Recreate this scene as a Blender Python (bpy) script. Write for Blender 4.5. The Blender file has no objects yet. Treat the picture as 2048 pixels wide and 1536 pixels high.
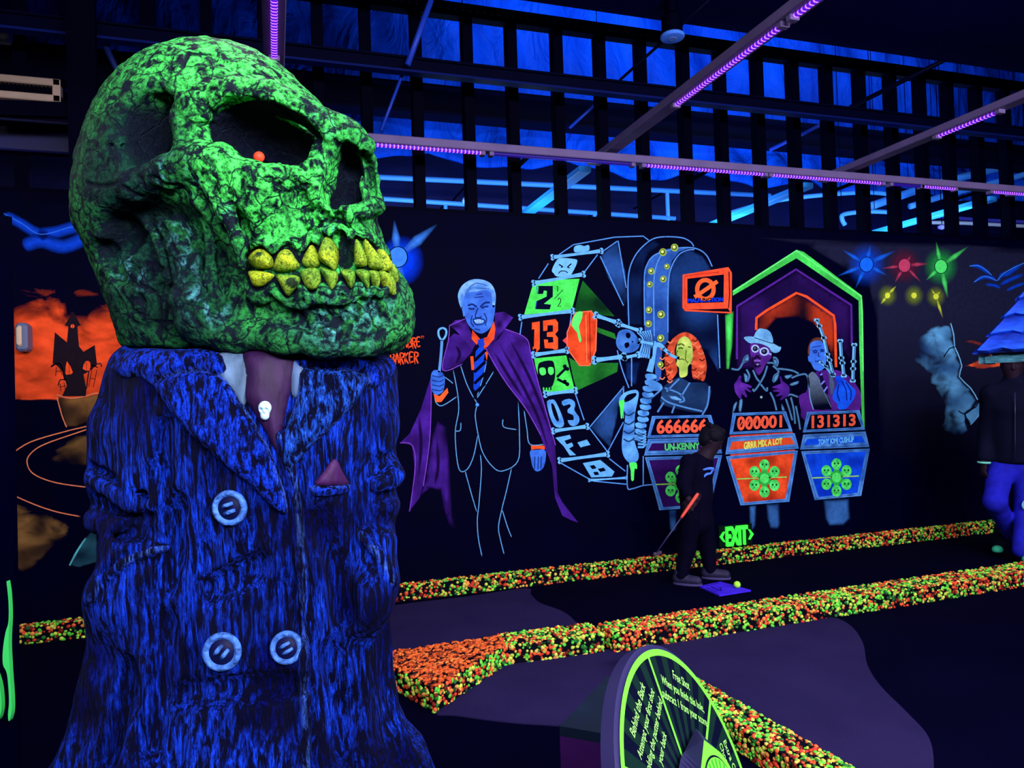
import bpy, bmesh, math, random
import numpy as np
from mathutils import Vector, Matrix
from mathutils.geometry import delaunay_2d_cdt
random.seed(7); RNG = np.random.default_rng(7)
SC = bpy.context.scene
COL = SC.collection
PI = math.pi

# ------------------------------------------------------------------ camera
YAW, PITCH, ROLL, FPX = 0.31366918, 0.01958488, -0.0310208, 1468.1
CAM = np.array([0.0, 0.0, 1.5])
_f = np.array([math.sin(YAW)*math.cos(PITCH), math.cos(YAW)*math.cos(PITCH), math.sin(PITCH)])
_r0 = np.array([math.cos(YAW), -math.sin(YAW), 0.0]); _u0 = np.cross(_r0, _f)
_r = math.cos(ROLL)*_r0 + math.sin(ROLL)*_u0
_u = -math.sin(ROLL)*_r0 + math.cos(ROLL)*_u0
cd = bpy.data.cameras.new('camera'); cam = bpy.data.objects.new('camera', cd); COL.objects.link(cam)
cd.sensor_width = 36.0; cd.lens = FPX/2048*36.0; cd.clip_start = 0.05; cd.clip_end = 100
M = Matrix(((_r[0], _u[0], -_f[0], CAM[0]), (_r[1], _u[1], -_f[1], CAM[1]), (_r[2], _u[2], -_f[2], CAM[2]), (0, 0, 0, 1)))
cam.matrix_world = M
SC.camera = cam

def ray(x, y):
    return _f*FPX + _r*(x-1024) - _u*(y-768)
def on_z(x, y, z):
    d = ray(x, y); return CAM + d*((z-CAM[2])/d[2])
def on_y(x, y, Y):
    d = ray(x, y); return CAM + d*((Y-CAM[1])/d[1])
def on_x(x, y, X):
    d = ray(x, y); return CAM + d*((X-CAM[0])/d[0])
def at_depth(x, y, D):
    return CAM + ray(x, y)*(D/FPX)
def on_plane(x, y, P, n):
    d = ray(x, y); return CAM + d*(np.dot(P-CAM, n)/np.dot(d, n))

# ------------------------------------------------------------------ colours and materials
def s2l(c):
    c = c/255.0
    return c/12.92 if c <= 0.04045 else ((c+0.055)/1.055)**2.4
def C(r, g, b, a=1.0):
    return (s2l(r), s2l(g), s2l(b), a)
def newmat(name):
    m = bpy.data.materials.new(name); m.use_nodes = True
    nt = m.node_tree; b = nt.nodes['Principled BSDF']
    return m, nt, b
def nd(nt, t, **kw):
    n = nt.nodes.new(t)
    for k, v in kw.items():
        if k.startswith('i_'):
            n.inputs[k[2:].replace('_', ' ')].default_value = v
        else: setattr(n, k, v)
    return n
def ramp(nt, stops, interp='LINEAR'):
    n = nt.nodes.new('ShaderNodeValToRGB'); e = n.color_ramp.elements
    n.color_ramp.interpolation = interp
    while len(e) < len(stops): e.new(0.5)
    for i, (p, c) in enumerate(stops): e[i].position = p; e[i].color = c
    return n
def mat(name, col, rough=0.6, spec=0.3, metal=0.0, noise=0.0, nscale=20, bump=0.0, bscale=60, emit=None, es=0.0):
    m, nt, b = newmat(name)
    b.inputs['Base Color'].default_value = col
    b.inputs['Roughness'].default_value = rough
    b.inputs['Specular IOR Level'].default_value = spec
    b.inputs['Metallic'].default_value = metal
    L = nt.links
    tc = nd(nt, 'ShaderNodeTexCoord')
    if noise:
        n = nd(nt, 'ShaderNodeTexNoise'); n.inputs['Scale'].default_value = nscale; n.inputs['Detail'].default_value = 5
        L.new(tc.outputs['Object'], n.inputs['Vector'])
        lo = tuple(c*(1-noise) for c in col[:3])+(1,); hi = tuple(min(1, c*(1+noise)) for c in col[:3])+(1,)
        r = ramp(nt, [(0.3, lo), (0.7, hi)])
        L.new(n.outputs['Fac'], r.inputs['Fac']); L.new(r.outputs['Color'], b.inputs['Base Color'])
    if bump:
        n = nd(nt, 'ShaderNodeTexNoise'); n.inputs['Scale'].default_value = bscale; n.inputs['Detail'].default_value = 4
        L.new(tc.outputs['Object'], n.inputs['Vector'])
        bp = nd(nt, 'ShaderNodeBump'); bp.inputs['Strength'].default_value = bump; bp.inputs['Distance'].default_value = 0.01
        L.new(n.outputs['Fac'], bp.inputs['Height']); L.new(bp.outputs['Normal'], b.inputs['Normal'])
    if emit:
        b.inputs['Emission Color'].default_value = emit; b.inputs['Emission Strength'].default_value = es
    return m
def vmat(name, rough=0.6, spec=0.25, brush=0.25, bscale=30, stretch=(1, 1, 1), bump=0.0, cut=None, alpha=True):
    """paint whose colour (and cover) comes from the mesh's own colour attribute, broken by brush marks"""
    m, nt, b = newmat(name); L = nt.links
    at = nd(nt, 'ShaderNodeAttribute'); at.attribute_name = 'Col'
    tc = nd(nt, 'ShaderNodeTexCoord'); mp = nd(nt, 'ShaderNodeMapping'); mp.inputs['Scale'].default_value = stretch
    L.new(tc.outputs['Object'], mp.inputs['Vector'])
    n = nd(nt, 'ShaderNodeTexNoise'); n.inputs['Scale'].default_value = bscale; n.inputs['Detail'].default_value = 6
    L.new(mp.outputs['Vector'], n.inputs['Vector'])
    mr = nd(nt, 'ShaderNodeMapRange'); mr.inputs['From Min'].default_value = .3; mr.inputs['From Max'].default_value = .7
    mr.inputs['To Min'].default_value = 1-brush; mr.inputs['To Max'].default_value = 1+brush*.4
    L.new(n.outputs['Fac'], mr.inputs['Value'])
    mx = nd(nt, 'ShaderNodeVectorMath', operation='SCALE')
    L.new(at.outputs['Color'], mx.inputs[0]); L.new(mr.outputs['Result'], mx.inputs['Scale'])
    L.new(mx.outputs['Vector'], b.inputs['Base Color'])
    b.inputs['Roughness'].default_value = rough; b.inputs['Specular IOR Level'].default_value = spec
    if alpha:
        if cut is None: L.new(at.outputs['Alpha'], b.inputs['Alpha'])
        else:
            n2 = nd(nt, 'ShaderNodeTexNoise'); n2.inputs['Scale'].default_value = cut; n2.inputs['Detail'].default_value = 7
            n2.inputs['Distortion'].default_value = .6
            L.new(mp.outputs['Vector'], n2.inputs['Vector'])
            r2 = ramp(nt, [(0.36, (0, 0, 0, 1)), (0.62, (1, 1, 1, 1))]); L.new(n2.outputs['Fac'], r2.inputs['Fac'])
            # dense paint (alpha near 1) stays whole, thin paint breaks into wisps
            a2 = nd(nt, 'ShaderNodeMath', operation='MULTIPLY'); L.new(at.outputs['Alpha'], a2.inputs[0]); a2.inputs[1].default_value = 1.9
            a3 = nd(nt, 'ShaderNodeMath', operation='ADD'); L.new(r2.outputs['Color'], a3.inputs[0]); a3.inputs[1].default_value = -.9
            a4 = nd(nt, 'ShaderNodeMath', operation='ADD', use_clamp=True); L.new(a2.outputs[0], a4.inputs[0]); L.new(a3.outputs[0], a4.inputs[1])
            L.new(a4.outputs[0], b.inputs['Alpha'])
    if bump:
        bp = nd(nt, 'ShaderNodeBump'); bp.inputs['Strength'].default_value = bump; bp.inputs['Distance'].default_value = .01
        L.new(n.outputs['Fac'], bp.inputs['Height']); L.new(bp.outputs['Normal'], b.inputs['Normal'])
    return m

# ------------------------------------------------------------------ objects
def link(o, parent=None):
    COL.objects.link(o)
    if parent is not None: o.parent = parent
    return o
def tag(o, label=None, cat=None, group=None, kind=None):
    if label: o['label'] = label
    if cat: o['category'] = cat
    if group: o['group'] = group
    if kind: o['kind'] = kind
    return o
def empty(name, loc, label, cat, group=None):
    o = bpy.data.objects.new(name, None); o.empty_display_size = .1
    o.location = [float(v) for v in loc]; COL.objects.link(o)
    return tag(o, label, cat, group)
def mesh(name, V, Fc, m=None, parent=None, smooth=False, col=None):
    me = bpy.data.meshes.new(name)
    V = np.asarray(V, dtype=np.float64).reshape(-1, 3)
    if parent is not None: V = V - world_of(parent)
    if isinstance(Fc, np.ndarray):
        n, k = Fc.shape
        me.vertices.add(len(V)); me.vertices.foreach_set('co', V.astype(np.float32).ravel())
        me.loops.add(n*k); me.loops.foreach_set('vertex_index', Fc.astype(np.int32).ravel())
        me.polygons.add(n); me.polygons.foreach_set('loop_start', np.arange(0, n*k, k, dtype=np.int32))
        me.update(calc_edges=True)
    else:
        me.from_pydata([tuple(v) for v in V], [], [tuple(int(i) for i in f) for f in Fc])
    if smooth: me.polygons.foreach_set('use_smooth', [True]*len(me.polygons))
    if col is not None:
        a = me.color_attributes.new('Col', 'FLOAT_COLOR', 'POINT')
        cc = np.asarray(col, dtype=np.float32)
        a.data.foreach_set('color', cc.ravel())
    if m: me.materials.append(m)
    return link(bpy.data.objects.new(name, me), parent)
def world_of(o):
    w = np.zeros(3)
    while o is not None:
        w = w + np.array(o.location); o = o.parent
    return w
class MB:
    """collects primitive shapes into one mesh"""
    def __init__(s): s.V = []; s.F = []
    def add(s, V, Fc):
        o = len(s.V); s.V.extend([tuple(map(float, v)) for v in V]); s.F.extend([tuple(i+o for i in f) for f in Fc]); return s
    def box(s, a, b, bev=0.0):
        x0, y0, z0 = [min(p, q) for p, q in zip(a, b)]; x1, y1, z1 = [max(p, q) for p, q in zip(a, b)]
        return s.beam((x0, (y0+y1)/2, (z0+z1)/2), (x1, (y0+y1)/2, (z0+z1)/2), y1-y0, z1-z0, bev=bev)
    def beam(s, p, q, w, h, up=(0, 0, 1), bev=0.0):
        p = np.array(p, float); q = np.array(q, float); d = q-p; L = np.linalg.norm(d); d /= L
        up = np.array(up, float)
        if abs(np.dot(up, d)) > .98: up = np.array([0, 1.0, 0])
        sd = np.cross(d, up); sd /= np.linalg.norm(sd); uu = np.cross(sd, d)
        bv = min(bev, w*.45, h*.45, L*.45)
        if bv <= 0: prof = [(-w/2, -h/2), (w/2, -h/2), (w/2, h/2), (-w/2, h/2)]
        else:
            prof = [(-w/2+bv, -h/2), (w/2-bv, -h/2), (w/2, -h/2+bv), (w/2, h/2-bv), (w/2-bv, h/2), (-w/2+bv, h/2), (-w/2, h/2-bv), (-w/2, -h/2+bv)]
        n = len(prof); rings = []
        if bv > 0: rings = [(0, 1-2*bv/max(w, h)), (bv, 1), (L-bv, 1), (L, 1-2*bv/max(w, h))]
        else: rings = [(0, 1), (L, 1)]
        V = []
        for t, k in rings:
            for a, b in prof: V.append(p+d*t+sd*a*k+uu*b*k)
        Fc = [tuple(range(n))[::-1], tuple(range((len(rings)-1)*n, len(rings)*n))]
        for i in range(len(rings)-1):
            for j in range(n): Fc.append((i*n+j, i*n+(j+1) % n, (i+1)*n+(j+1) % n, (i+1)*n+j))
        return s.add(V, Fc)
    def tube(s, pts, rad, n=10, cap=True, flat=1.0):
        pts = [np.array(p, float) for p in pts]; V = []; Fc = []
        if not hasattr(rad, '__len__'): rad = [rad]*len(pts)
        pu = None
        for i, p in enumerate(pts):
            d = (pts[min(i+1, len(pts)-1)]-pts[max(i-1, 0)]); d = d/(np.linalg.norm(d)+1e-9)
            if pu is None:
                pu = np.array([0, 0, 1.0]) if abs(d[2]) < .9 else np.array([1.0, 0, 0])
            sd = np.cross(d, pu); sd /= (np.linalg.norm(sd)+1e-9); uu = np.cross(sd, d); pu = uu
            for k in range(n):
                a = 2*PI*k/n; V.append(p+rad[i]*(sd*math.cos(a)+uu*math.sin(a)*flat))
        for i in range(len(pts)-1):
            for k in range(n): Fc.append((i*n+k, i*n+(k+1) % n, (i+1)*n+(k+1) % n, (i+1)*n+k))
        if cap:
            Fc.append(tuple(range(n))[::-1]); Fc.append(tuple(range((len(pts)-1)*n, len(pts)*n)))
        return s.add(V, Fc)
    def lathe(s, c, prof, n=24, axis=(0, 0, 1)):
        ax = np.array(axis, float); ax /= np.linalg.norm(ax)
        t = np.array([1.0, 0, 0]) if abs(ax[0]) < .9 else np.array([0, 1.0, 0])
        a = np.cross(ax, t); a /= np.linalg.norm(a); b = np.cross(ax, a); c = np.array(c, float)
        V = []; Fc = []
        for r, h in prof:
            for k in range(n):
                an = 2*PI*k/n; V.append(c+ax*h+r*(a*math.cos(an)+b*math.sin(an)))
        for i in range(len(prof)-1):
            for k in range(n): Fc.append((i*n+k, i*n+(k+1) % n, (i+1)*n+(k+1) % n, (i+1)*n+k))
        Fc.append(tuple(range(n))[::-1]); Fc.append(tuple(range((len(prof)-1)*n, len(prof)*n)))
        return s.add(V, Fc)
    def prism(s, poly, off):
        """closed polygon (list of 3-D points, planar) pushed along off"""
        n = len(poly); off = np.array(off, float); P = [np.array(p, float) for p in poly]
        V = P+[p+off for p in P]
        Fc = [tuple(range(n))[::-1], tuple(range(n, 2*n))]+[(i, (i+1) % n, n+(i+1) % n, n+i) for i in range(n)]
        return s.add(V, Fc)
    def build(s, name, m, parent=None, smooth=False):
        o = mesh(name, s.V, s.F, m, parent, smooth)
        return o
def autosmooth(o, ang=40):
    me = o.data; me.polygons.foreach_set('use_smooth', [True]*len(me.polygons))
    bm = bmesh.new(); bm.from_mesh(me)
    for e in bm.edges:
        if len(e.link_faces) == 2 and e.calc_face_angle(0) > math.radians(ang): e.smooth = False
    bm.to_mesh(me); bm.free(); return o
def spline(pts, n=8, closed=False):
    P = [np.array(p, float) for p in pts]; out = []; N = len(P)
    if N < 3 and not closed: return P
    for i in range(N if closed else N-1):
        if closed: p0, p1, p2, p3 = P[(i-1) % N], P[i], P[(i+1) % N], P[(i+2) % N]
        else: p0, p1, p2, p3 = P[max(i-1, 0)], P[i], P[i+1], P[min(i+2, N-1)]
        for k in range(n):
            t = k/n
            out.append(.5*((2*p1)+(-p0+p2)*t+(2*p0-5*p1+4*p2-p3)*t*t+(-p0+3*p1-3*p2+p3)*t**3))
    if not closed: out.append(P[-1])
    return out
def text_mesh(s, bold=0.0):
    """flat lettering as (verts Nx2, faces): built from the font's curves"""
    cu = bpy.data.curves.new('lettering', 'FONT'); cu.body = s; cu.size = 1.0; cu.offset = bold; cu.resolution_u = 4
    o = bpy.data.objects.new('lettering', cu); COL.objects.link(o)
    bpy.context.view_layer.update()
    me = o.to_mesh()
    V = np.array([v.co[:2] for v in me.vertices]); Fc = [tuple(p.vertices) for p in me.polygons]
    o.to_mesh_clear(); bpy.data.objects.remove(o); bpy.data.curves.remove(cu)
    return V, Fc
# ------------------------------------------------------------------ materials of the room
NAVY = C(1, 1, 30)
M_black = mat('black_wall_paint', C(0, 0, 26), .6, .02, noise=.25, nscale=3)
M_blackmetal = mat('black_metal', C(0, 0, 18), .6, .02)
M_ceil = mat('black_ceiling', C(2, 3, 46), .8, .02)
M_house = mat('white_fixture_metal', C(108, 92, 142), .45, .15, noise=.1, nscale=6)
M_track = mat('dark_track', C(2, 4, 34), .6, .03)
M_bluepipe = mat('blue_white_pipe', C(70, 150, 255), .45, .3)
M_bluelit_house = mat('blue_lit_housing', C(40, 150, 255), .45, .3)  # same white housing, with the blue light on it put into the colour
M_beam = mat('dark_duct', C(1, 2, 30), .5, .03)
M_girder = mat('dark_girder', C(1, 2, 30), .7, .05)

def insulation_mat():
    m, nt, b = newmat('blue_insulation_foil'); L = nt.links
    tc = nd(nt, 'ShaderNodeTexCoord'); mp = nd(nt, 'ShaderNodeMapping'); mp.inputs['Scale'].default_value = (1, 1, .45)
    L.new(tc.outputs['Object'], mp.inputs['Vector'])
    n = nd(nt, 'ShaderNodeTexNoise'); n.inputs['Scale'].default_value = 1.1; n.inputs['Detail'].default_value = 5; n.inputs['Distortion'].default_value = 1.2
    L.new(mp.outputs['Vector'], n.inputs['Vector'])
    r = ramp(nt, [(.3, C(2, 46, 165)), (.7, C(4, 84, 235))]); L.new(n.outputs['Fac'], r.inputs['Fac']); L.new(r.outputs['Color'], b.inputs['Base Color'])
    n2 = nd(nt, 'ShaderNodeTexNoise'); n2.inputs['Scale'].default_value = 2.3; n2.inputs['Detail'].default_value = 3; n2.inputs['Distortion'].default_value = 2.0
    L.new(mp.outputs['Vector'], n2.inputs['Vector'])
    bp = nd(nt, 'ShaderNodeBump'); bp.inputs['Strength'].default_value = .9; bp.inputs['Distance'].default_value = .12
    L.new(n2.outputs['Fac'], bp.inputs['Height']); L.new(bp.outputs['Normal'], b.inputs['Normal'])
    b.inputs['Roughness'].default_value = .5; b.inputs['Specular IOR Level'].default_value = .06
    return m
M_insul = insulation_mat()

def carpet_mat(name, c0, c1, scale=260, bump=.4):
    m, nt, b = newmat(name); L = nt.links
    tc = nd(nt, 'ShaderNodeTexCoord')
    n = nd(nt, 'ShaderNodeTexNoise'); n.inputs['Scale'].default_value = scale; n.inputs['Detail'].default_value = 2
    n3 = nd(nt, 'ShaderNodeTexNoise'); n3.inputs['Scale'].default_value = 2.2; n3.inputs['Detail'].default_value = 5
    L.new(tc.outputs['Object'], n.inputs['Vector']); L.new(tc.outputs['Object'], n3.inputs['Vector'])
    mx = nd(nt, 'ShaderNodeMix'); mx.inputs[0].default_value = .55
    L.new(n.outputs['Fac'], mx.inputs[2]); L.new(n3.outputs['Fac'], mx.inputs[3])
    r = ramp(nt, [(.35, c0), (.65, c1)]); L.new(mx.outputs[0], r.inputs['Fac']); L.new(r.outputs['Color'], b.inputs['Base Color'])
    bp = nd(nt, 'ShaderNodeBump'); bp.inputs['Strength'].default_value = bump; bp.inputs['Distance'].default_value = .004
    L.new(n.outputs['Fac'], bp.inputs['Height']); L.new(bp.outputs['Normal'], b.inputs['Normal'])
    b.inputs['Roughness'].default_value = .95; b.inputs['Specular IOR Level'].default_value = .02
    return m
M_floor = carpet_mat('black_carpet', C(0, 0, 22), C(2, 1, 28))
M_green = carpet_mat('grey_violet_turf', C(30, 24, 64), C(40, 33, 76))

YW = 5.66                       # front face of the painted wall
ZW = 3.03
# floor, wall
fl = MB().box((-6, -4, -.1), (13, 12, 0)).build('floor', M_floor); tag(fl, kind='structure')
zt0 = on_y(800, 420, YW)[2]; zt1 = on_y(2030, 481, YW)[2]
ZW = (zt0+zt1)/2
wl = MB().box((-4.2, YW, 0), (13, YW+.12, ZW)).build('wall_back', M_black); tag(wl, kind='structure')
ZS = on_y(1465, 62, 5.0)[2]
ce = MB().box((-6, -4, ZS), (13, 5.0, ZS+.15)).build('ceiling', M_ceil); tag(ce, kind='structure')
lw = MB().box((-4.35, -4, 0), (-4.2, YW+.12, ZS)).build('wall_left', M_black); tag(lw, kind='structure')
rw = MB().box((13, -4, 0), (13.15, 12, ZS)).build('wall_right', M_black); tag(rw, kind='structure')
bw = MB().box((-6, -4.15, 0), (13, -4, ZS)).build('wall_front', M_black); tag(bw, kind='structure')

# ------------------------------------------------------------------ stud framing above the painted wall
ZT = on_y(1200, 66, YW)[2]      # underside of the top track
sf = empty('stud_frame', (3, YW+.06, ZW), 'bare black metal stud framing standing on top of the painted wall', 'framing')
px_studs = [640, 736, 838, 941, 1030, 1122, 1208, 1290, 1376, 1449, 1524, 1595, 1663, 1729, 1791, 1850, 1905]
xs = sorted(on_y(p, 250, YW)[0] for p in px_studs)
gap = (xs[-1]-xs[0])/(len(xs)-1)
x = xs[0]-gap*8
studs = []
while x < xs[-1]+gap*7:
    j = min(xs, key=lambda q: abs(q-x)) if xs[0]-.2 < x < xs[-1]+.2 else x
    studs.append(x if abs(j-x) > .12 else j); x += gap
for x in studs:
    b = MB()
    b.box((x-.041, YW+.005, ZW), (x+.041, YW+.012, ZT)); b.box((x-.041, YW+.012, ZW), (x-.034, YW+.11, ZT)); b.box((x-.041, YW+.104, ZW), (x+.0, YW+.11, ZT))
    b.build('stud', M_blackmetal, sf)
b = MB()
b.box((-4, YW, ZT), (12.9, YW+.12, ZT+.03)); b.box((-4, YW-.004, ZT-.02), (12.9, YW+.002, ZT+.02))
zz = ZT+.03
b.box((-4, YW+.02, zz+.05), (12.9, YW+.1, zz+.075))
xx = -1.0
while xx < 8.5:
    b.box((xx, YW+.02, zz), (xx+.03, YW+.05, zz+.05)); xx += .062
b.build('top_track', M_track, sf)
b = MB(); b.box((-4, YW-.002, ZW), (12.9, YW+.12, ZW+.025)); b.build('bottom_track', M_blackmetal, sf)

# ------------------------------------------------------------------ insulated roof seen beyond the framing
YI = 9.2
z_b = on_y(900, 338, YI)[2]; z_top = 9.0
nx, nz = 260, 60
X = np.linspace(-7, 19, nx); V = []
for j in range(nz):
    t = j/(nz-1)
    for i, x in enumerate(X):
        ph = (x % 1.9)/1.9
        sag = .26*abs(math.sin(PI*ph))**.8
        z = (z_b+.18-sag)*(1-t)+z_top*t
        w = .10*math.sin(3.1*x+2.2*math.sin(.9*z))*math.sin(1.3*z+x)+.05*math.sin(9*x+3*z)
        belly = .22*math.exp(-((z-z_b)/.45)**2)*abs(math.sin(PI*ph))
        V.append((x, YI-.15-w-belly, z))
Fc = np.array([(j*nx+i, j*nx+i+1, (j+1)*nx+i+1, (j+1)*nx+i) for j in range(nz-1) for i in range(nx-1)])
o = mesh('insulation_blanket', V, Fc, M_insul, None, True)
tag(o, 'wrinkled blue foil insulation blanket hanging behind the black studs', 'insulation')
sol = o.modifiers.new('thick', 'SOLIDIFY'); sol.thickness = .05; sol.offset = 1
M_rear = mat('dark_blue_rear_wall', C(2, 8, 70), .7, .2, noise=.4, nscale=2)
o = MB().box((-7, 10.0, 0), (20, 10.1, 9.0)).build('wall_rear', M_rear); tag(o, kind='structure')
rf = MB().box((-7, 4.9, 9.0), (20, 10.1, 9.1)).build('ceiling_rear', M_ceil); tag(rf, kind='structure')
hb = MB().box((-7, 4.86, ZS+.15), (20, 5.0, 9.0)).build('wall_bulkhead', M_ceil); tag(hb, kind='structure')
# dark girder across the insulation
Yg = 8.4
zg0 = on_y(900, 238, Yg)[2]; zg1 = on_y(900, 180, Yg)[2]
g = empty('roof_girder', (4, Yg, zg0), 'deep dark roof girder crossing in front of the blue insulation', 'girder')
MB().box((-7, Yg-.02, zg0+.03), (20, Yg+.02, zg1-.03)).build('web', M_girder, g)
MB().box((-7, Yg-.12, zg0), (20, Yg+.12, zg0+.03)).build('flange', M_girder, g)
MB().box((-7, Yg-.12, zg1-.03), (20, Yg+.12, zg1)).build('flange', M_girder, g)
# pipes low on the rear wall
def pipe_px(name, p, q, Y, r, m, label, cat='pipe', ext=(0, 0)):
    a = on_y(*p, Y); c = on_y(*q, Y); d = (c-a)/np.linalg.norm(c-a)
    e = empty(name, a, label, cat); MB().tube([a-d*ext[0], c+d*ext[1]], r, 12).build('pipe_run', m, e, True)
    for t in (.2, .7): p = a+(c-a)*t; MB().tube([p, np.array([p[0], p[1], 0])], r*.8, 8).build('riser', m, e); MB().tube([p, np.array([p[0], 9.99, p[2]])], .012, 6).build('bracket', M_blackmetal, e)
    return e
pipe_px('water_pipe', (760, 354), (1540, 391), 9.0, .035, M_bluepipe, 'upper of two long blue pipes along the far wall under the insulation', ext=(3, 0))
pipe_px('water_pipe', (760, 397), (1350, 437), 9.0, .03, M_bluepipe, 'lower of two long blue pipes ending in a bend above the wall', ext=(3, 0))
a = on_y(1350, 437, 9.0)
# ------------------------------------------------------------------ round dark duct in front of the studs
Yd = 5.3
p = on_y(600, 108, Yd); q = on_y(1862, 252, Yd)
d = empty('ceiling_beam', p, 'long dark steel beam with lit lower flange crossing before the studs', 'beam')
dv = (q-p)/np.linalg.norm(q-p); A = p-dv*4; B = q+dv*5
A = np.array([A[0], Yd, p[2]]); B = np.array([B[0], Yd, p[2]])
MB().beam(A, B, .035, .10).build('web', M_beam, d)
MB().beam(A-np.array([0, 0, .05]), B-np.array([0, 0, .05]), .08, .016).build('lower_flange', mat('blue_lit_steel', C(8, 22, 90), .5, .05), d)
MB().beam(A+np.array([0, 0, .05]), B+np.array([0, 0, .05]), .08, .016).build('upper_flange', M_beam, d)
# thin diagonal rods / conduit
def rod(p, q, Yp, Yq, r, label, m=None):
    o = MB().tube([on_y(*p, Yp), on_y(*q, Yq)], r, 8).build('hanger_rod', m or M_rod, None, True); tag(o, label, 'rod'); return o
M_rod = mat('blue_grey_rod', C(24, 60, 190), .5, .3)
rod((862, 0), (815, 130), 5.2, 5.2, .022, 'thick slanting brace rod above the long beam beside the skull')
rod((805, 148), (762, 262), 5.4, 5.4, .012, 'thin slanting rod under the long beam right of the skull')
rod((1418, 0), (1240, 160), 4.6, 5.6, .012, 'long slanting conduit passing the round ceiling speaker', M_beam)
rod((1203, 197), (1140, 255), 5.9, 6.4, .014, 'short slanting rod left of the long tube fixture')
rod((2048, 40), (1700, 215), 4.6, 5.5, .022, 'slanting conduit at the right reaching up to the dark ceiling', M_beam)
rod((1655, 243), (1540, 300), 5.9, 6.5, .02, 'slanting conduit below the beam right of the middle tube fixture')
M_dimrod = mat('dark_blue_strut', C(8, 26, 90), .6, .2)
rod((138, 190), (330, 420), 5.6, 5.6, .035, 'dark blue slanting strut behind the skull beside the vent', M_dimrod)
rod((205, 80), (245, 165), 5.4, 5.4, .02, 'dark blue slanting strut above the back of the skull', M_dimrod)

# ------------------------------------------------------------------ black-light fixtures
def led_mat(name, s0, s1, axis, scale):
    m, nt, b = newmat(name); L = nt.links
    tc = nd(nt, 'ShaderNodeTexCoord'); sx = nd(nt, 'ShaderNodeSeparateXYZ'); L.new(tc.outputs['Object'], sx.inputs[0])
    mu = nd(nt, 'ShaderNodeMath', operation='MULTIPLY'); mu.inputs[1].default_value = scale; L.new(sx.outputs[axis], mu.inputs[0])
    fr = nd(nt, 'ShaderNodeMath', operation='FRACT'); L.new(mu.outputs[0], fr.inputs[0])
    r = ramp(nt, [(0, C(60, 10, 170)), (.32, C(110, 30, 240)), (.42, C(250, 150, 255)), (.58, C(250, 150, 255)), (.68, C(110, 30, 240)), (1, C(60, 10, 170))])
    L.new(fr.outputs[0], r.inputs['Fac'])
    L.new(r.outputs['Color'], b.inputs['Emission Color']); b.inputs['Emission Strength'].default_value = s1
    b.inputs['Base Color'].default_value = C(30, 10, 90)
    return m
M_ledx = led_mat('black_light_leds_across', 0, 1.25, 0, 34.0)
M_ledy = led_mat('black_light_leds_along', 0, 1.25, 1, 34.0)
M_dimled = mat('dim_black_light', C(20, 6, 80), .3, .5, emit=C(60, 30, 200), es=.35)
M_whitelamp = mat('lit_lamp_white', C(200, 210, 255), .4, .3, emit=C(225, 230, 255), es=1.3)
Yf = 5.28
pf = on_y(730, 284, Yf); qf = on_y(2048, 379, Yf); ZF = (pf[2]+qf[2])/2
lf = empty('light_fixture', (3, Yf, ZF), 'long black light fixture running along the wall in front of the studs', 'light fixture')
MB().beam((-3.9, Yf, ZF+.005), (12.5, Yf, ZF+.005), .09, .062, bev=.006).build('housing', M_house, lf)
for a, c, m in ((732, 962, M_ledx), (985, 1262, M_dimled), (1288, 1527, M_ledx), (1541, 1762, M_ledx), (1782, 1840, M_dimled), (1843, 1907, M_ledx), (1982, 2140, M_ledx)):
    xa = on_y(a, 300+(a-730)*.074, Yf)[0]; xc = on_y(c, 300+(c-730)*.074, Yf)[0]
    MB().beam((xa, Yf-.01, ZF-.036), (xc, Yf-.01, ZF-.036), .03, .022, bev=.006).build('led_tube', m, lf)
    for e in (xa-.012, xc+.012): MB().box((e-.018, Yf-.03, ZF-.055), (e+.018, Yf+.03, ZF-.02), .004).build('end_cap', M_house, lf)

for x in studs[4:-2:4]: MB().box((x-.015, Yf+.03, ZF-.012), (x+.015, YW+.004, ZF+.012)).build('bracket', M_blackmetal, lf)
def perp_fixture(x, segs, label, y0=-3.6, y1=9.5, z=None, group=None):
    """a fixture running from above the viewer through the studs into the space beyond"""
    z = z or ZF+.085
    e = empty('light_fixture', (x, 2, z), label, 'light fixture')
    MB().beam((x, y0, z), (x, YW-.02, z), .115, .055, bev=.006).build('housing', M_house, e)
    if y1 > YW+.2: tag(MB().beam((x, YW+.15, z), (x, y1, z), .115, .055, bev=.006).build('housing', M_bluelit_house, e), 'far length of the housing with blue light put into its colour')
    for ya, yb, m in segs:
        MB().beam((x-.0, ya, z-.037), (x-.0, yb, z-.037), .034, .02, bev=.006).build('led_tube', m, e)
        for q in (ya-.015, yb+.015): MB().box((x-.03, q-.02, z-.055), (x+.03, q+.02, z-.02), .004).build('end_cap', M_house, e)
    return e
ZP = ZF+.085
def ygap(px, py): return on_z(px, py, ZP-.03)[1]
x1 = np.mean([on_z(1520, 70, ZP)[0], on_z(1250, 278, ZP)[0]])
perp_fixture(x1, [(-1.4, ygap(1575, 28), M_ledy), (ygap(1548, 48), ygap(1338, 206), M_ledy)], 'middle black light fixture slanting from upper centre to the studs')
x2 = on_z(548, 60, ZP)[0]
perp_fixture(x2, [(-1.0, ygap(550, 112), M_ledy)], 'black light fixture hanging above the skull at the upper left', y1=4.4)
x3 = np.mean([on_z(1990, 215, ZP)[0], on_z(1640, 362, ZP)[0]])
perp_fixture(x3, [(-1.0, 1.3, M_ledy), (ygap(1992, 222), ygap(1870, 270), M_ledy)], 'right black light fixture slanting down from the right frame edge')
x4 = on_z(1900, 422, ZP)[0]
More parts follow.
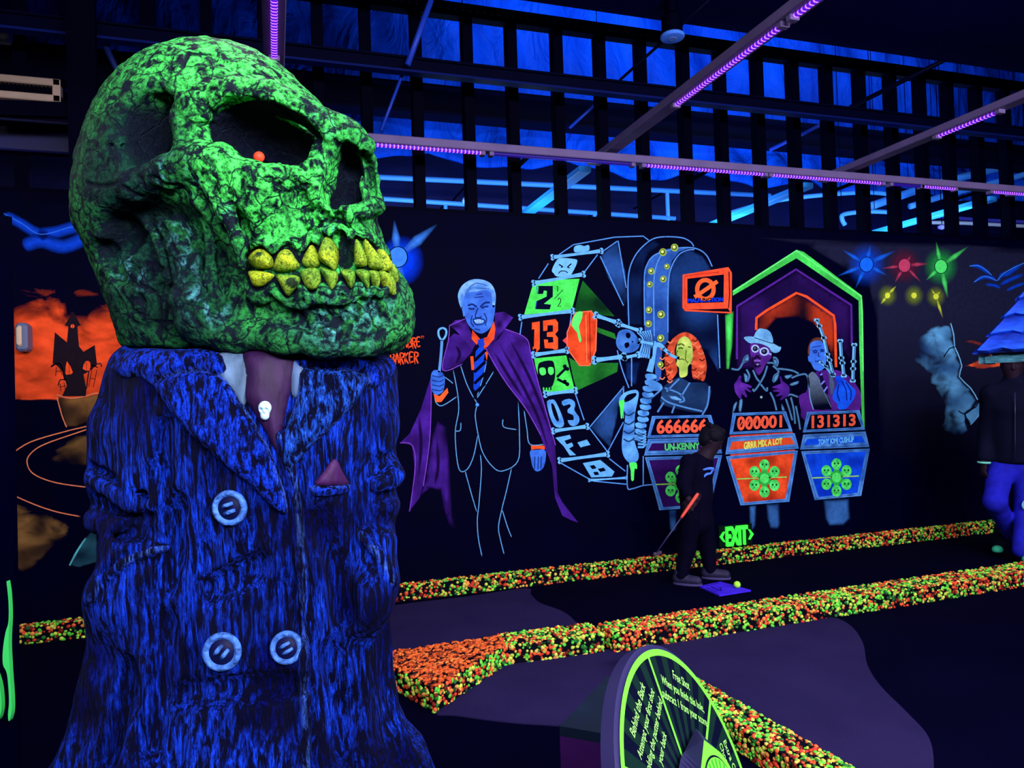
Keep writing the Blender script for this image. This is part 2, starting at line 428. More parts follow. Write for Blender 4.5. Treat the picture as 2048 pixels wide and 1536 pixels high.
perp_fixture(x4, [(-1.0, 3.0, M_ledy)], 'farthest right fixture glimpsed pale blue between the studs')
print('fixtures x', x1, x2, x3, x4, 'ZF', ZF, 'ZW', ZW, 'ZS', ZS, 'ZT', ZT)

# round ceiling speaker
c = on_y(1345, 78, 4.7)
e = empty('ceiling_speaker', c, 'round pendant ceiling speaker with pale blue rim near the top', 'speaker')
MB().lathe(c, [(.0, 0), (.05, 0), (.082, .004), (.088, .012), (.088, .025), (.07, .04)], 28).build('rim', mat('pale_blue_plastic', C(70, 130, 235), .5, .3), e)
MB().lathe(c, [(.0, -.004), (.03, -.004), (.035, 0)], 20).build('grille', mat('grey_blue_grille', C(90, 120, 190), .6, .2), e)
MB().lathe(c+np.array([0, 0, .02]), [(.075, 0), (.078, .14), (.05, .17), (.05, ZS-c[2]-.025)], 24).build('can', M_blackmetal, e)
# spiral lamp
c = on_y(1196, 128, 7.0)
e = empty('spiral_lamp', c, 'small pale spiral lamp hanging behind a stud left of the round speaker', 'lamp')
pts = [c+np.array([.045*math.cos(t), .045*math.sin(t), -.10+.022*t/ (2*PI)*2]) for t in np.linspace(0, 6*PI, 60)]
MB().tube(pts, .014, 8).build('spiral_tube', mat('unlit_lamp_glass', C(120, 170, 255), .4, .4), e, True)
MB().lathe(c+np.array([0, 0, .04]), [(.035, 0), (.04, .05), (.025, .12), (.004, .14), (.004, 8.98-c[2])], 16).build('lamp_base', M_blackmetal, e)
# small can lamp and far pipes glimpsed at the right
c = on_y(936, 401, 8.2)
e = empty('can_lamp', c, 'small white can lamp far beyond the studs above the painted man', 'lamp')
MB().lathe(c, [(.03, -.03), (.06, -.03), (.07, 0), (.05, .04)], 18).build('shade', mat('white_lamp_shade', C(130, 190, 255), .4, .3), e, True)
MB().lathe(c+np.array([0, 0, .04]), [(.045, 0), (.045, .06), (.006, .07), (.006, 8.95-c[2])], 14).build('stem', M_blackmetal, e)
def fpipe(pts, Y, r, m, label, name='far_pipe'):
    P = spline([on_y(*p, Y) for p in pts], 6)
    e = empty(name, P[0], label, 'pipe'); MB().tube(P, r, 10).build('pipe_run', m, e, True)
    for t in (.25, .8): p = P[int((len(P)-1)*t)]; MB().tube([p, np.array([p[0], p[1], 8.99])], .005, 6).build('hanger', M_blackmetal, e)
    return e
M_farwhite = mat('bright_white_pipe', C(215, 220, 250), .4, .4)
M_farviolet = mat('violet_pipe', C(80, 80, 220), .45, .3)
fpipe([(1690, 450), (1684, 438), (1690, 428), (1740, 423), (1790, 425)], 8.0, .03, M_bluepipe, 'curved blue pipe with a bend seen above the star lights')
fpipe([(1845, 445), (1920, 446), (2020, 451), (2200, 460)], 8.6, .028, M_farwhite, 'bright white far pipe at the right between the studs')
fpipe([(1870, 433), (1960, 440), (2040, 444), (2200, 452)], 8.7, .03, M_farviolet, 'violet far pipe just above the bright white pipe')
fpipe([(1440, 432), (1560, 400), (1720, 385), (1790, 390)], 8.25, .03, M_bluepipe, 'thin blue far pipe rising between the middle fixtures')
fpipe([(1740, 413), (1860, 372), (1960, 345), (2120, 305)], 8.5, .06, M_bluepipe, 'wide blue far duct slanting up at the right', 'far_duct')
fpipe([(1820, 413), (1900, 388), (1990, 365), (2120, 330)], 8.3, .045, M_bluepipe, 'lower blue far duct slanting up at the right', 'far_duct')
c = on_y(1884, 455, 8.0)
e = empty('far_lamp', c, 'small violet white far lamp below the white pipe', 'lamp')
MB().lathe(c, [(.01, -.03), (.05, -.01), (.06, .02), (.02, .04)], 14).build('shade', mat('violet_lamp', C(150, 140, 250), .4, .3), e, True)
MB().tube([c+np.array([0, 0, .03]), np.array([c[0], c[1], 8.99])], .006, 6).build('stem', M_blackmetal, e)
c = on_y(2012, 458, 8.0)
e = empty('far_lamp', c, 'small red far lamp below the white pipe at the right', 'lamp')
MB().lathe(c, [(.01, -.02), (.05, -.01), (.06, .01), (.02, .03)], 14).build('shade', mat('red_lamp', C(200, 60, 90), .4, .3), e, True)
MB().tube([c+np.array([0, 0, .03]), np.array([c[0], c[1], 8.99])], .006, 6).build('stem', M_blackmetal, e)

# ------------------------------------------------------------------ vent and boxes at the left edge
M_vent = mat('pale_vent_metal', C(150, 130, 120), .5, .3, noise=.15, nscale=8)
Yv = 5.2
a = on_y(-30, 148, Yv); c = on_y(124, 208, Yv)
e = empty('air_vent', (a+c)/2, 'pale framed air vent high at the left edge behind the skull', 'vent')
x0, x9, z0, z9 = a[0], c[0], c[2], a[2]
b = MB(); t = .045
b.box((x0, Yv-.03, z9-t), (x9, Yv+.03, z9), .006); b.box((x0, Yv-.03, z0), (x9, Yv+.03, z0+t), .006); b.box((x0, Yv-.03, z0), (x0+t, Yv+.03, z9), .006); b.box((x9-t, Yv-.03, z0), (x9, Yv+.03, z9), .006)
b.build('frame', M_vent, e)
b = MB(); k = x0+t
while k < x9-t: b.box((k, Yv-.01, z0+t), (k+.008, Yv+.02, z9-t)); k += .022
b.build('louvre', M_blackmetal, e)
MB().box((x0+.01, Yv+.02, z0+.01), (x9-.01, Yv+.35, z9-.01)).build('duct_box', M_blackmetal, e)
a = on_y(-30, 226, Yv+.36); c = on_y(150, 308, Yv+.36)
o = MB().box((a[0], Yv+.36, c[2]), (c[0], YW-.001, a[2]), .01).build('duct_panel', mat('dim_blue_panel', C(14, 18, 72), .5, .3, noise=.3, nscale=3)); tag(o, 'dim blue duct panel below the air vent at the left edge', 'panel')
MB_ = MB().beam(on_y(-60, 215, 5.15), on_y(200, 224, 5.15), .05, .09).build('ceiling_strut', M_blackmetal); tag(MB_, 'black horizontal strut under the air vent at the left', 'strut')
MB_ = MB().beam(on_y(160, -60, 5.1), on_y(170, 360, 5.1), .16, .05, (0, 1, 0)).build('ceiling_post', M_blackmetal); tag(MB_, 'black upright post behind the skull beside the air vent', 'post')

# ------------------------------------------------------------------ light
def area(name, loc, rot, sx, sy, power, col, spread=180):
    l = bpy.data.lights.new(name, 'AREA'); l.shape = 'RECTANGLE'; l.size = sx; l.size_y = sy; l.energy = power; l.color = col
    l.spread = math.radians(spread)
    o = bpy.data.objects.new(name, l); o.location = loc; o.rotation_euler = rot; COL.objects.link(o); return o
def area_to(name, loc, tgt, sx, sy, power, col, spread=180):
    o = area(name, loc, (0, 0, 0), sx, sy, power, col, spread)
    d = Vector(tgt)-Vector(loc); o.rotation_euler = d.to_track_quat('-Z', 'Y').to_euler(); return o
UV = (.93, .9, 1.0)
for k, x in enumerate((x2-2.6, x2, x1, x3)):
    area('tube_light', (x, 1.6, ZP-.06), (0, 0, 0), .1, 5.6, 62, UV)
for x in (x2, x1, x3): area('tube_glow', (x, 1.6, ZP+.06), (PI, 0, 0), .1, 5.6, 9, (.2, .25, 1))
area_to('added_fill_light', (1.6, -2.2, 3.1), (2.6, 5.6, 1.4), 5.5, .5, 520, UV)  # unseen fill lamps added behind the viewpoint to even out wall and statue
area_to('added_fill_light', (5.6, -1.8, 3.1), (5.4, 5.6, 1.4), 3.0, .5, 160, UV)
# unseen lamps added beyond the studs to brighten foil, pipes and far housings
BL = (.35, .62, 1.0)
area_to('far_fill_light', (4.0, 7.3, 3.2), (4.6, 9.0, 4.4), 9.0, .3, 130, BL)
area_to('far_fill_light', (6.0, 7.0, 6.3), (6.4, 9.0, 7.0), 7.5, .3, 130, BL)
area_to('far_fill_light', (7.0, 7.4, 2.6), (7.0, 9.0, 4.0), 5.0, .3, 60, BL)
for x in (x1, x3, x4): area_to('far_fill_light', (x-.25, 6.9, ZP-.45), (x, 6.9, ZP), .15, 2.2, 32, BL)
pl = bpy.data.lights.new('vent_lamp', 'SPOT'); pl.energy = 7; pl.color = (1, .75, .5); pl.spot_size = .7; pl.shadow_soft_size = .05
po = bpy.data.objects.new('vent_lamp', pl); po.location = (-1.9, 4.0, 3.2); COL.objects.link(po)
po.rotation_euler = (Vector(on_y(60, 190, Yv))-Vector(po.location)).to_track_quat('-Z', 'Y').to_euler()
w = bpy.data.worlds.new('world'); SC.world = w; w.use_nodes = True
w.node_tree.nodes['Background'].inputs['Color'].default_value = (.05, .06, .35, 1); w.node_tree.nodes['Background'].inputs['Strength'].default_value = .05
SC.view_settings.view_transform = 'Standard'; SC.view_settings.look = 'None'; SC.view_settings.gamma = 1.0
SC.view_settings.exposure = 0.0; SC.view_settings.use_curve_mapping = False
# ------------------------------------------------------------------ modelling volumes on a grid
class Grid:
    """signed-distance grid; primitives are blended into it, then it is skinned as one surface"""
    def __init__(s, lo, hi, h):
        s.h = h; s.lo = np.array(lo, np.float32)
        s.n = np.ceil((np.array(hi)-np.array(lo))/h).astype(int)+1
        s.ax = [(s.lo[i]+h*np.arange(s.n[i])).astype(np.float32) for i in range(3)]
        s.D = np.full(tuple(s.n), 1e3, np.float32)
    def sl(s, lo, hi):
        a = np.clip(np.floor((np.array(lo)-s.lo)/s.h).astype(int), 0, s.n-1); b = np.clip(np.ceil((np.array(hi)-s.lo)/s.h).astype(int)+1, 1, s.n)
        if np.any(b <= a): return None
        S = tuple(slice(i, j) for i, j in zip(a, b))
        return S, s.ax[0][S[0]][:, None, None], s.ax[1][S[1]][None, :, None], s.ax[2][S[2]][None, None, :]
    def op(s, fn, lo, hi, k=0.0, mode='u', pad=None):
        pad = (k+4*s.h) if pad is None else pad
        r = s.sl(np.array(lo)-pad, np.array(hi)+pad)
        if r is None: return
        S, X, Y, Z = r; b = fn(X, Y, Z).astype(np.float32); a = s.D[S]
        if mode == 'u': m = np.minimum(a, b); sg = -1
        elif mode == 's': b = -b; m = np.maximum(a, b); sg = 1
        elif mode == 'i': m = np.maximum(a, b); sg = 1
        if k > 0:
            hh = np.maximum(k-np.abs(a-b), 0)/k; m = m+sg*hh*hh*k*.25
        s.D[S] = m
    def ell(s, c, r, R=None, k=0.0, mode='u'):
        c = np.array(c, float); r = np.array(r, float); R = np.eye(3) if R is None else np.array(R)   # rows of R: local axes
        ext = np.sqrt(((R*r[:, None])**2).sum(0))
        def fn(X, Y, Z):
            x, y, z = X-c[0], Y-c[1], Z-c[2]
            u = [(R[i, 0]*x+R[i, 1]*y+R[i, 2]*z) for i in range(3)]
            k0 = np.sqrt(sum((u[i]/r[i])**2 for i in range(3))); k1 = np.sqrt(sum((u[i]/r[i]**2)**2 for i in range(3)))+1e-6
            return k0*(k0-1)/k1
        s.op(fn, c-ext, c+ext, k, mode)
    def cap(s, p, q, r0, r1=None, k=0.0, mode='u', flat=None):
        r1 = r0 if r1 is None else r1
        p = np.array(p, float); q = np.array(q, float); d = q-p; L2 = max((d*d).sum(), 1e-9); rm = max(r0, r1)
        def fn(X, Y, Z):
            x, y, z = X-p[0], Y-p[1], Z-p[2]
            t = np.clip((x*d[0]+y*d[1]+z*d[2])/L2, 0, 1)
            return np.sqrt((x-t*d[0])**2+(y-t*d[1])**2+(z-t*d[2])**2)-(r0+(r1-r0)*t)
        s.op(fn, np.minimum(p, q)-rm, np.maximum(p, q)+rm, k, mode)
    def chain(s, P, r, k=0.0, mode='u'):
        if not hasattr(r, '__len__'): r = [r]*len(P)
        for i in range(len(P)-1): s.cap(P[i], P[i+1], r[i], r[i+1], k, mode)
    def box(s, c, hs, R=None, rnd=0.0, k=0.0, mode='u'):
        c = np.array(c, float); hs = np.array(hs, float); R = np.eye(3) if R is None else np.array(R)
        ext = np.abs(R*hs[:, None]).sum(0)
        def fn(X, Y, Z):
            x, y, z = X-c[0], Y-c[1], Z-c[2]
            q = [np.abs(R[i, 0]*x+R[i, 1]*y+R[i, 2]*z)-(hs[i]-rnd) for i in range(3)]
            o = np.sqrt(sum(np.maximum(v, 0)**2 for v in q)); return o+np.minimum(np.maximum(np.maximum(q[0], q[1]), q[2]), 0)-rnd
        s.op(fn, c-ext, c+ext, k, mode)
    def sample(s, P):
        P = np.asarray(P, np.float32); t = (P-s.lo)/s.h
        t = np.clip(t, 0, s.n-1.001); i = t.astype(int); f = t-i; D = s.D; out = 0
        for a in (0, 1):
            for b in (0, 1):
                for c in (0, 1):
                    w = (f[:, 0] if a else 1-f[:, 0])*(f[:, 1] if b else 1-f[:, 1])*(f[:, 2] if c else 1-f[:, 2])
                    out = out+w*D[i[:, 0]+a, i[:, 1]+b, i[:, 2]+c]
        return out
    def grad(s, P):
        P = np.asarray(P, np.float32); e = s.h; g = np.stack([s.sample(P+np.eye(3, dtype=np.float32)[i]*e)-s.sample(P-np.eye(3, dtype=np.float32)[i]*e) for i in range(3)], 1)
        return g/(np.linalg.norm(g, axis=1, keepdims=True)+1e-9)
    def skin(s):
        D = s.D; neg = D < 0; n = s.n
        cnt = np.zeros(tuple(n-1), np.int8)
        for a in (0, 1):
            for b in (0, 1):
                for c in (0, 1): cnt += neg[a:n[0]-1+a, b:n[1]-1+b, c:n[2]-1+c]
        act = (cnt > 0) & (cnt < 8); idx = np.argwhere(act); N = len(idx)
        vid = np.full(tuple(n-1), -1, np.int32); vid[act] = np.arange(N)
        acc = np.zeros((N, 3), np.float32); num = np.zeros(N, np.float32)
        cor = [(a, b, c) for a in (0, 1) for b in (0, 1) for c in (0, 1)]
        val = {c: D[idx[:, 0]+c[0], idx[:, 1]+c[1], idx[:, 2]+c[2]] for c in cor}
        for c in cor:
            for ax in range(3):
                if c[ax] == 0:
                    e = list(c); e[ax] = 1; e = tuple(e); v0, v1 = val[c], val[e]
                    m = (v0 < 0) != (v1 < 0); t = np.where(m, v0/np.where(m, v0-v1, 1), 0)
                    p = np.tile(np.array(c, np.float32), (N, 1)); p[:, ax] = t
                    acc += np.where(m[:, None], p, 0); num += m
        V = s.lo+(idx+acc/num[:, None])*s.h
        Q = []
        for ax in range(3):
            b, c = (ax+1) % 3, (ax+2) % 3
            sl0 = [slice(1, n[i]-1) for i in range(3)]; sl0[ax] = slice(0, n[ax]-1); sl1 = list(sl0); sl1[ax] = slice(1, n[ax])
            s0 = neg[tuple(sl0)]; s1 = neg[tuple(sl1)]; E = np.argwhere(s0 != s1)
            o = np.array([1 if i != ax else 0 for i in range(3)]); E0 = E+o
            fl = s0[E[:, 0], E[:, 1], E[:, 2]]
            def g(db, dc):
                e = E0.copy(); e[:, b] -= db; e[:, c] -= dc; return vid[e[:, 0], e[:, 1], e[:, 2]]
            q = np.stack([g(1, 1), g(0, 1), g(0, 0), g(1, 0)], 1); q[~fl] = q[~fl][:, ::-1]
            Q.append(q)
        Q = np.concatenate(Q); Q = Q[(Q >= 0).all(1)]
        return V.astype(np.float64), Q
def rot_axes(rx=0, ry=0, rz=0):
    """rows = local axes of a frame turned by the given degrees"""
    a, b, c = [math.radians(v) for v in (rx, ry, rz)]
    Rx = np.array([[1, 0, 0], [0, math.cos(a), -math.sin(a)], [0, math.sin(a), math.cos(a)]])
    Ry = np.array([[math.cos(b), 0, math.sin(b)], [0, 1, 0], [-math.sin(b), 0, math.cos(b)]])
    Rz = np.array([[math.cos(c), -math.sin(c), 0], [math.sin(c), math.cos(c), 0], [0, 0, 1]])
    return (Rz@Ry@Rx).T
def vnoise(P, scale, seed=0):
    """smooth value noise on points (0..1)"""
    P = np.asarray(P)*scale+seed*17.3; i = np.floor(P).astype(np.int64); f = P-i; f = f*f*(3-2*f); out = 0
    def hsh(a): 
        h = (a[:, 0]*374761393+a[:, 1]*668265263+a[:, 2]*2147483647+seed*974711) & 0x7fffffff
        h = ((h ^ (h >> 13))*1274126177) & 0x7fffffff; return ((h ^ (h >> 16)) & 0xffff)/65535.0
    for a in (0, 1):
        for b in (0, 1):
            for c in (0, 1):
                w = (f[:, 0] if a else 1-f[:, 0])*(f[:, 1] if b else 1-f[:, 1])*(f[:, 2] if c else 1-f[:, 2])
                out = out+w*hsh(i+np.array([a, b, c]))
    return out
# ------------------------------------------------------------------ the statue: a giant cracked skull on a buttoned coat
DST = 2.1; KS = DST/FPX                     # statue units: 1 unit = KS metres
def W3(P):
    P = np.asarray(P, float).reshape(-1, 3)
    return CAM+KS*(P[:, :1]*_r+P[:, 1:2]*_u+(FPX-P[:, 2:3])*_f)
def Vp(ix, iy, Z=0.0):
    t = (FPX-Z)/FPX; return np.array([(ix-1024)*t, (768-iy)*t, Z])
def hit(G, pts, zmax=420, zmin=-420, step=3.0):
    """where the sight lines of pts meet the surface (statue units)"""
    pts = np.asarray(pts, float).reshape(-1, 2); n = len(pts); Z = np.full(n, zmax); prev = np.full(n, 1e3); done = np.zeros(n, bool); out = np.full((n, 3), np.nan)
    for z in np.arange(zmax, zmin, -step):
        t = (FPX-z)/FPX; P = np.stack([(pts[:, 0]-1024)*t, (768-pts[:, 1])*t, np.full(n, z)], 1)
        d = G.sample(P); new = (~done) & (d < 0)
        if new.any():
            zz = z+step*(-d[new])/(prev[new]-d[new]+1e-6); tt = (FPX-zz)/FPX
            out[new] = np.stack([(pts[new, 0]-1024)*tt, (768-pts[new, 1])*tt, zz], 1); done |= new
        prev = d
        if done.all(): break
    return out
AF = math.radians(28); FD = np.array([math.cos(AF), 0, math.sin(AF)]); SD = np.array([-math.sin(AF), 0, math.cos(AF)]); UP = np.array([0, 1.0, 0])
RS = np.array([FD, UP, SD])                 # skull frame: forward, up, its right side (towards the viewer)
def tilt(deg):                               # frame pitched about the side axis
    a = math.radians(deg); return np.array([math.cos(a)*FD+math.sin(a)*UP, -math.sin(a)*FD+math.cos(a)*UP, SD])
def px_chain(G, pts, r, dz=0.0, k=4.0, mode='u', sp=4):
    P2 = np.array(spline(pts, sp)) if len(pts) > 2 else np.array(pts, float)
    H = hit(G0, P2); ok = ~np.isnan(H[:, 0]); H = H[ok]
    if len(H) < 2: return H
    N = G0.grad(H); H = H+N*dz
    if hasattr(r, '__len__'): rr = np.interp(np.linspace(0, 1, len(H)), np.linspace(0, 1, len(r)), r)
    else: rr = np.full(len(H), float(r))
    for i in range(len(H)-1):
        if np.linalg.norm(H[i+1]-H[i]) < 60: G.cap(H[i], H[i+1], rr[i], rr[i+1], k, mode)
    return H

HS = 2.7
G = Grid((-960, 40, -330), (-150, 720, 420), HS)
# --- masses
G.ell(Vp(418, 335, 0), (258, 240, 208), RS)
G.ell(Vp(585, 335, 40), (108, 100, 150), RS, 90)                              # forehead over the brows
G.cap(Vp(352, 430, -10), Vp(398, 640, -20), 178, 150, 60)                     # back of the skull down to the base
G.ell(Vp(596, 460, 85), (146, 165, 140), RS, 70)                              # upper jaw
G.ell(Vp(635, 585, 78), (185, 100, 150), tilt(-4), 60)                        # lower jaw
G.ell(Vp(730, 650, 110), (88, 66, 90), RS, 50)                                # chin
G.cap(Vp(430, 600, 60), Vp(520, 640, 120), 80, 70, 50)                        # jaw body
G.op(lambda X, Y, Z: (66-.030*(X+600))-Y+0*X+0*Z, (-960, 40, -330), (-150, 720, 420), 10, 'i')   # flat underside
G.chain([Vp(668, 262, 195), Vp(700, 277, 205), Vp(728, 292, 200)], [30, 26, 18], 16)             # nasal bone
G.chain([Vp(688, 448, 200), Vp(704, 498, 200), Vp(740, 540, 188)], [34, 36, 32], 40)
G.chain([Vp(734, 425, 175), Vp(742, 470, 160), Vp(756, 515, 155)], [14, 14, 20], 20)
G.chain([Vp(690, 300, 150), Vp(704, 350, 148), Vp(712, 405, 155)], [34, 40, 38], 20)
G.ell(Vp(480, 385, 195), (95, 62, 64), RS, 50)                                 # cheek bone
G.chain([Vp(360, 330, 190), Vp(372, 260, 195), Vp(410, 215, 205), Vp(470, 195, 215), Vp(540, 205, 222), Vp(600, 235, 222), Vp(650, 270, 205), Vp(700, 285, 170)], [24, 26, 28, 30, 30, 30, 28, 26], 26)
GM = Grid((-960, 40, -330), (-150, 720, 420), HS); GM.D = G.D.copy()            # before the hollows are cut
# --- hollows
G.ell(Vp(527, 273, 245), (104, 58, 125), np.array([[.962, -.24, .12], [.25, .966, 0], [-.116, .03, .993]]), 10, 's')   # eye socket
G.ell(Vp(474, 256, 235), (50, 50, 90), None, 8, 's'); G.ell(Vp(596, 305, 235), (46, 32, 100), None, 6, 's')
G.ell(Vp(290, 265, 225), (66, 88, 104), rot_axes(0, -18, 8), 18, 's')           # temple hollow
G.ell(Vp(318, 280, 185), (32, 80, 84), rot_axes(0, -10, 4), 10, 's')
G.ell(Vp(300, 462, 200), (100, 58, 62), rot_axes(0, -20, -14), 24, 's')         # under the arch
G.ell(Vp(232, 470, 150), (34, 44, 56), rot_axes(0, -30, -20), 14, 's')
G.chain([Vp(410, 400, 245), Vp(446, 450, 240), Vp(462, 520, 232), Vp(452, 600, 225)], [24, 36, 36, 26], 14, 's')   # gap between jaw branch and cheek
G.chain([Vp(212, 505, 120), Vp(236, 550, 130)], [24, 18], 12, 's')
# --- ridges
G.chain([Vp(176, 432, 60), Vp(205, 402, 115), Vp(270, 372, 178), Vp(340, 343, 215), Vp(400, 325, 228), Vp(440, 332, 232)], [24, 27, 27, 27, 30, 38], 14)
G.chain([Vp(395, 325, 222), Vp(380, 290, 212), Vp(368, 250, 205), Vp(362, 225, 195)], [30, 22, 18, 16], 20)
G.chain([Vp(440, 338, 232), Vp(500, 352, 238), Vp(560, 357, 235), Vp(620, 352, 225), Vp(650, 330, 205)], [24, 20, 19, 19, 22], 20)   # lower orbit rim
G.chain([Vp(728, 290, 196), Vp(742, 318, 172), Vp(750, 360, 165), Vp(753, 400, 170), Vp(752, 415, 182)], [13, 8, 8, 9, 13], 8)        # far edge of the nose
G.chain([Vp(702, 292, 214), Vp(718, 335, 222), Vp(728, 385, 232), Vp(738, 420, 234)], [9, 6, 6, 9], 6)                              # partition of the nose
G.chain([Vp(645, 300, 205), Vp(632, 345, 218), Vp(640, 395, 228), Vp(668, 412, 240), Vp(700, 420, 246), Vp(730, 425, 240)], [18, 15, 15, 14, 13, 13], 14)
nose = np.array([[.96, .28, 0], [-.28, .96, 0], [0, 0, 1]])
G.ell(Vp(684, 352, 240), (30, 62, 95), nose.T, 4, 's'); G.ell(Vp(668, 380, 240), (24, 28, 85), None, 4, 's'); G.ell(Vp(698, 388, 240), (20, 22, 85), None, 4, 's')
G.ell(Vp(692, 320, 215), (21, 30, 75), nose.T, 4, 's'); G.ell(Vp(738, 352, 195), (10, 50, 34), rot_axes(0, 0, 9), 3, 's')
G.ell(Vp(750, 411, 200), (17, 16, 17), RS, 6)                                  # nasal spine
G.chain([Vp(452, 445, 262), Vp(470, 520, 256), Vp(458, 600, 245)], [20, 26, 20], 8, 's'); G.chain([Vp(404, 430, 236), Vp(408, 500, 230), Vp(402, 560, 226)], [9, 11, 8], 6, 's')
G.ell(Vp(285, 440, 215), (70, 26, 50), rot_axes(0, -20, 14), 8, 's')
G.chain([Vp(345, 455, 165), Vp(374, 515, 182), Vp(380, 560, 184), Vp(385, 600, 182), Vp(402, 635, 182)], [17, 18, 19, 34, 40], 18)   # jaw branch
G.chain([Vp(318, 440, 158), Vp(345, 495, 178), Vp(354, 560, 180)], [8, 9, 8], 8); G.chain([Vp(292, 440, 150), Vp(322, 500, 170), Vp(335, 560, 172)], [7, 8, 7], 8)
G.chain([Vp(412, 440, 190), Vp(422, 500, 196), Vp(421, 560, 198), Vp(436, 600, 200), Vp(440, 640, 195)], [8, 9, 10, 10, 8], 8)
G.chain([Vp(390, 660, 165), Vp(460, 672, 185), Vp(560, 676, 205), Vp(650, 684, 210), Vp(740, 690, 190)], [22, 22, 22, 22, 20], 30)
G.chain([Vp(418, 370, 236), Vp(452, 425, 240), Vp(478, 480, 240), Vp(488, 530, 234)], [13, 13, 12, 10], 12)                       # cheek edge

G0 = Grid((-960, 40, -330), (-150, 720, 420), HS); G0.D = G.D.copy()            # smooth form, kept to lay the details on
def ZA(*q): return [(160+x/4.518, 80+y/4.518) for x, y in q]
def ZB(*q): return [(480+x/4.518, 80+y/4.518) for x, y in q]
def ZC(*q): return [(160+x/4.518, 400+y/4.518) for x, y in q]
def ZD(*q): return [(480+x/4.518, 400+y/4.518) for x, y in q]
cracks = [ZA((980, 120), (960, 170), (920, 240)), ZA((820, 260), (790, 340), (760, 400)), ZA((1230, 130), (1190, 200), (1080, 260), (960, 330), (920, 400)),
  ZA((1480, 230), (1380, 250), (1280, 320), (1260, 400), (1240, 440)), ZA((600, 240), (700, 190), (820, 170)), ZA((660, 380), (760, 480), (780, 570), (840, 680)),
  ZA((900, 420), (1000, 430), (1160, 440), (1260, 430)), ZA((1100, 540), (1160, 620), (1240, 700)), ZA((830, 600), (920, 700), (1040, 760), (1220, 770)),
  ZA((1120, 270), (1200, 300), (1260, 330)), ZA((980, 130), (1100, 130), (1200, 120)), ZA((700, 300), (680, 380), (640, 420)), ZA((1210, 190), (1300, 190), (1340, 230)), ZA((950, 780), (920, 870), (960, 930), (1010, 870), (1030, 780)),
  ZA((620, 1240), (700, 1260), (750, 1310), (860, 1310)), ZA((500, 1220), (560, 1270), (590, 1340)), ZA((390, 1340), (480, 1390), (560, 1410)), ZA((750, 1140), (790, 1210)),
  ZA((1280, 1040), (1300, 1150), (1310, 1300), (1400, 1440)), ZA((1470, 1260), (1475, 1480)), ZA((1190, 1090), (1210, 1150)), ZA((240, 960), (420, 960)), ZA((60, 1290), (200, 1320), (340, 1290)), ZA((1140, 1250), (1220, 1370)),
  ZB((0, 320), (80, 290), (200, 310), (250, 340), (260, 440)), ZB((160, 180), (300, 270), (420, 400), (540, 520), (600, 560)), ZB((120, 230), (260, 330), (340, 420)), ZB((250, 200), (420, 320), (560, 440)), ZB((460, 510), (560, 520), (640, 570), (700, 620)),
  ZB((320, 240), (480, 360), (620, 500), (720, 640)), ZB((600, 420), (700, 520), (800, 660)), ZB((480, 580), (560, 600), (620, 640)), ZB((70, 1330), (220, 1390), (270, 1500)), ZB((560, 1280), (640, 1340), (700, 1330)), ZB((640, 1100), (660, 1200), (720, 1260)),
  ZB((400, 1510), (410, 1420), (470, 1360)), ZB((130, 1180), (120, 1240)), ZB((540, 1120), (590, 1170)), ZB((500, 640), (460, 760)), ZB((860, 900), (890, 960)), ZB((990, 830), (1020, 900)), ZB((300, 560), (360, 620), (470, 700)), ZB((860, 690), (900, 800)), ZB((740, 560), (840, 720)),
  ZC((1150, 270), (1170, 500), (1160, 700), (1200, 830), (1210, 950), (1160, 1080), (1240, 1150)), ZC((880, 250), (960, 450), (985, 560), (950, 690)), ZC((650, 460), (680, 560), (760, 640), (770, 720)), ZC((490, 760), (600, 790), (690, 830), (780, 720), (900, 840)),
  ZC((550, 850), (570, 960), (580, 1120)), ZC((790, 930), (770, 1200)), ZC((1090, 860), (1000, 950), (1010, 1040), (1100, 1160)), ZC((1520, 740), (1420, 900), (1320, 1080)), ZC((700, 860), (730, 1000), (720, 1180)), ZC((480, 1090), (580, 1150), (700, 1110), (900, 1110)), ZC((440, 900), (480, 1000), (560, 1040)), ZC((720, 200), (800, 350), (880, 480)),
  ZC((360, 700), (470, 760)), ZC((450, 560), (520, 640), (620, 560)), ZC((640, 560), (660, 720)),
  ZD((530, 930), (560, 1060), (620, 1190)), ZD((600, 920), (700, 1060), (780, 1130)), ZD((700, 940), (800, 1040), (900, 1090)), ZD((880, 940), (960, 1040), (1050, 1080)), ZD((1110, 900), (1150, 1000), (1210, 1040)), ZD((1210, 900), (1260, 1010), (1300, 1080)),
  ZD((500, 1290), (540, 1200)), ZD((640, 1180), (740, 1220)), ZD((920, 1160), (880, 1280)), ZD((1000, 1140), (970, 1230)), ZD((1140, 1120), (1110, 1260)), ZD((1200, 1190), (1170, 1240)), ZD((1270, 1180), (1240, 1250)), ZD((240, 900), (270, 1080)), ZD((330, 930), (400, 1100)), ZD((60, 880), (110, 1000)), ZD((420, 960), (470, 1100)), ZD((780, 1080), (860, 1130), (960, 1140)), ZD((1330, 900), (1380, 1000), (1440, 1080)), ZD((1000, 900), (1060, 990)),
  ZD((240, 20), (320, 90), (380, 130)), ZD((400, 0), (380, 90)), ZD((140, 120), (200, 210), (230, 300)), ZD((430, 250), (440, 120), (470, 30)), ZD((860, 180), (900, 200)), ZD((920, 160), (940, 230)), ZD((1010, 170), (1070, 250)), ZD((700, 100), (850, 130), (960, 130)), ZD((740, 170), (820, 190)), ZD((1120, 210), (1180, 280)), ZD((1230, 180), (1270, 300))]
GC = Grid((-960, 40, -330), (-150, 720, 420), HS*1.3)
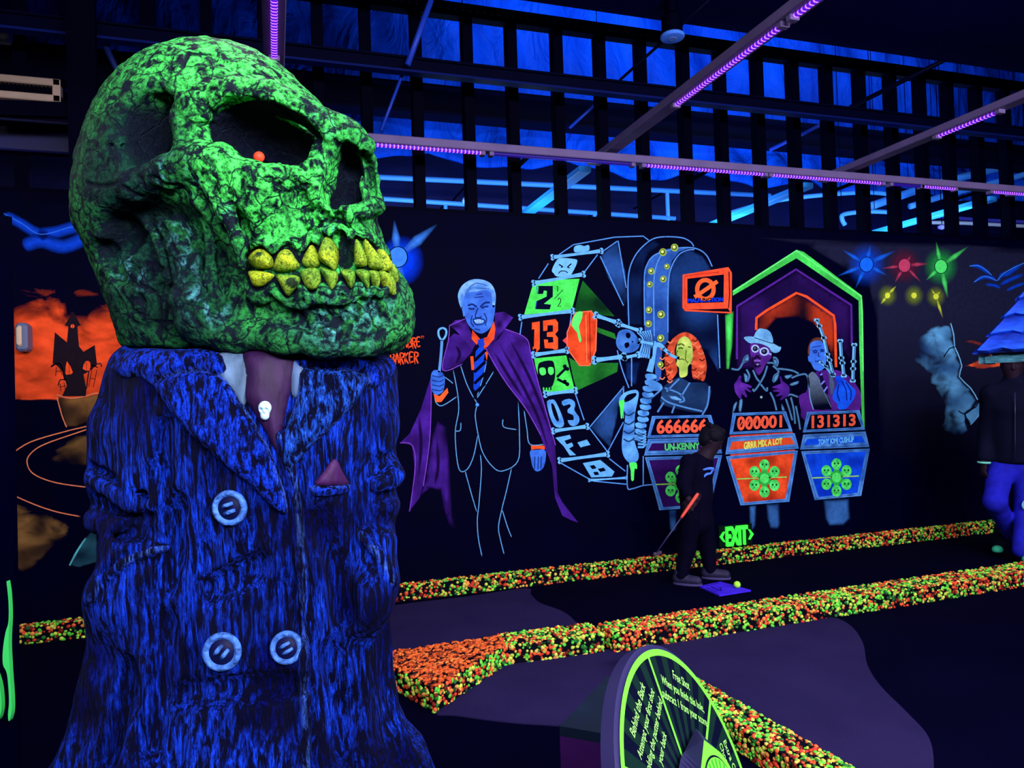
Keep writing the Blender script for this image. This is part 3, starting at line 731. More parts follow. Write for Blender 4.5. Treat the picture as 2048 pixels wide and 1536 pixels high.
for c in cracks:
    cw = 1.5 if (c[0][1] > 590 and c[0][0] > 480) else 1.15
    H = px_chain(G, c, 3.4*cw, dz=.6, k=3, mode='s')
    if len(H) > 1:
        for i in range(len(H)-1):
            if np.linalg.norm(H[i+1]-H[i]) < 60: GC.cap(H[i], H[i+1], 2.6*cw)
teeth = [ZD((85, 530), (120, 470), (180, 440), (250, 470), (290, 540), (285, 600), (200, 615), (120, 600)), ZD((310, 600), (340, 500), (390, 450), (450, 455), (510, 540), (535, 590), (480, 630), (330, 640)), ZD((560, 560), (590, 480), (650, 405), (690, 470), (715, 560), (690, 600), (600, 600)),
  ZD((715, 540), (725, 450), (770, 350), (800, 340), (850, 440), (860, 625), (800, 600)), ZD((1035, 560), (1040, 370), (1070, 370), (1120, 460), (1150, 580), (1100, 605), (1045, 590)), ZD((1160, 590), (1130, 430), (1125, 350), (1170, 400), (1265, 530), (1275, 620), (1200, 620)),
  ZD((1280, 620), (1250, 450), (1300, 470), (1350, 560), (1360, 630), (1300, 640)), ZD((1362, 630), (1350, 540), (1395, 620), (1420, 700), (1410, 750), (1370, 680)),
  ZD((90, 645), (200, 645), (290, 670), (270, 720), (200, 780), (140, 785), (110, 730)), ZD((330, 680), (440, 675), (530, 690), (530, 760), (460, 850), (430, 865), (380, 790)), ZD((545, 650), (600, 620), (700, 620), (730, 700), (710, 790), (650, 815), (590, 780)),
  ZD((720, 610), (790, 620), (850, 640), (885, 690), (860, 790), (820, 815), (770, 720)), ZD((915, 640), (1030, 650), (1040, 740), (1000, 805), (950, 720)), ZD((1045, 640), (1160, 640), (1170, 740), (1160, 810), (1100, 740)), ZD((1170, 640), (1250, 650), (1260, 760), (1220, 800), (1180, 720)), ZD((1265, 645), (1330, 660), (1370, 780), (1340, 850), (1290, 760)), ZD((1340, 660), (1390, 740), (1400, 850), (1370, 840))]
for c in teeth:
    c2 = np.array(c); ctr = c2.mean(0); c2 = ctr+(c2-ctr)*1.1
    H = hit(G0, np.array(spline(c2, 4, True)))
    for i in range(len(H)):
        p, q = H[i], H[(i+1) % len(H)]
        if not np.isnan(p[0]+q[0]) and np.linalg.norm(p-q) < 40: GC.cap(p, q, 5.0); G.cap(p, q, 4.0, None, 3, 's')
# gums: scalloped rims over and under the teeth
gum_u = [ZD((85, 470), (130, 405), (220, 375), (295, 440)), ZD((310, 460), (370, 395), (470, 365), (530, 430)), ZD((550, 440), (610, 350), (690, 335)), ZD((700, 360), (760, 280), (830, 300)), ZD((840, 320), (900, 265), (955, 300), (965, 400)), ZD((985, 340), (1040, 290), (1100, 340)), ZD((1080, 270), (1150, 340), (1230, 400)), ZD((640, 240), (660, 180), (720, 125), (760, 180)), ZD((990, 130), (1020, 220), (1100, 280))]
gum_l = [ZD((80, 770), (150, 860), (250, 840), (310, 770)), ZD((340, 840), (430, 905), (520, 890), (560, 820)), ZD((560, 790), (640, 885), (720, 860), (750, 790)), ZD((765, 790), (845, 890), (890, 790)), ZD((910, 760), (1000, 855), (1065, 770)), ZD((1080, 780), (1140, 860), (1190, 800)), ZD((1210, 800), (1270, 850), (1310, 800)), ZD((90, 800), (150, 905), (260, 890)), ZD((430, 930), (560, 950), (700, 900), (850, 920), (1000, 890), (1080, 850))]
for c in gum_u+gum_l: px_chain(G, c, 6.0, dz=4.0, k=4)
for c in (ZD((80, 615), (300, 650), (540, 640), (720, 605), (870, 630), (1050, 625), (1280, 640), (1400, 700)),): px_chain(G, c, 7, dz=1, k=6, mode='s')
px_chain(G, ZD((900, 340), (905, 450), (910, 590)), 14, dz=0, k=6, mode='s'); px_chain(G, ZD((980, 430), (985, 590)), 11, dz=0, k=6, mode='s')
# chipped rims
for q in range(26):
    t = q/25; px, py = 432+200*t, (222-14*math.sin(PI*t)+80*t**1.5)
    px_chain(G, [(px, py+6), (px+4+3*(q % 3), py-8-4*(q % 2))], 3.2, dz=1, k=3, mode='s')
for q in range(9): px_chain(G, [(490+14*q, 338+6*math.sin(q)), (494+14*q, 350+5*(q % 3))], 4.5, dz=2, k=5)

def patch(G, pts, th, w, inner=6.0, sp=6, step=5.0, closed_spline=True, lift=0.0, dome=.5, zr=(420, -420)):
    """a raised piece lying on the surface: outline in sight lines, its own thickness and rounded edge (statue units)"""
    P2 = np.array(spline(pts, sp, True)) if closed_spline else np.array(pts, float)
    lo, hi = P2.min(0), P2.max(0)
    g = np.array([(x, y) for y in np.arange(lo[1]+step*.5, hi[1], step*.87) for x in np.arange(lo[0]+step*.5, hi[0], step)])
    n = len(P2)
    vin = np.concatenate([P2, g]) if len(g) else P2
    r = delaunay_2d_cdt([Vector(v) for v in vin], [(i, (i+1) % n) for i in range(n)], [], 1, 1e-4)
    q = np.array([v[:] for v in r[0]]); tri = np.array([f for f in r[2] if len(f) == 3])
    H = hit(G, q, *zr); bad = np.isnan(H[:, 0])
    if bad.all(): return None
    if bad.any():
        gi = np.where(~bad)[0]
        for i in np.where(bad)[0]:
            j = gi[np.argmin(((q[gi]-q[i])**2).sum(1))]; H[i] = H[j]
    N = G.grad(H)
    a, b = P2, np.roll(P2, -1, 0); d = np.full(len(q), 1e9)
    for i in range(n):
        ab = b[i]-a[i]; t = np.clip(((q-a[i])@ab)/(ab@ab+1e-9), 0, 1); d = np.minimum(d, np.linalg.norm(q-a[i]-t[:, None]*ab, axis=1))
    o = th*np.clip(d/w, 0, 1)**dome+lift
    T = H+N*o[:, None]; B = H-N*inner
    m = len(q); e = {}
    for f in tri:
        for i in range(3):
            k = (f[i], f[(i+1) % 3]); e[k] = e.get(k, 0)+1
    rim = [k for k in e if (k[1], k[0]) not in e]
    Fc = [tuple(f) for f in tri]+[(f[2]+m, f[1]+m, f[0]+m) for f in tri]+[(k[1], k[0], k[0]+m, k[1]+m) for k in rim]
    return np.concatenate([T, B]), Fc, q
# ---- paint, with some light and shade put into it
def px_of(P):
    z = FPX-P[:, 2]; return 1024+P[:, 0]*FPX/z, 768-P[:, 1]*FPX/z
def blobs(ix, iy, L):
    o = np.zeros(len(ix))
    for x, y, r, a in L: o += a*np.exp(-((ix-x)**2+(iy-y)**2)/(r*r))
    return o
V, Q = G.skin()
Nn = G.grad(V); rough = (vnoise(V, .045, 1)-.5)*5+(vnoise(V, .12, 2)-.5)*2.4
V = V+Nn*rough[:, None]
ix, iy = px_of(V)
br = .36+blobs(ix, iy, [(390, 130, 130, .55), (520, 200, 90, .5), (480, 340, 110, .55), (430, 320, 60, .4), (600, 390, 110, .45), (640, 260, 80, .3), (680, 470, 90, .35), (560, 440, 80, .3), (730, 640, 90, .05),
    (290, 270, 80, -.5), (215, 340, 70, -.35), (300, 600, 130, -.32), (440, 500, 60, -.3), (260, 450, 80, -.35), (330, 180, 50, -.1), (560, 660, 100, -.12)])  # uneven paint, with the fall of light also put into the green
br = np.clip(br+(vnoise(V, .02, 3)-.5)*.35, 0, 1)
cyb = (vnoise(V*np.array([1, .45, 1]), .11, 8) > .5)
cy = cyb*np.clip(blobs(ix, iy, [(345, 335, 22, 1.0), (320, 352, 26, .7), (396, 372, 16, .9), (375, 530, 22, .9), (365, 470, 22, .8), (320, 450, 25, .6), (262, 545, 30, .8), (400, 605, 30, .9), (430, 620, 24, .7), (640, 250, 40, .3), (655, 470, 24, .6), (700, 640, 60, .5), (650, 640, 50, .35), (760, 600, 40, .4), (455, 430, 20, .6)])*(.5+vnoise(V, .03, 4))*.8, 0, 1)
g1 = np.array(C(84, 255, 104)[:3]); g0 = np.array(C(12, 66, 48)[:3]); gt = np.array(C(110, 205, 225)[:3]); bl = np.array(C(1, 2, 26)[:3])
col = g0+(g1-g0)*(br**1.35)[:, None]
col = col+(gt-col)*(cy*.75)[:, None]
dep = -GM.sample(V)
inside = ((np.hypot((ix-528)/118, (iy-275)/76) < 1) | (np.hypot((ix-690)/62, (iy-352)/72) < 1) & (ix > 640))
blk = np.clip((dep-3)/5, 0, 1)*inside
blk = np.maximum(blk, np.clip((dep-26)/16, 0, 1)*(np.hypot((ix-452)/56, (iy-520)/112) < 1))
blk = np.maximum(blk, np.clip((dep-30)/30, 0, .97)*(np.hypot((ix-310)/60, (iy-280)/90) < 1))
blk = np.maximum(blk, np.clip((dep-34)/24, 0, .93)*(np.hypot((ix-270)/130, (iy-455)/70) < 1))  # jaw gap, temple and under-arch hollows: shade put into the colour
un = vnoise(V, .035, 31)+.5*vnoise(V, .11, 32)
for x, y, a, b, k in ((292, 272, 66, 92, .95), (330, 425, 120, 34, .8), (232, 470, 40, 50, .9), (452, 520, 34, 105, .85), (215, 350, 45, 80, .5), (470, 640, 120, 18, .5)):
    e_ = np.clip(1.3-np.hypot((ix-x)/a, (iy-y)/b)**2*1.3, 0, 1); blk = np.maximum(blk, k*e_*np.clip((e_*1.25-un*.75+.25)*2.2, 0, 1)*(dep > 4))  # more shade put into the hollows, broken up by noise
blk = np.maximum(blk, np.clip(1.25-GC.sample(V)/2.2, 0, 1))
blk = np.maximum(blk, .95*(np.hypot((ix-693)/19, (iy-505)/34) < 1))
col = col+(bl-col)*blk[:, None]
def cracked(name, cellscale, wid, streak, dark, rough=.62, bump=.5, spec=.12, stretch=(1, 1, 1), cover=(.40, .56), edge=True):
    """dry-brushed paint: the mesh's colour on high spots, left off in cracks and brush gaps"""
    m, nt, b = newmat(name); L = nt.links
    at = nd(nt, 'ShaderNodeAttribute'); at.attribute_name = 'Col'; tc = nd(nt, 'ShaderNodeTexCoord')
    mp = nd(nt, 'ShaderNodeMapping'); mp.inputs['Scale'].default_value = stretch; L.new(tc.outputs['Object'], mp.inputs['Vector'])
    dn = nd(nt, 'ShaderNodeTexNoise'); dn.inputs['Scale'].default_value = cellscale*1.3; dn.inputs['Detail'].default_value = 4; L.new(mp.outputs[0], dn.inputs['Vector'])
    ad = nd(nt, 'ShaderNodeVectorMath', operation='MULTIPLY_ADD'); L.new(dn.outputs['Color'], ad.inputs[0]); ad.inputs[1].default_value = (.09,)*3; L.new(mp.outputs[0], ad.inputs[2])
    vo = nd(nt, 'ShaderNodeTexVoronoi', feature='DISTANCE_TO_EDGE'); vo.inputs['Scale'].default_value = cellscale; L.new(ad.outputs[0], vo.inputs['Vector'])
    cr = nd(nt, 'ShaderNodeMapRange', interpolation_type='SMOOTHSTEP'); cr.inputs['From Max'].default_value = wid; L.new(vo.outputs['Distance'], cr.inputs['Value'])
    n1 = nd(nt, 'ShaderNodeTexNoise'); n1.inputs['Scale'].default_value = streak; n1.inputs['Detail'].default_value = 8; n1.inputs['Roughness'].default_value = .65; n1.inputs['Distortion'].default_value = .5; L.new(mp.outputs[0], n1.inputs['Vector'])
    r1 = nd(nt, 'ShaderNodeMapRange', interpolation_type='SMOOTHSTEP'); r1.inputs['From Min'].default_value = cover[0]; r1.inputs['From Max'].default_value = cover[1]; L.new(n1.outputs['Fac'], r1.inputs['Value'])
    n2 = nd(nt, 'ShaderNodeTexNoise'); n2.inputs['Scale'].default_value = streak*3.1; n2.inputs['Detail'].default_value = 5; n2.inputs['Roughness'].default_value = .7; L.new(mp.outputs[0], n2.inputs['Vector'])
    r2 = nd(nt, 'ShaderNodeMapRange'); r2.inputs['From Min'].default_value = .38; r2.inputs['From Max'].default_value = .54; r2.inputs['To Min'].default_value = .12; L.new(n2.outputs['Fac'], r2.inputs['Value'])
    m1 = nd(nt, 'ShaderNodeMath', operation='MULTIPLY'); L.new(r1.outputs[0], m1.inputs[0]); L.new(r2.outputs[0], m1.inputs[1])
    m2 = nd(nt, 'ShaderNodeMath', operation='MULTIPLY')
    if edge: L.new(m1.outputs[0], m2.inputs[0]); L.new(cr.outputs[0], m2.inputs[1])
    else: L.new(m1.outputs[0], m2.inputs[0]); m2.inputs[1].default_value = 1
    mx = nd(nt, 'ShaderNodeMix', data_type='RGBA'); L.new(m2.outputs[0], mx.inputs[0]); mx.inputs[6].default_value = dark; L.new(at.outputs['Color'], mx.inputs[7])
    L.new(mx.outputs[2], b.inputs['Base Color'])
    hs = nd(nt, 'ShaderNodeMath', operation='ADD'); L.new(m2.outputs[0], hs.inputs[0]); L.new(n2.outputs['Fac'], hs.inputs[1])
    bp = nd(nt, 'ShaderNodeBump'); bp.inputs['Strength'].default_value = bump; bp.inputs['Distance'].default_value = .012; L.new(hs.outputs[0], bp.inputs['Height']); L.new(bp.outputs[0], b.inputs['Normal'])
    b.inputs['Roughness'].default_value = rough; b.inputs['Specular IOR Level'].default_value = spec
    return m
M_skull = cracked('cracked_green_paint', 11, .05, 30, C(2, 14, 30), cover=(.40, .54))
M_tooth = cracked('yellow_tooth_paint', 30, .03, 60, C(40, 70, 20), cover=(.28, .5), edge=False, bump=.3)
st = empty('skull_statue', (W3([Vp(480, 900, 0)])[0][0], W3([Vp(480, 900, 0)])[0][1], 0), 'giant green cracked skull with yellow teeth on a deep blue buttoned coat', 'statue')
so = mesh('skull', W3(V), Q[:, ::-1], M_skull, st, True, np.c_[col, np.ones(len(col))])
so['label'] = 'green cracked skull head'
ty = np.array(C(196, 212, 40)[:3]); tg = np.array(C(104, 164, 52)[:3]); tb = np.array(C(20, 34, 30)[:3])
for i, p in enumerate(teeth):
    r = patch(G0, p, 15, 15, inner=14, sp=4, step=3.2, dome=.55)
    if r is None: continue
    Vt, Ft, q = r; qq = np.r_[q, q]
    mixv = np.clip(vnoise(Vt, .05, 5)*.9+(.15 if i in (0, 1, 8) else -.05 if i < 8 else -.2), 0, 1)[:, None]
    cc = tg+(ty-tg)*mixv
    if i == 9: cc = np.where((np.hypot((qq[:, 0]-588)/9, (qq[:, 1]-566)/10) < 1)[:, None], tb, cc)
    if i == 0: cc = np.where((np.hypot((qq[:, 0]-526)/6, (qq[:, 1]-511)/5) < 1)[:, None], tb, cc)
    mesh('tooth', W3(Vt), Ft, M_tooth, so, True, np.c_[cc, np.ones(len(cc))])
ce_ = W3([Vp(518, 314, 178)])[0]
eb = MB().lathe(ce_, [(.001, -.016), (.009, -.011), (.0135, -.003), (.0135, .003), (.009, .010), (.001, .014)], 18, axis=-_f).build('eye', mat('ember_red', C(255, 78, 48), .5, .3, emit=C(255, 60, 30), es=.25), so, True)
eb['label'] = 'small glowing red eye deep in the socket'
MB().tube([ce_+_f*.012, ce_+_f*.16], .006, 8).build('eye_stem', M_black if 'M_black' in globals() else M_tooth, so)
# ------------------------------------------------------------------ coat under the skull
def ZE(*q): return [(100+x/1.7947, 680+y/1.7947) for x, y in q]
LOc, HIc = (-1060, -1062, -340), (-60, 120, 340)
K = Grid(LOc, HIc, 4.4)
prof = np.array([(690, 250, 782, 175), (705, 246, 785, 190), (760, 240, 785, 205), (850, 236, 780, 215), (950, 240, 770, 212), (1050, 242, 765, 205), (1150, 236, 764, 205), (1250, 208, 768, 215), (1350, 190, 770, 228), (1430, 166, 784, 245), (1500, 132, 812, 262), (1536, 112, 845, 275), (1640, 60, 885, 300), (1816, 10, 920, 315), (1900, 5, 925, 318)], float)
py_ = 768-prof[:, 0]; o_ = np.argsort(py_)
def torso(X, Y, Z):
    yl = np.interp(Y, py_[o_], prof[o_, 1]-1024); yr = np.interp(Y, py_[o_], prof[o_, 2]-1024); b = np.interp(Y, py_[o_], prof[o_, 3])
    c = (yl+yr)/2; a = (yr-yl)/2
    u = np.abs((X-c)/a); v = np.abs(Z/b); k = (u**2.35+v**2.35+1e-9)**(1/2.35)
    th = np.arctan2(Z/b, (X-c)/a)
    low = np.clip((-150-Y)/500, 0, 1)
    fold = (3.5+9*low)*np.sin(th*9+.6+Y*.002)*np.sin(th*4+1.1)+2.0*np.sin(th*23+Y*.01)
    d = (k-1)*np.minimum(a, b)*.92+fold; t = Y-(62+.02*(X+500)-.22*np.maximum(np.abs(X+510)-170, 0)); h = np.maximum(36-np.abs(d-t), 0)/36
    return np.maximum(d, t)+h*h*9
K.op(torso, LOc, HIc, 0, 'u', 0)
K.chain([Vp(285, 745, 40), Vp(246, 850, 70), Vp(236, 950, 85), Vp(238, 1010, 95), Vp(262, 1085, 130), Vp(300, 1140, 165)], [62, 56, 50, 52, 50, 44], 16)
K.chain([Vp(748, 750, 20), Vp(752, 850, 40), Vp(752, 930, 50), Vp(750, 1000, 60), Vp(744, 1085, 75), Vp(735, 1150, 85)], [48, 46, 44, 46, 44, 40], 14)
# creases of the near sleeve
for p in ([Vp(185, 935, 110), Vp(235, 965, 150), Vp(300, 990, 175)], [Vp(182, 1010, 110), Vp(240, 1030, 155), Vp(300, 1035, 180)], [Vp(195, 1075, 130), Vp(250, 1065, 165), Vp(310, 1070, 190)], [Vp(190, 985, 120), Vp(250, 1000, 155)],
          [Vp(800, 900, 40), Vp(755, 930, 95), Vp(720, 960, 120)], [Vp(800, 980, 50), Vp(755, 1000, 105)], [Vp(795, 1050, 70), Vp(750, 1040, 118)]): K.chain(p, 8, 24, 's')
for p in ([Vp(190, 958, 105), Vp(240, 985, 150), Vp(290, 1010, 165)], [Vp(185, 1045, 120), Vp(245, 1050, 160)], [Vp(798, 950, 60), Vp(757, 968, 104)]): K.chain(p, 12, 18)
# groove between sleeve and body
K.chain([Vp(330, 850, 205), Vp(318, 950, 205), Vp(322, 1040, 205), Vp(335, 1090, 205)], [8, 16, 16, 8], 22, 's')
K.chain([Vp(705, 830, 175), Vp(708, 950, 165), Vp(712, 1060, 150), Vp(722, 1180, 150), Vp(735, 1300, 150), Vp(738, 1380, 150)], [8, 18, 16, 16, 14, 6], 24, 's')
# pocket bulges
K.ell(Vp(265, 1195, 130), (80, 78, 78), rot_axes(0, 0, 24), 40); K.ell(Vp(745, 1190, 85), (46, 80, 70), rot_axes(0, 0, -10), 30)
# soft folds across the front
for a, b, r in (((350, 1000), (330, 1180), 10), ((420, 1180), (520, 1130), 12), ((360, 1390), (590, 1370), 12), ((330, 1230), (300, 1500), 12), ((640, 1030), (690, 1240), 12), ((660, 1300), (690, 1500), 14), ((250, 1330), (210, 1530), 10)):
    H = hit(K, np.array(spline([a, ((a[0]+b[0])/2+8, (a[1]+b[1])/2), b], 6)))
    K.chain([h for h in H if not np.isnan(h[0])], r, 24, 's')
K0 = Grid(LOc, HIc, 4.4); K0.D = K.D.copy()
def kchain(pts, r, dz=0, k=6, mode='u', sp=5):
    global G0
    g = G0; G0 = K0
    H = px_chain(K, pts, r, dz, k, mode, sp); G0 = g
    return H
edge = [(556, 868), (572, 900), (589, 960), (599, 1040), (605, 1130), (608, 1250), (611, 1400), (614, 1560), (620, 1700)]
kchain([(x+11, y) for x, y in edge], 9, 1, 8, 's'); kchain(edge, 7.5, 2.5, 6)
kchain([(182, 1200), (205, 1160), (262, 1118), (330, 1092)], [7, 10, 10, 7], 3, 8); kchain([(205, 1150), (262, 1106), (332, 1080)], 8, 2, 8, 's')
kchain([(788, 1166), (765, 1120), (722, 1068)], [7, 9, 7], 3, 8)
V, Q = K.skin()
Nn = K.grad(V); ix, iy = px_of(V)
stv = V*np.array([1, .22, 1])
V = V+Nn*((vnoise(stv, .06, 11)-.5)*5+(vnoise(V, .018, 12)-.5)*8)[:, None]
b1 = np.array(C(20, 74, 255)[:3]); b0 = np.array(C(2, 14, 120)[:3]); hl = np.array(C(104, 158, 255)[:3]); dk = np.array(C(1, 2, 40)[:3])
mixv = np.clip(.58+(vnoise(V, .012, 13)-.5)*1.9+blobs(ix, iy, [(215, 1200, 60, .5), (400, 1440, 120, .25), (210, 1380, 70, .3), (470, 1200, 120, -.35), (690, 1150, 40, -.3), (480, 1060, 60, -.1), (300, 820, 60, -.15), (750, 1110, 40, .3), (330, 760, 80, .15)]), 0, 1)
ccol = b0+(b1-b0)*mixv[:, None]
GE = Grid(LOc, HIc, 8)
def eline(pts):
    H = hit(K, np.array(spline(pts, 6)))
    for i in range(len(H)-1):
        if not np.isnan(H[i, 0]+H[i+1, 0]): GE.cap(H[i], H[i+1], 3)
eline(edge); eline([(182, 1200), (205, 1160), (262, 1118), (330, 1092)]); eline([(788, 1166), (765, 1120), (722, 1068)])
e = np.clip(1-GE.sample(V)/6, 0, 1)*.55*(vnoise(V, .06, 14) > .35)
ccol = ccol+(hl-ccol)*e[:, None]
M_coat = cracked('streaked_blue_paint', 9, .0, 75, C(0, 1, 34), cover=(.45, .58), edge=False, stretch=(1, 1, .13), bump=.8, rough=.6, spec=.10)
M_lapel = cracked('streaked_blue_lapel_paint', 9, .0, 75, C(0, 1, 34), cover=(.44, .56), edge=False, stretch=(1, 1, .3), bump=.8, rough=.6, spec=.10)
co = mesh('coat', W3(V), Q[:, ::-1], M_coat, st, True, np.c_[ccol, np.ones(len(ccol))])
co['label'] = 'deep blue streaked coat'
def cpatch(name, pts, th, w, colr, m, lab=None, par=None, sp=5, lift=0.0, step=7, inner=8, dome=.5, edgecol=None, g=None):
    r = patch(g or K0, pts, th, w, inner=inner, sp=sp, step=step, dome=dome, lift=lift)
    Vt, Ft, q = r
    n_ = len(q); Vt[:n_] += K0.grad(Vt[:n_])*((vnoise(Vt[:n_]*np.array([1, .35, 1]), .07, 21)-.5)*3.2)[:, None]*(th > 6)
    cc = np.tile(np.array(colr), (len(Vt), 1))*(.72+.5*vnoise(Vt, .03, 22))[:, None]
    if edgecol is not None:
        P2 = np.array(spline(pts, sp, True)); d = np.full(n_, 1e9)
        for a, b in zip(P2, np.roll(P2, -1, 0)):
            ab = b-a; t = np.clip(((q-a)@ab)/(ab@ab+1e-9), 0, 1); d = np.minimum(d, np.linalg.norm(q-a-t[:, None]*ab, axis=1))
        k = np.clip(1-d/5, 0, 1); k = np.r_[k, k]*.55; cc = cc+(np.array(edgecol)-cc)*k[:, None]
    o = mesh(name, W3(Vt), Ft, m, par or st, True, np.c_[cc, np.ones(len(cc))])
    if lab: o['label'] = lab
    return o
cb = C(18, 70, 255)[:3]
M_plainp = vmat('plain_brushed_paint', .6, .25, .45, 40, (1, 1, .3), .4, alpha=False)
cpatch('shirt', ZE((575, 75), (640, 40), (715, 40), (715, 140), (704, 215), (688, 232), (650, 175)), 5, 8, C(88, 116, 150)[:3], M_plainp, 'pale grey shirt front', co, lift=1)
cpatch('shirt', ZE((855, 40), (915, 40), (912, 150), (890, 205), (868, 195), (862, 140)), 5, 8, C(80, 108, 150)[:3], M_plainp, 'pale grey shirt front', co, lift=1)
ti = cpatch('tie', ZE((700, 40), (870, 40), (872, 140), (855, 220), (836, 310), (815, 400), (780, 340), (738, 268), (702, 205), (708, 130)), 13, 22, C(46, 13, 66)[:3], M_plainp, 'dark purple tie', co, lift=2)
cpatch('collar', ZE((240, 110), (262, 62), (300, 38), (420, 40), (600, 45), (640, 110), (600, 130), (520, 112), (410, 140), (385, 170), (322, 135), (268, 138)), 15, 14, cb, M_lapel, None, co, edgecol=hl)
cpatch('lapel', ZE((383, 168), (410, 140), (520, 112), (600, 122), (655, 168), (694, 232), (744, 312), (794, 402), (832, 510), (852, 590), (845, 625), (790, 592), (720, 522), (620, 442), (500, 332), (430, 252)), 20, 16, cb, M_lapel, None, co, edgecol=hl)
cpatch('collar', ZE((905, 60), (1180, 62), (1236, 86), (1220, 134), (1142, 178), (1132, 130), (1010, 104), (900, 108)), 13, 14, cb, M_lapel, None, co, edgecol=hl)
cpatch('lapel', ZE((905, 104), (1010, 106), (1092, 112), (1136, 132), (1130, 172), (1062, 262), (982, 342), (902, 422), (864, 478), (832, 442), (832, 380), (852, 300), (880, 230)), 18, 16, C(40, 104, 255)[:3], M_lapel, None, co, edgecol=hl)
cpatch('pocket_square', ZE((950, 518), (985, 470), (1022, 428), (1046, 465), (1072, 518), (1010, 524)), 7, 8, C(66, 24, 84)[:3], M_plainp, 'purple pocket square', co)
cpatch('breast_pocket', ZE((935, 522), (1000, 524), (1072, 516), (1066, 546), (1000, 562), (948, 560)), 12, 8, cb, M_lapel, None, co, edgecol=hl)
M_btn = mat('pale_blue_button_paint', C(64, 112, 205), .5, .15, noise=.75, nscale=60, bump=.6, bscale=90)
M_btnd = mat('dark_button_well', C(4, 8, 60), .6, .2)
for bx, by, rr, ang in ((462, 1015, 31, .3), (446, 1302, 33, .9), (575, 1294, 29, .5)):
    h = hit(K, [(bx, by)])[0]; n = K0.grad(h[None])[0]; n = n*.7+np.array([0, 0, .3]); n /= np.linalg.norm(n)
    nw = n[0]*_r+n[1]*_u-n[2]*_f; c = W3(h)[0]; R_ = rr*KS
    bt = MB().lathe(c, [(R_*.6, -.01), (R_*.97, 0), (R_, .007), (R_*.95, .014), (R_*.80, .017), (R_*.70, .012), (R_*.62, .008)], 40, nw).build('button', M_btn, co, True)
    MB().lathe(c, [(R_*.70, .004), (R_*.66, .0095), (.001, .0085)], 32, nw).build('button_well', M_btnd, co, True)
    t1 = np.cross(nw, [0, 0, 1.0]); t1 /= np.linalg.norm(t1); t2 = np.cross(nw, t1)
    d1 = math.cos(ang)*t1+math.sin(ang)*t2; d2 = -math.sin(ang)*t1+math.cos(ang)*t2
    b = MB()
    for s_ in (-1, 1): b.tube([c+nw*.010+d2*s_*R_*.2-d1*R_*.32, c+nw*.018+d2*s_*R_*.2, c+nw*.010+d2*s_*R_*.2+d1*R_*.32], [R_*.10, R_*.13, R_*.10], 8)
    b.build('button_thread', M_btn, co, True)
# skull pin on the tie
h = hit(K0, ZE((768, 255)))[0]; n = K0.grad(h[None])[0]; h = h+n*16
Gp = Grid(h-24, h+24, 1.1)
Gp.ell(h+[0, 5, 0], (11, 12, 9)); Gp.ell(h+[0, -8, 0], (7.5, 8, 7), None, 4); Gp.ell(h+[-4.4, 2, 8], (3.2, 3.4, 6), None, 1, 's'); Gp.ell(h+[4.4, 2, 8], (3.2, 3.4, 6), None, 1, 's'); Gp.ell(h+[0, -4, 8], (1.6, 2.4, 5), None, 1, 's')
for t in (-3, 0, 3): Gp.cap(h+[t, -10, 8], h+[t, -14, 7], .8, None, 0, 's')
Vq, Qq = Gp.skin(); o = mesh('tie_pin', W3(Vq), Qq[:, ::-1], mat('pale_pin_paint', C(190, 225, 245), .5, .3), ti if False else co, True); o['label'] = 'small pale skull pin on the tie'
# ------------------------------------------------------------------ paintings on the back wall
def Z4(*q): return [(760+x/2.1943, 430+y/2.1943) for x, y in q]
def Z5(*q): return [(1000+x/2.7926, 450+y/2.7927) for x, y in q]
def Z6(*q): return [(1270+x/2.4776, 460+y/2.4774) for x, y in q]
def Z7(*q): return [(1660+x/2.134, 430+y/2.1333) for x, y in q]
def Z3(*q): return [(x/1.33, 380+y/1.3287) for x, y in q]
def Z9(*q): return [(1460+x/6.982, 640+y/6.982) for x, y in q]
def ZP_(*q): return [(1280+x/4.6545, 780+y/4.6545) for x, y in q]
M_paint = vmat('wall_paint', .75, .02, .22, 26); M_airb = vmat('airbrushed_wall_paint', .75, .02, .3, 9, cut=4.2, stretch=(1, 1, 1.6))
LBL = C(96, 170, 255); MBL = C(52, 104, 190); DBL = C(16, 40, 96); PUR = C(72, 30, 146); PUD = C(34, 12, 74); ORA = C(255, 84, 38); ORD = C(190, 50, 24)
GRN = C(84, 255, 104); GRD = C(20, 92, 34); BON = C(104, 182, 255); BOD = C(40, 92, 160); BLK = C(1, 2, 28); YEL = C(215, 235, 90); WHI = C(190, 225, 255)
SKB = C(64, 122, 235)
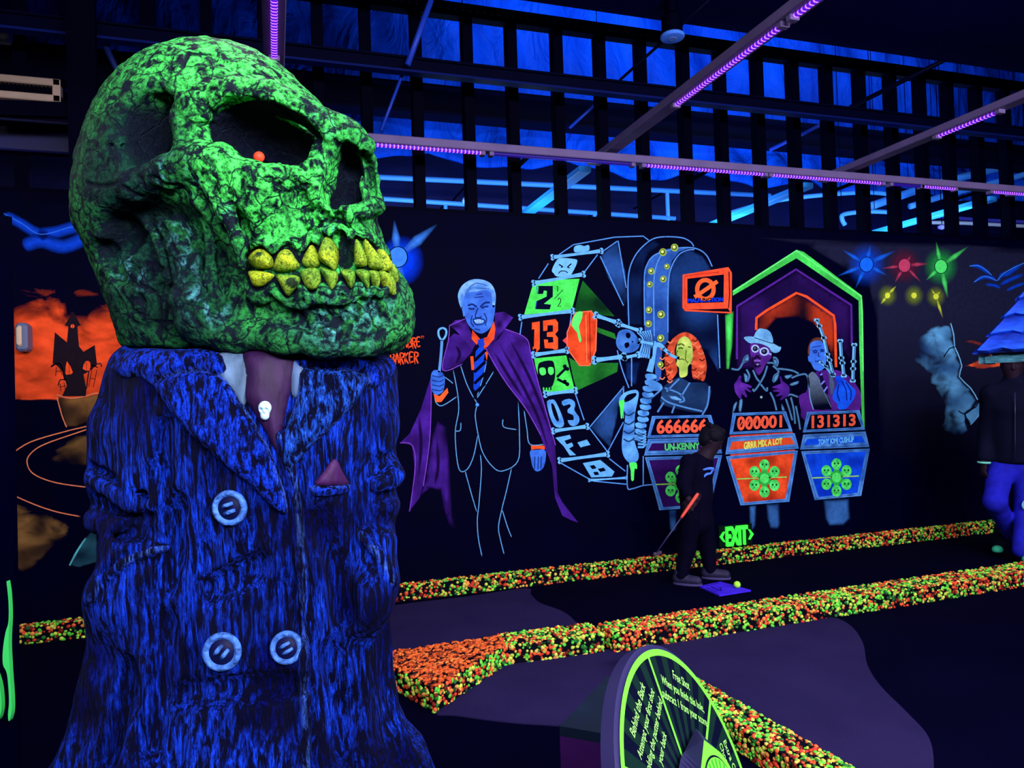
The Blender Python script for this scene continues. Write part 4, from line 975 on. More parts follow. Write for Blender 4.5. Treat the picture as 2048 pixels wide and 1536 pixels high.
class Paint:
    def __init__(s, name, parent, m=None, label=None):
        s.name, s.parent, s.m, s.label = name, parent, m or M_paint, label; s.V = []; s.F = []; s.C = []
    def _add(s, P, Fc, Cc, layer):
        o = len(s.V); y = YW-.0022-.00035*layer
        s.V.extend(on_y(p[0], p[1], y) for p in P); s.F.extend(tuple(i+o for i in f) for f in Fc)
        Cc = np.asarray(Cc, float)
        if Cc.ndim == 1: Cc = np.tile(Cc, (len(P), 1))
        if Cc.shape[1] == 3: Cc = np.c_[Cc, np.ones(len(Cc))]
        s.C.extend(Cc)
    def fill(s, pts, col, layer=0, sp=0, step=None, feather=0, closed=True):
        P = np.array(spline(pts, sp, True) if sp else pts, float); n = len(P); lo, hi = P.min(0), P.max(0)
        if callable(col) or feather:
            step = step or max(2.5, (hi-lo).max()/26)
            g = np.array([(x, y) for y in np.arange(lo[1]+step/2, hi[1], step) for x in np.arange(lo[0]+step/2, hi[0], step)]).reshape(-1, 2)
            vin = np.r_[P, g]
        else: vin = P
        r = delaunay_2d_cdt([Vector(v) for v in vin], [(i, (i+1) % n) for i in range(n)], [], 1, 1e-4)
        q = np.array([v[:] for v in r[0]])
        if not len(q): return s
        c = np.asarray(col(q) if callable(col) else np.tile(np.array(col), (len(q), 1)), float)
        if c.shape[1] == 3: c = np.c_[c, np.ones(len(c))]
        if feather:
            d = np.full(len(q), 1e9)
            for a, b in zip(P, np.roll(P, -1, 0)):
                ab = b-a; t = np.clip(((q-a)@ab)/(ab@ab+1e-9), 0, 1); d = np.minimum(d, np.linalg.norm(q-a-t[:, None]*ab, axis=1))
            k = np.clip(d/feather, 0, 1); c = c.copy(); c[:, 3] = c[:, 3]*k*k*(3-2*k)
        s._add(q, [tuple(f) for f in r[2]], c, layer); return s
    def stroke(s, pts, w, col, layer=2, sp=5, soft=False, taper=0.0, closed=False):
        P = np.array(spline(pts, sp, closed) if (sp and len(pts) > 2) else pts, float)
        if closed: P = np.r_[P, P[:1]]
        n = len(P); T = np.gradient(P, axis=0) if n > 2 else np.tile(P[-1]-P[0], (n, 1)); T /= np.linalg.norm(T, axis=1, keepdims=True)+1e-9
        Nn = np.c_[-T[:, 1], T[:, 0]]; t = np.linspace(0, 1, n)
        wd = np.interp(t, np.linspace(0, 1, len(w)), w) if hasattr(w, '__len__') else np.full(n, float(w))
        al = np.ones(n)
        if taper: al = np.clip(np.minimum(t, 1-t)/taper, 0.0, 1)
        c = np.array(col, float); c = np.r_[c, 1.0] if len(c) == 3 else c
        cols = [(-1, 0), (-.5, .65), (0, 1), (.5, .65), (1, 0)] if soft else [(-.5, 1), (.5, 1)]
        m = len(cols); V = []; Cc = []
        for i in range(n):
            for k, a in cols:
                V.append(P[i]+Nn[i]*wd[i]*k*(.4+.6*al[i])); Cc.append((c[0], c[1], c[2], c[3]*a*al[i]))
        Fc = [(i*m+j, i*m+j+1, (i+1)*m+j+1, (i+1)*m+j) for i in range(n-1) for j in range(m-1)]
        s._add(V, Fc, Cc, layer); return s
    def poly(s, pts, w, col, layer=2, **k): return s.stroke(pts, w, col, layer, sp=0, closed=k.pop('closed', True), **k)
    def glow(s, c, rx, ry, col, layer=0, a=1.0, core=0.0, pw=1.6, n=36, rot=0):
        V = [c]; Cc = [(*col[:3], a)]; Fc = []; R_ = 9
        for j in range(1, R_+1):
            t = j/R_; al = a*(1 if t <= core else (1-(t-core)/(1-core))**pw)
            for k in range(n):
                an = 2*PI*k/n; x, y = rx*t*math.cos(an), ry*t*math.sin(an)
                V.append((c[0]+x*math.cos(rot)-y*math.sin(rot), c[1]+x*math.sin(rot)+y*math.cos(rot))); Cc.append((*col[:3], al))
        for k in range(n): Fc.append((0, 1+k, 1+(k+1) % n))
        for j in range(R_-1):
            for k in range(n): Fc.append((1+j*n+k, 1+j*n+(k+1) % n, 1+(j+1)*n+(k+1) % n, 1+(j+1)*n+k))
        s._add(V, Fc, Cc, layer); return s
    def disc(s, c, rx, ry, col, layer=1, n=24, rot=0):
        return s.fill([(c[0]+rx*math.cos(2*PI*k/n)*math.cos(rot)-ry*math.sin(2*PI*k/n)*math.sin(rot), c[1]+rx*math.cos(2*PI*k/n)*math.sin(rot)+ry*math.sin(2*PI*k/n)*math.cos(rot)) for k in range(n)], col, layer)
    def bone(s, a, b, w, col=BON, layer=2, knob=1.0, dark=BOD):
        a = np.array(a, float); b = np.array(b, float); d = (b-a)/np.linalg.norm(b-a); nn = np.array([-d[1], d[0]])
        s.stroke([a, (a*.75+b*.25), (a+b)/2, a*.25+b*.75, b], [w*1.3, w*.9, w*.8, w*.9, w*1.3], col, layer, sp=2)
        for e, sg in ((a, -1), (b, 1)):
            for q in (-1, 1): s.disc(e+d*sg*w*.15+nn*q*w*.5*knob, w*.55*knob, w*.5*knob, col, layer)
        s.stroke([a+nn*w*.28+d*w, b+nn*w*.28-d*w], w*.2, dark, layer+1, sp=0, soft=True, taper=.2); return s
    def text(s, st, quad, col, layer=3, bold=.02, jitter=0):
        T, Fc = text_mesh(st, bold); lo, hi = T.min(0), T.max(0); u = (T-lo)/(hi-lo)
        q = [np.array(v, float) for v in quad]      # top-left, top-right, bottom-right, bottom-left
        P = [(q[3]*(1-a)+q[2]*a)*(1-b)+(q[0]*(1-a)+q[1]*a)*b for a, b in u]
        s._add(P, Fc, col, layer); return s
    def done(s):
        o = mesh(s.name, np.array(s.V), s.F, s.m, s.parent, False, np.array(s.C)); 
        if s.label: o['label'] = s.label
        me = o.data
        return o
def grad(p0, p1, c0, c1):
    p0 = np.array(p0, float); p1 = np.array(p1, float); d = p1-p0; c0 = np.array(c0[:3]); c1 = np.array(c1[:3])
    return lambda q: c0+(c1-c0)*np.clip(((q-p0)@d)/(d@d), 0, 1)[:, None]
def mott(c0, c1, sc=.06, seed=0, bias=0.0):
    c0 = np.array(c0[:3]); c1 = np.array(c1[:3])
    return lambda q: c0+(c1-c0)*np.clip(vnoise(np.c_[q, np.zeros(len(q))], sc, seed)*1.5-.25+bias, 0, 1)[:, None]

# ---------- game show painting
p0 = on_y(1260, 1000, YW)
GS = empty('game_show_mural', (p0[0], YW, 0), 'glowing game show mural with caped host, bone wheel and three podium players', 'mural')
# the caped man
P = Paint('painted_host', GS, None, 'painted grey-haired man in a purple cape')
cape = grad(Z4((300, 560))[0], Z4((700, 1000))[0], C(84, 32, 150), C(70, 26, 132))
P.fill(Z4((325, 520), (420, 545), (405, 600), (355, 655), (272, 684), (290, 600), (300, 545)), mott(C(76, 34, 160), PUD, .05, 2), 0)
P.fill(Z4((462, 580), (520, 545), (548, 500), (640, 540), (660, 600), (690, 720), (740, 900), (768, 1000), (780, 1220), (800, 1260), (870, 1350), (840, 1340), (800, 1320), (768, 1240), (755, 1100), (700, 960), (640, 850), (560, 750), (500, 660)), mott(C(76, 34, 160), C(44, 16, 92), .06, 3), 0)
P.fill(Z4((222, 715), (224, 850), (218, 1000), (205, 1120), (175, 1240), (125, 1305), (150, 1190), (150, 1090), (140, 1010), (88, 1000), (130, 960), (180, 850), (205, 770)), mott(C(74, 32, 156), C(50, 18, 104), .05, 4), 0)
P.fill(Z4((250, 900), (290, 930), (305, 1050), (312, 1200), (318, 1320), (340, 1385), (300, 1360), (275, 1280), (265, 1210), (220, 1200), (170, 1245), (200, 1150), (215, 1050), (230, 960)), mott(C(70, 30, 148), C(30, 10, 66), .05, 5), 0, feather=6)
P.fill(Z4((305, 485), (330, 462), (372, 456), (385, 480), (400, 520), (428, 555), (405, 590), (370, 545), (325, 500)), mott(C(86, 40, 170), PUD, .08, 6), 1)
P.fill(Z4((505, 430), (545, 424), (585, 450), (555, 490), (530, 520), (500, 560), (470, 580), (495, 520), (505, 470)), mott(C(82, 38, 166), PUD, .08, 7), 1)
for q in (((520, 560), (600, 700), (690, 880), (745, 1050)), ((560, 530), (640, 680), (700, 820), (750, 960)), ((500, 600), (560, 700), (640, 820)), ((330, 570), (350, 610), (330, 660)), ((385, 560), (370, 620)), ((170, 880), (180, 1000), (170, 1150)), ((250, 980), (255, 1100), (240, 1190)), ((200, 800), (200, 950))):
    P.stroke(Z4(*q), 4, C(26, 8, 58), 1, soft=True, taper=.3)
for q in (((548, 500), (640, 540), (662, 610), (690, 720), (745, 920), (770, 1010)), ((462, 580), (500, 650), (560, 745), (640, 850), (705, 965)), ((305, 485), (300, 550), (275, 680), (360, 655)), ((305, 485), (372, 456)), ((88, 1000), (140, 1010), (155, 1100), (130, 1300)), ((224, 720), (224, 850), (216, 1010), (190, 1190))):
    P.stroke(Z4(*q), 1.8, C(126, 66, 196), 2)
P.fill(Z4((405, 505), (440, 545), (470, 535), (500, 465), (507, 500), (500, 545), (460, 590), (440, 545), (425, 570), (402, 545)), mott(C(255, 92, 46), C(215, 60, 30), .1, 1), 2)
P.stroke(Z4((403, 620), (408, 680)), 6, ORA, 2, sp=0); P.stroke(Z4((468, 600), (462, 640)), 6, ORA, 2, sp=0)
P.fill(Z4((430, 548), (455, 540), (460, 570), (445, 585), (430, 570)), C(22, 62, 200), 3)
P.fill(Z4((420, 600), (438, 575), (455, 580), (468, 640), (440, 740), (425, 785), (410, 760), (412, 680)), C(20, 70, 215), 2)
for y in (600, 650, 700, 745): P.stroke(Z4((414, y+40), (462, y-6)), 6, BLK, 3, sp=0)
# face
P.fill(Z4((352, 340), (400, 300), (470, 310), (500, 360), (506, 400), (500, 450), (488, 490), (455, 518), (425, 515), (390, 485), (370, 440), (358, 400)), mott(C(70, 128, 240), C(52, 96, 205), .07, 9), 3, sp=4)
P.fill(Z4((342, 350), (360, 310), (400, 284), (450, 284), (490, 305), (508, 350), (504, 400), (494, 400), (490, 350), (470, 330), (430, 335), (390, 340), (368, 360), (362, 410), (350, 395)), mott(C(140, 200, 255), C(80, 140, 225), .12, 10), 4, sp=4)
for q in (((380, 330), (420, 300), (470, 310)), ((372, 350), (400, 320)), ((420, 320), (480, 325))): P.stroke(Z4(*q), 1.4, C(60, 110, 200), 5, soft=True)
P.fill(Z4((358, 405), (368, 400), (376, 440), (366, 446)), C(72, 130, 240), 4); P.fill(Z4((492, 395), (504, 396), (502, 440), (492, 440)), C(60, 112, 225), 4)
for q, w in ((((385, 398), (405, 392), (425, 404)), 2.6), (((440, 404), (460, 386), (482, 384)), 2.6), (((388, 410), (405, 412), (415, 410)), 2.4), (((446, 408), (462, 402), (476, 402)), 2.4), (((430, 408), (418, 445), (432, 452), (446, 446)), 1.6), (((405, 440), (400, 470), (412, 490)), 1.5), (((456, 430), (468, 455), (462, 485)), 1.5), (((420, 350), (450, 345)), 1.2), (((415, 362), (455, 358)), 1.2), (((408, 458), (432, 452), (460, 462), (452, 478), (420, 480), (408, 458)), 1.6), (((415, 500), (440, 504)), 1.4)):
    P.stroke(Z4(*q), w, C(14, 40, 120), 5, soft=True)
P.fill(Z4((412, 462), (434, 457), (456, 464), (448, 474), (422, 475)), C(150, 195, 250), 6)
for x in (424, 434, 445): P.stroke(Z4((x, 459), (x, 475)), .7, C(20, 50, 130), 7, sp=0)
# hands and cuffs
hand = mott(C(66, 126, 240), C(44, 90, 195), .09, 12)
P.fill(Z4((228, 690), (250, 680), (280, 700), (284, 740), (276, 775), (250, 790), (230, 775), (222, 730)), hand, 3, sp=3)
for y in (705, 725, 745, 765): P.stroke(Z4((228, y), (262, y+6), (280, y-4)), 1.2, C(14, 40, 120), 4, soft=True)
P.fill(Z4((235, 785), (262, 795), (296, 758), (300, 780), (270, 820), (245, 822)), C(255, 100, 44), 3)
P.fill(Z4((662, 1012), (722, 1012), (724, 1028), (664, 1032)), ORA, 3)
P.fill(Z4((662, 1032), (722, 1030), (727, 1070), (716, 1110), (690, 1126), (672, 1110), (662, 1070)), hand, 3, sp=3)
for x in (680, 695, 708): P.stroke(Z4((x, 1060), (x-2, 1115)), 1.3, C(14, 40, 120), 4, soft=True)
# loop stick
P.stroke(Z4((275, 495), (258, 505), (258, 530), (272, 548), (288, 530), (290, 505), (275, 495)), 4, BON, 3)
P.stroke(Z4((272, 548), (268, 610), (260, 690)), 5.5, C(90, 150, 220), 3)
# suit lines
LN = C(92, 158, 215)
for q in (((352, 655), (380, 740), (412, 805)), ((468, 635), (455, 700), (425, 800)), ((500, 685), (460, 750), (425, 805)), ((412, 805), (425, 830), (418, 880), (430, 960), (450, 1040), (490, 1100), (535, 1124), (605, 1080), (612, 960), (606, 815)), ((320, 675), (340, 780), (345, 860), (330, 960), (345, 1110), (380, 1118), (410, 1060), (430, 960)),
          ((380, 820), (412, 826)), ((445, 832), (525, 810)), ((440, 825), (475, 800)), ((540, 895), (604, 898)), ((540, 895), (543, 930), (602, 942)), ((355, 910), (352, 945), (330, 948)), ((632, 855), (645, 940), (658, 1006), (722, 1006)), ((282, 710), (310, 730), (320, 740)), ((240, 800), (248, 826), (275, 836), (340, 795)),
          ((372, 1118), (400, 1220), (425, 1305)), ((440, 1050), (445, 1120), (435, 1260), (427, 1340), (432, 1420), (448, 1500)), ((578, 1108), (555, 1210), (535, 1290), (520, 1370), (530, 1430), (545, 1490)), ((535, 1290), (560, 1370), (578, 1415)), ((450, 1070), (480, 1075)), ((470, 1105), (480, 1090))):
    P.stroke(Z4(*q), 1.9, LN, 2, taper=.04)
P.disc(Z4((427, 833))[0], 4, 4, MBL, 3); P.disc(Z4((427, 832))[0], 2.4, 2.4, LBL, 4)
P.done()
# lettering beside the man
P = Paint('painted_lettering', GS, None, 'orange dripping letters beside the skull')
def drip(word, x0, y0, cw, ch, sl, pw=3.0):
    G_ = {'B': [[(0, 1), (0, 0)], [(0, 0), (.7, .08), (.75, .38), (.1, .48)], [(.1, .48), (.8, .6), (.75, .95), (0, 1)]], 'A': [[(.02, 1), (.4, 0), (.8, 1.05)], [(.2, .62), (.66, .6)]], 'M': [[(0, 1), (.1, 0), (.42, .7), (.75, 0), (.85, 1)]], 'C': [[(.8, .12), (.4, 0), (.05, .3), (.05, .7), (.4, 1), (.8, .9)]], 'R': [[(0, 1.05), (0, 0)], [(0, 0), (.75, .1), (.7, .42), (.05, .52)], [(.2, .5), (.8, 1.2)]], 'E': [[(.78, 0), (0, .02), (.02, .98), (.8, .95)], [(.03, .48), (.62, .46)]], 'K': [[(0, 1), (0, 0)], [(.75, 0), (.06, .5), (.8, 1.15)]], 'O': [[(.4, 0), (.05, .4), (.2, .95), (.6, .95), (.78, .4), (.4, 0)]], 'T': [[(0, 0), (.8, 0)], [(.4, 0), (.4, 1)]], 'm': [[(0, .4), (.1, 0), (.25, .3), (.4, 0), (.5, .4)]]}
    for i, ch_ in enumerate(word):
        for sg in G_[ch_]:
            pts = [(x0+i*cw+a*cw*.92, y0+b*ch+(x0+i*cw)*0+sl*i*cw) for a, b in sg]
            P.stroke(pts, pw, ORA, 2, sp=4 if len(pts) > 2 else 0)
    for i in range(len(word)): P.stroke([(x0+i*cw+cw*.1, y0+ch*.95+sl*i*cw), (x0+i*cw+cw*.1, y0+ch*(1.12+.08*(i % 3))+sl*i*cw)], [2.2, .8], ORA, 2, sp=0)
drip('BOB', 786, 651, 11.5, 19, -.03); drip('MACABRE', 780, 678, 9, 18, -.06, 2.6); drip('BARKER', 781, 707, 9.6, 19, -.06, 2.8); drip('Tm', 842, 672, 4, 4, 0, 1)
P.done()
# the wheel of bones
P = Paint('painted_wheel', GS, None, 'painted wheel of bones and glowing numbers')
for q, c in ((((560, 170), (655, 88), (700, 250), (720, 400), (690, 460), (600, 290)), mott(C(40, 84, 160), C(6, 16, 50), .03, 3)), (((500, 1130), (690, 905), (650, 1100), (615, 1245)), mott(C(44, 92, 170), C(4, 12, 44), .03, 5))): P.fill(Z5(*q), c, 0, feather=3)
P.fill(Z5((462, 310), (640, 510), (520, 500), (470, 480), (410, 500), (420, 460), (440, 380)), mott(C(30, 124, 40), C(8, 44, 24), .03, 6), 0)
P.fill(Z5((385, 740), (420, 760), (540, 770), (660, 770), (655, 820), (430, 925), (410, 860)), mott(C(34, 130, 42), C(6, 40, 24), .03, 7), 0)
P.fill(Z5((540, 570), (640, 605), (650, 640), (545, 600)), mott(C(40, 140, 46), C(10, 50, 26), .05, 8), 0)
for q in (((462, 310), (640, 510)), ((540, 570), (640, 605)), ((430, 925), (655, 825)), ((545, 712), (640, 715))): P.stroke(Z5(*q), 2.6, C(110, 250, 60), 1, sp=0, taper=.15)
P.fill(Z5((180, 345), (195, 310), (445, 300), (400, 480), (135, 500)), mott(C(84, 255, 104), C(70, 225, 84), .05, 1), 1)
P.fill(Z5((190, 745), (370, 728), (412, 900), (430, 925), (245, 938), (200, 800)), mott(C(84, 255, 104), C(60, 205, 70), .05, 2), 1)
# figures on the wheel
P.fill(Z5((300, 270), (290, 250), (318, 195), (345, 185), (415, 190), (432, 205), (405, 265), (385, 285), (320, 288)), C(118, 196, 255), 2, sp=3)
for q, w in ((((330, 220), (352, 234)), 2.6), (((352, 232), (340, 238)), 2), (((398, 216), (376, 236)), 2.6), (((376, 236), (390, 240)), 2), (((326, 272), (340, 258), (365, 258), (378, 268)), 1.8)): P.stroke(Z5(*q), w, BLK, 3)
P.fill(Z5((215, 340), (295, 340), (295, 400), (245, 440), (285, 445), (278, 472), (198, 470), (205, 425), (260, 400), (262, 368), (245, 366), (240, 385), (212, 385)), C(4, 10, 40), 2); P.stroke(Z5((210, 385), (205, 345), (215, 338)), 1.4, C(40, 80, 200), 3, sp=0); P.stroke(Z5((205, 425), (198, 470)), 1.6, C(40, 80, 200), 3, sp=0)
P.stroke(Z5((316, 340), (322, 345), (322, 372)), 1.6, C(10, 40, 30), 2, sp=0); P.stroke(Z5((352, 362), (305, 412)), 1.4, C(10, 40, 30), 2, sp=0); P.stroke(Z5((322, 418), (330, 408), (340, 415), (338, 430), (322, 456), (342, 454)), 1.8, C(10, 40, 30), 2, sp=0)
P.fill(Z5((178, 545), (222, 538), (222, 690), (210, 705), (200, 690), (190, 690), (192, 580), (178, 585)), mott(C(255, 96, 44), C(240, 70, 34), .1, 3), 2)
P.fill(Z5((240, 535), (310, 525), (324, 545), (324, 590), (308, 610), (324, 630), (324, 690), (305, 705), (296, 690), (250, 688), (245, 640), (268, 640), (268, 658), (298, 655), (296, 625), (262, 625), (262, 600), (296, 595), (296, 560), (266, 560), (264, 590), (242, 592)), mott(C(255, 96, 44), C(240, 70, 34), .1, 4), 2)
for x, y in ((205, 705), (306, 705), (186, 690)): P.stroke(Z5((x, y-10), (x, y+6)), 2.2, ORA, 2, sp=0)
P.fill(Z5((212, 790), (230, 765), (290, 758), (305, 790), (308, 840), (300, 880), (285, 905), (235, 905), (215, 870)), C(4, 12, 30), 2, sp=3)
P.fill(Z5((222, 800), (250, 798), (256, 830), (235, 840), (222, 825)), GRN, 3, sp=3); P.fill(Z5((270, 796), (296, 796), (300, 825), (285, 838), (270, 825)), GRN, 3, sp=3)
for x in (236, 252, 268, 284): P.stroke(Z5((x, 892), (x, 922)), 2.6, C(4, 12, 30), 3, sp=0)
for a, b in (((318, 850), (368, 800)), ((320, 860), (368, 885))):
    P.stroke(Z5(a, b), 5, C(4, 12, 30), 2, sp=0)
    for dx, dy in ((-6, -10), (8, 4)): P.disc(Z5((b[0]+dx, b[1]+dy))[0], 4, 4, C(4, 12, 30), 2)
for q in (((262, 985), (290, 975), (310, 985), (345, 1060), (358, 1110), (345, 1130), (315, 1128), (290, 1100), (270, 1040)), ((345, 985), (385, 970), (415, 985), (420, 1010), (415, 1035), (440, 1070), (442, 1100), (420, 1122), (392, 1118), (378, 1090), (410, 1090), (408, 1062), (380, 1050), (378, 1030), (395, 1015), (388, 1000), (355, 1010))): P.fill(Z5(*q), mott(C(104, 182, 250), C(66, 132, 215), .08, 2), 2, sp=2)
P.fill(Z5((285, 1000), (302, 1005), (330, 1085), (318, 1095), (298, 1060)), BLK, 3, sp=2)
P.fill(Z5((310, 1188), (390, 1172), (398, 1192), (360, 1205), (372, 1225), (402, 1215), (410, 1235), (385, 1248), (425, 1285), (390, 1288), (355, 1235), (330, 1210)), C(100, 178, 245), 2)
P.fill(Z5((432, 1215), (485, 1198), (505, 1228), (450, 1242)), C(100, 178, 245), 2)
P.fill(Z5((462, 1330), (560, 1312), (640, 1378), (625, 1405), (510, 1410)), C(100, 178, 245), 2)
P.fill(Z5((500, 1345), (525, 1340), (540, 1358), (515, 1364)), BLK, 3); P.fill(Z5((545, 1362), (580, 1355), (592, 1372), (560, 1380)), BLK, 3); P.fill(Z5((520, 1380), (545, 1378), (555, 1395), (530, 1398)), BLK, 3)
P.fill(Z5((412, 135), (420, 118), (450, 112), (470, 118), (495, 112), (498, 140), (460, 150), (420, 152)), C(110, 190, 255), 2, sp=3)
# bones and ribs of the rim
for a, b, w in (((295, 180), (565, 145), 6.5), ((190, 325), (465, 275), 7), ((115, 515), (405, 480), 7), ((190, 725), (372, 700), 7.5), ((255, 945), (420, 925), 7.5), ((300, 1150), (485, 1125), 7), ((335, 1315), (600, 1280), 7), ((500, 1425), (705, 1412), 4)):
    P.bone(*Z5(a, b), w, layer=4)
for q in (((330, 165), (410, 110), (640, 68), (800, 62), (830, 85)), ((270, 215), (215, 300)), ((545, 165), (470, 265)), ((400, 490), (390, 560)), ((122, 540), (112, 610)), ((420, 940), (470, 1090)), ((500, 1135), (600, 1265)), ((500, 1130), (690, 905)), ((660, 88), (705, 350)), ((690, 1100), (605, 1260)), ((340, 1330), (500, 1420)), ((610, 1305), (700, 1375)), ((520, 1430), (705, 1448)), ((570, 150), (655, 90)), ((560, 175), (690, 450))):
    P.stroke(Z5(*q), 2.2, C(84, 150, 235), 3, sp=0)
P.done()
# cabinet behind the wheel with studs
P = Paint('painted_cabinet', GS, None, 'painted riveted blue cabinet')
P.fill(Z5((940, 260), (960, 200), (1000, 150), (1060, 138), (1130, 170), (1180, 240), (1215, 420), (1228, 700), (1225, 830), (1150, 700), (1000, 620), (930, 640)), mott(C(26, 62, 128), C(4, 12, 48), .018, 3), 0, feather=3)
P.fill(Z5((808, 640), (806, 300), (820, 220), (860, 170), (900, 140), (960, 130), (1060, 128), (1000, 150), (960, 200), (942, 300), (940, 640), (905, 700), (900, 860), (870, 880), (860, 660)), mott(C(58, 112, 205), C(26, 62, 138), .03, 5), 1)
P.fill(Z5((720, 260), (780, 130), (860, 82), (900, 110), (830, 160), (810, 220), (800, 400), (800, 560), (720, 560), (700, 500)), mott(C(12, 34, 84), C(1, 4, 36), .03, 6), 0, feather=4)
P.fill(Z5((700, 760), (790, 760), (760, 900), (700, 860)), mott(C(18, 50, 120), C(1, 4, 36), .03, 6), 0, feather=6)
for q in (((720, 560), (716, 300), (750, 180), (820, 100), (890, 68), (1010, 70), (1065, 95), (1082, 120)), ((862, 620), (858, 350), (872, 230), (905, 160)), ((808, 560), (806, 300), (822, 220), (860, 170), (930, 145), (1000, 128), (1090, 130), (1150, 165), (1185, 232)), ((938, 600), (940, 330), (960, 230), (1000, 165), (1050, 140), (1085, 138)), ((1215, 500), (1228, 800)), ((735, 740), (735, 900)), ((655, 700), (680, 800), (720, 910)), ((690, 1080), (690, 900))):
    P.stroke(Z5(*q), 2.4, C(84, 146, 230), 3)
PF = Paint('painted_cabinet_foot', GS, None, 'painted foot of the riveted cabinet')
for q in (((712, 1340), (712, 1465), (742, 1472), (800, 1455), (880, 1448)), ((800, 1290), (800, 1452))): PF.stroke(Z5(*q), 2.4, C(84, 146, 230), 3)
PF.done()
for x, y, r in ((910, 152, 7.5), (975, 126, 7.5), (845, 258, 6.5), (932, 232, 5.5), (837, 332, 6), (912, 302, 6.5), (832, 475, 6.5), (900, 500, 7.5), (830, 552, 6.5), (898, 632, 7), (896, 780, 6)):
    c = Z5((x, y))[0]; P.disc(c, r, r*1.05, C(150, 180, 70), 4); P.disc((c[0]-.5, c[1]-.5), r*.66, r*.7, C(60, 80, 30), 5); P.disc((c[0]-1, c[1]-1), r*.42, r*.45, C(225, 240, 130), 6)
P.done()
# skeleton reaching over the wheel, coffin and bone saxophone
P = Paint('painted_skeleton', GS, None, 'painted blue skeleton holding an orange coffin')
cf = mott(C(255, 84, 40), C(200, 52, 26), .06, 4)
P.fill(Z5((420, 490), (510, 480), (540, 530), (535, 700), (500, 785), (445, 785), (375, 690), (375, 600)), cf, 3)
for q in (((420, 490), (510, 480), (540, 530), (535, 700), (500, 785), (445, 785), (375, 690), (375, 600), (420, 490)),): P.poly(Z5(*q), 2.2, C(255, 120, 90), 4)
P.stroke(Z5((500, 490), (505, 770)), 2, C(150, 36, 20), 4, sp=0); P.stroke(Z5((480, 500), (485, 770)), 1.4, C(255, 140, 90), 4, sp=0)
P.fill(Z5((422, 492), (462, 486), (452, 540), (440, 570), (455, 640), (444, 655), (430, 600), (400, 560)), C(96, 250, 110), 5, sp=2)
P.fill(Z5((348, 645), (372, 625), (374, 668)), C(235, 70, 80), 3)
P.bone(*Z5((535, 505), (655, 545)), 8, layer=6); P.bone(*Z5((530, 755), (690, 735)), 9, layer=6); P.bone(*Z5((670, 555), (780, 590)), 7, layer=6); P.bone(*Z5((700, 740), (770, 725)), 7, layer=6)
sk = mott(C(74, 136, 220), C(44, 92, 180), .07, 8)
for k in range(6): P.stroke(Z5((768+k*14, 598-2*k), (800+k*9, 640), (782+k*12, 715+4*k), (775+k*12, 740)), 4, C(96, 170, 250), 5); P.stroke(Z5((775+k*14, 600-2*k), (808+k*9, 640), (790+k*12, 715+4*k)), 1.4, C(10, 34, 90), 6)
P.bone(*Z5((780, 650), (860, 665)), 6, layer=7)
P.fill(Z5((652, 630), (665, 595), (705, 582), (740, 595), (765, 625), (780, 655), (772, 690), (735, 712), (690, 712), (660, 690), (648, 660)), sk, 7, sp=4)
P.fill(Z5((705, 605), (722, 602), (730, 620), (718, 634), (704, 624)), BLK, 8, sp=3); P.fill(Z5((698, 660), (718, 656), (722, 675), (706, 688), (696, 676)), BLK, 8, sp=3); P.fill(Z5((735, 645), (746, 650), (738, 660)), BLK, 8)
for y in (632, 642, 652, 662, 672): P.stroke(Z5((758, y), (772, y+2)), .9, C(10, 34, 90), 8, sp=0)
P.done()
P = Paint('painted_saxophone', GS, None, 'painted saxophone made of bones with green slime')
sx = mott(C(104, 182, 255), C(58, 118, 200), .08, 3)
P.stroke(Z5((995, 742), (960, 730), (925, 700), (895, 672), (868, 672), (858, 700), (850, 760), (835, 820)), [5, 6, 7, 9, 10, 11, 11, 13], C(100, 178, 250), 5)
P.fill(Z5((985, 735), (1004, 735), (1002, 752), (985, 750)), C(50, 100, 220), 6)
for k in range(11):
    y = 850+k*34; x = 845-k*7+(5 if k % 2 else 0)
    P.fill(Z5((x-34, y-14), (x-10, y-20), (x+18, y-16), (x+30, y-4), (x+22, y+12), (x-4, y+16), (x-28, y+8)), sx, 5, sp=3); P.stroke(Z5((x-30, y+10), (x, y+18), (x+24, y+10)), 1.5, C(12, 40, 96), 6, soft=True)
P.fill(Z5((664, 985), (690, 940), (750, 920), (775, 935), (768, 990), (755, 1050), (750, 1150), (755, 1220), (775, 1280), (765, 1320), (725, 1330), (690, 1290), (680, 1230), (688, 1140), (700, 1050)), sx, 6, sp=3)
P.fill(Z5((690, 985), (710, 950), (755, 938), (762, 950), (735, 975), (705, 988)), BLK, 7, sp=3)
for y in (1050, 1100, 1150, 1195): P.stroke(Z5((690, y), (720, y+14), (752, y-6)), 1.8, C(12, 40, 96), 7, soft=True)
for k in range(6): P.stroke(Z5((770, 1150+k*18), (800, 1160+k*16), (815, 1150+k*14)), 4, C(96, 170, 245), 6); P.stroke(Z5((770, 1158+k*18), (800, 1168+k*16)), 1.2, C(12, 40, 96), 7, sp=0)
P.fill(Z5((664, 985), (695, 978), (690, 1020), (684, 1075), (675, 1078), (670, 1020)), GRN, 8, sp=2); P.fill(Z5((722, 1330), (762, 1328), (765, 1365), (752, 1360), (748, 1420), (740, 1430), (732, 1420), (730, 1370)), GRN, 8, sp=2)
P.done()
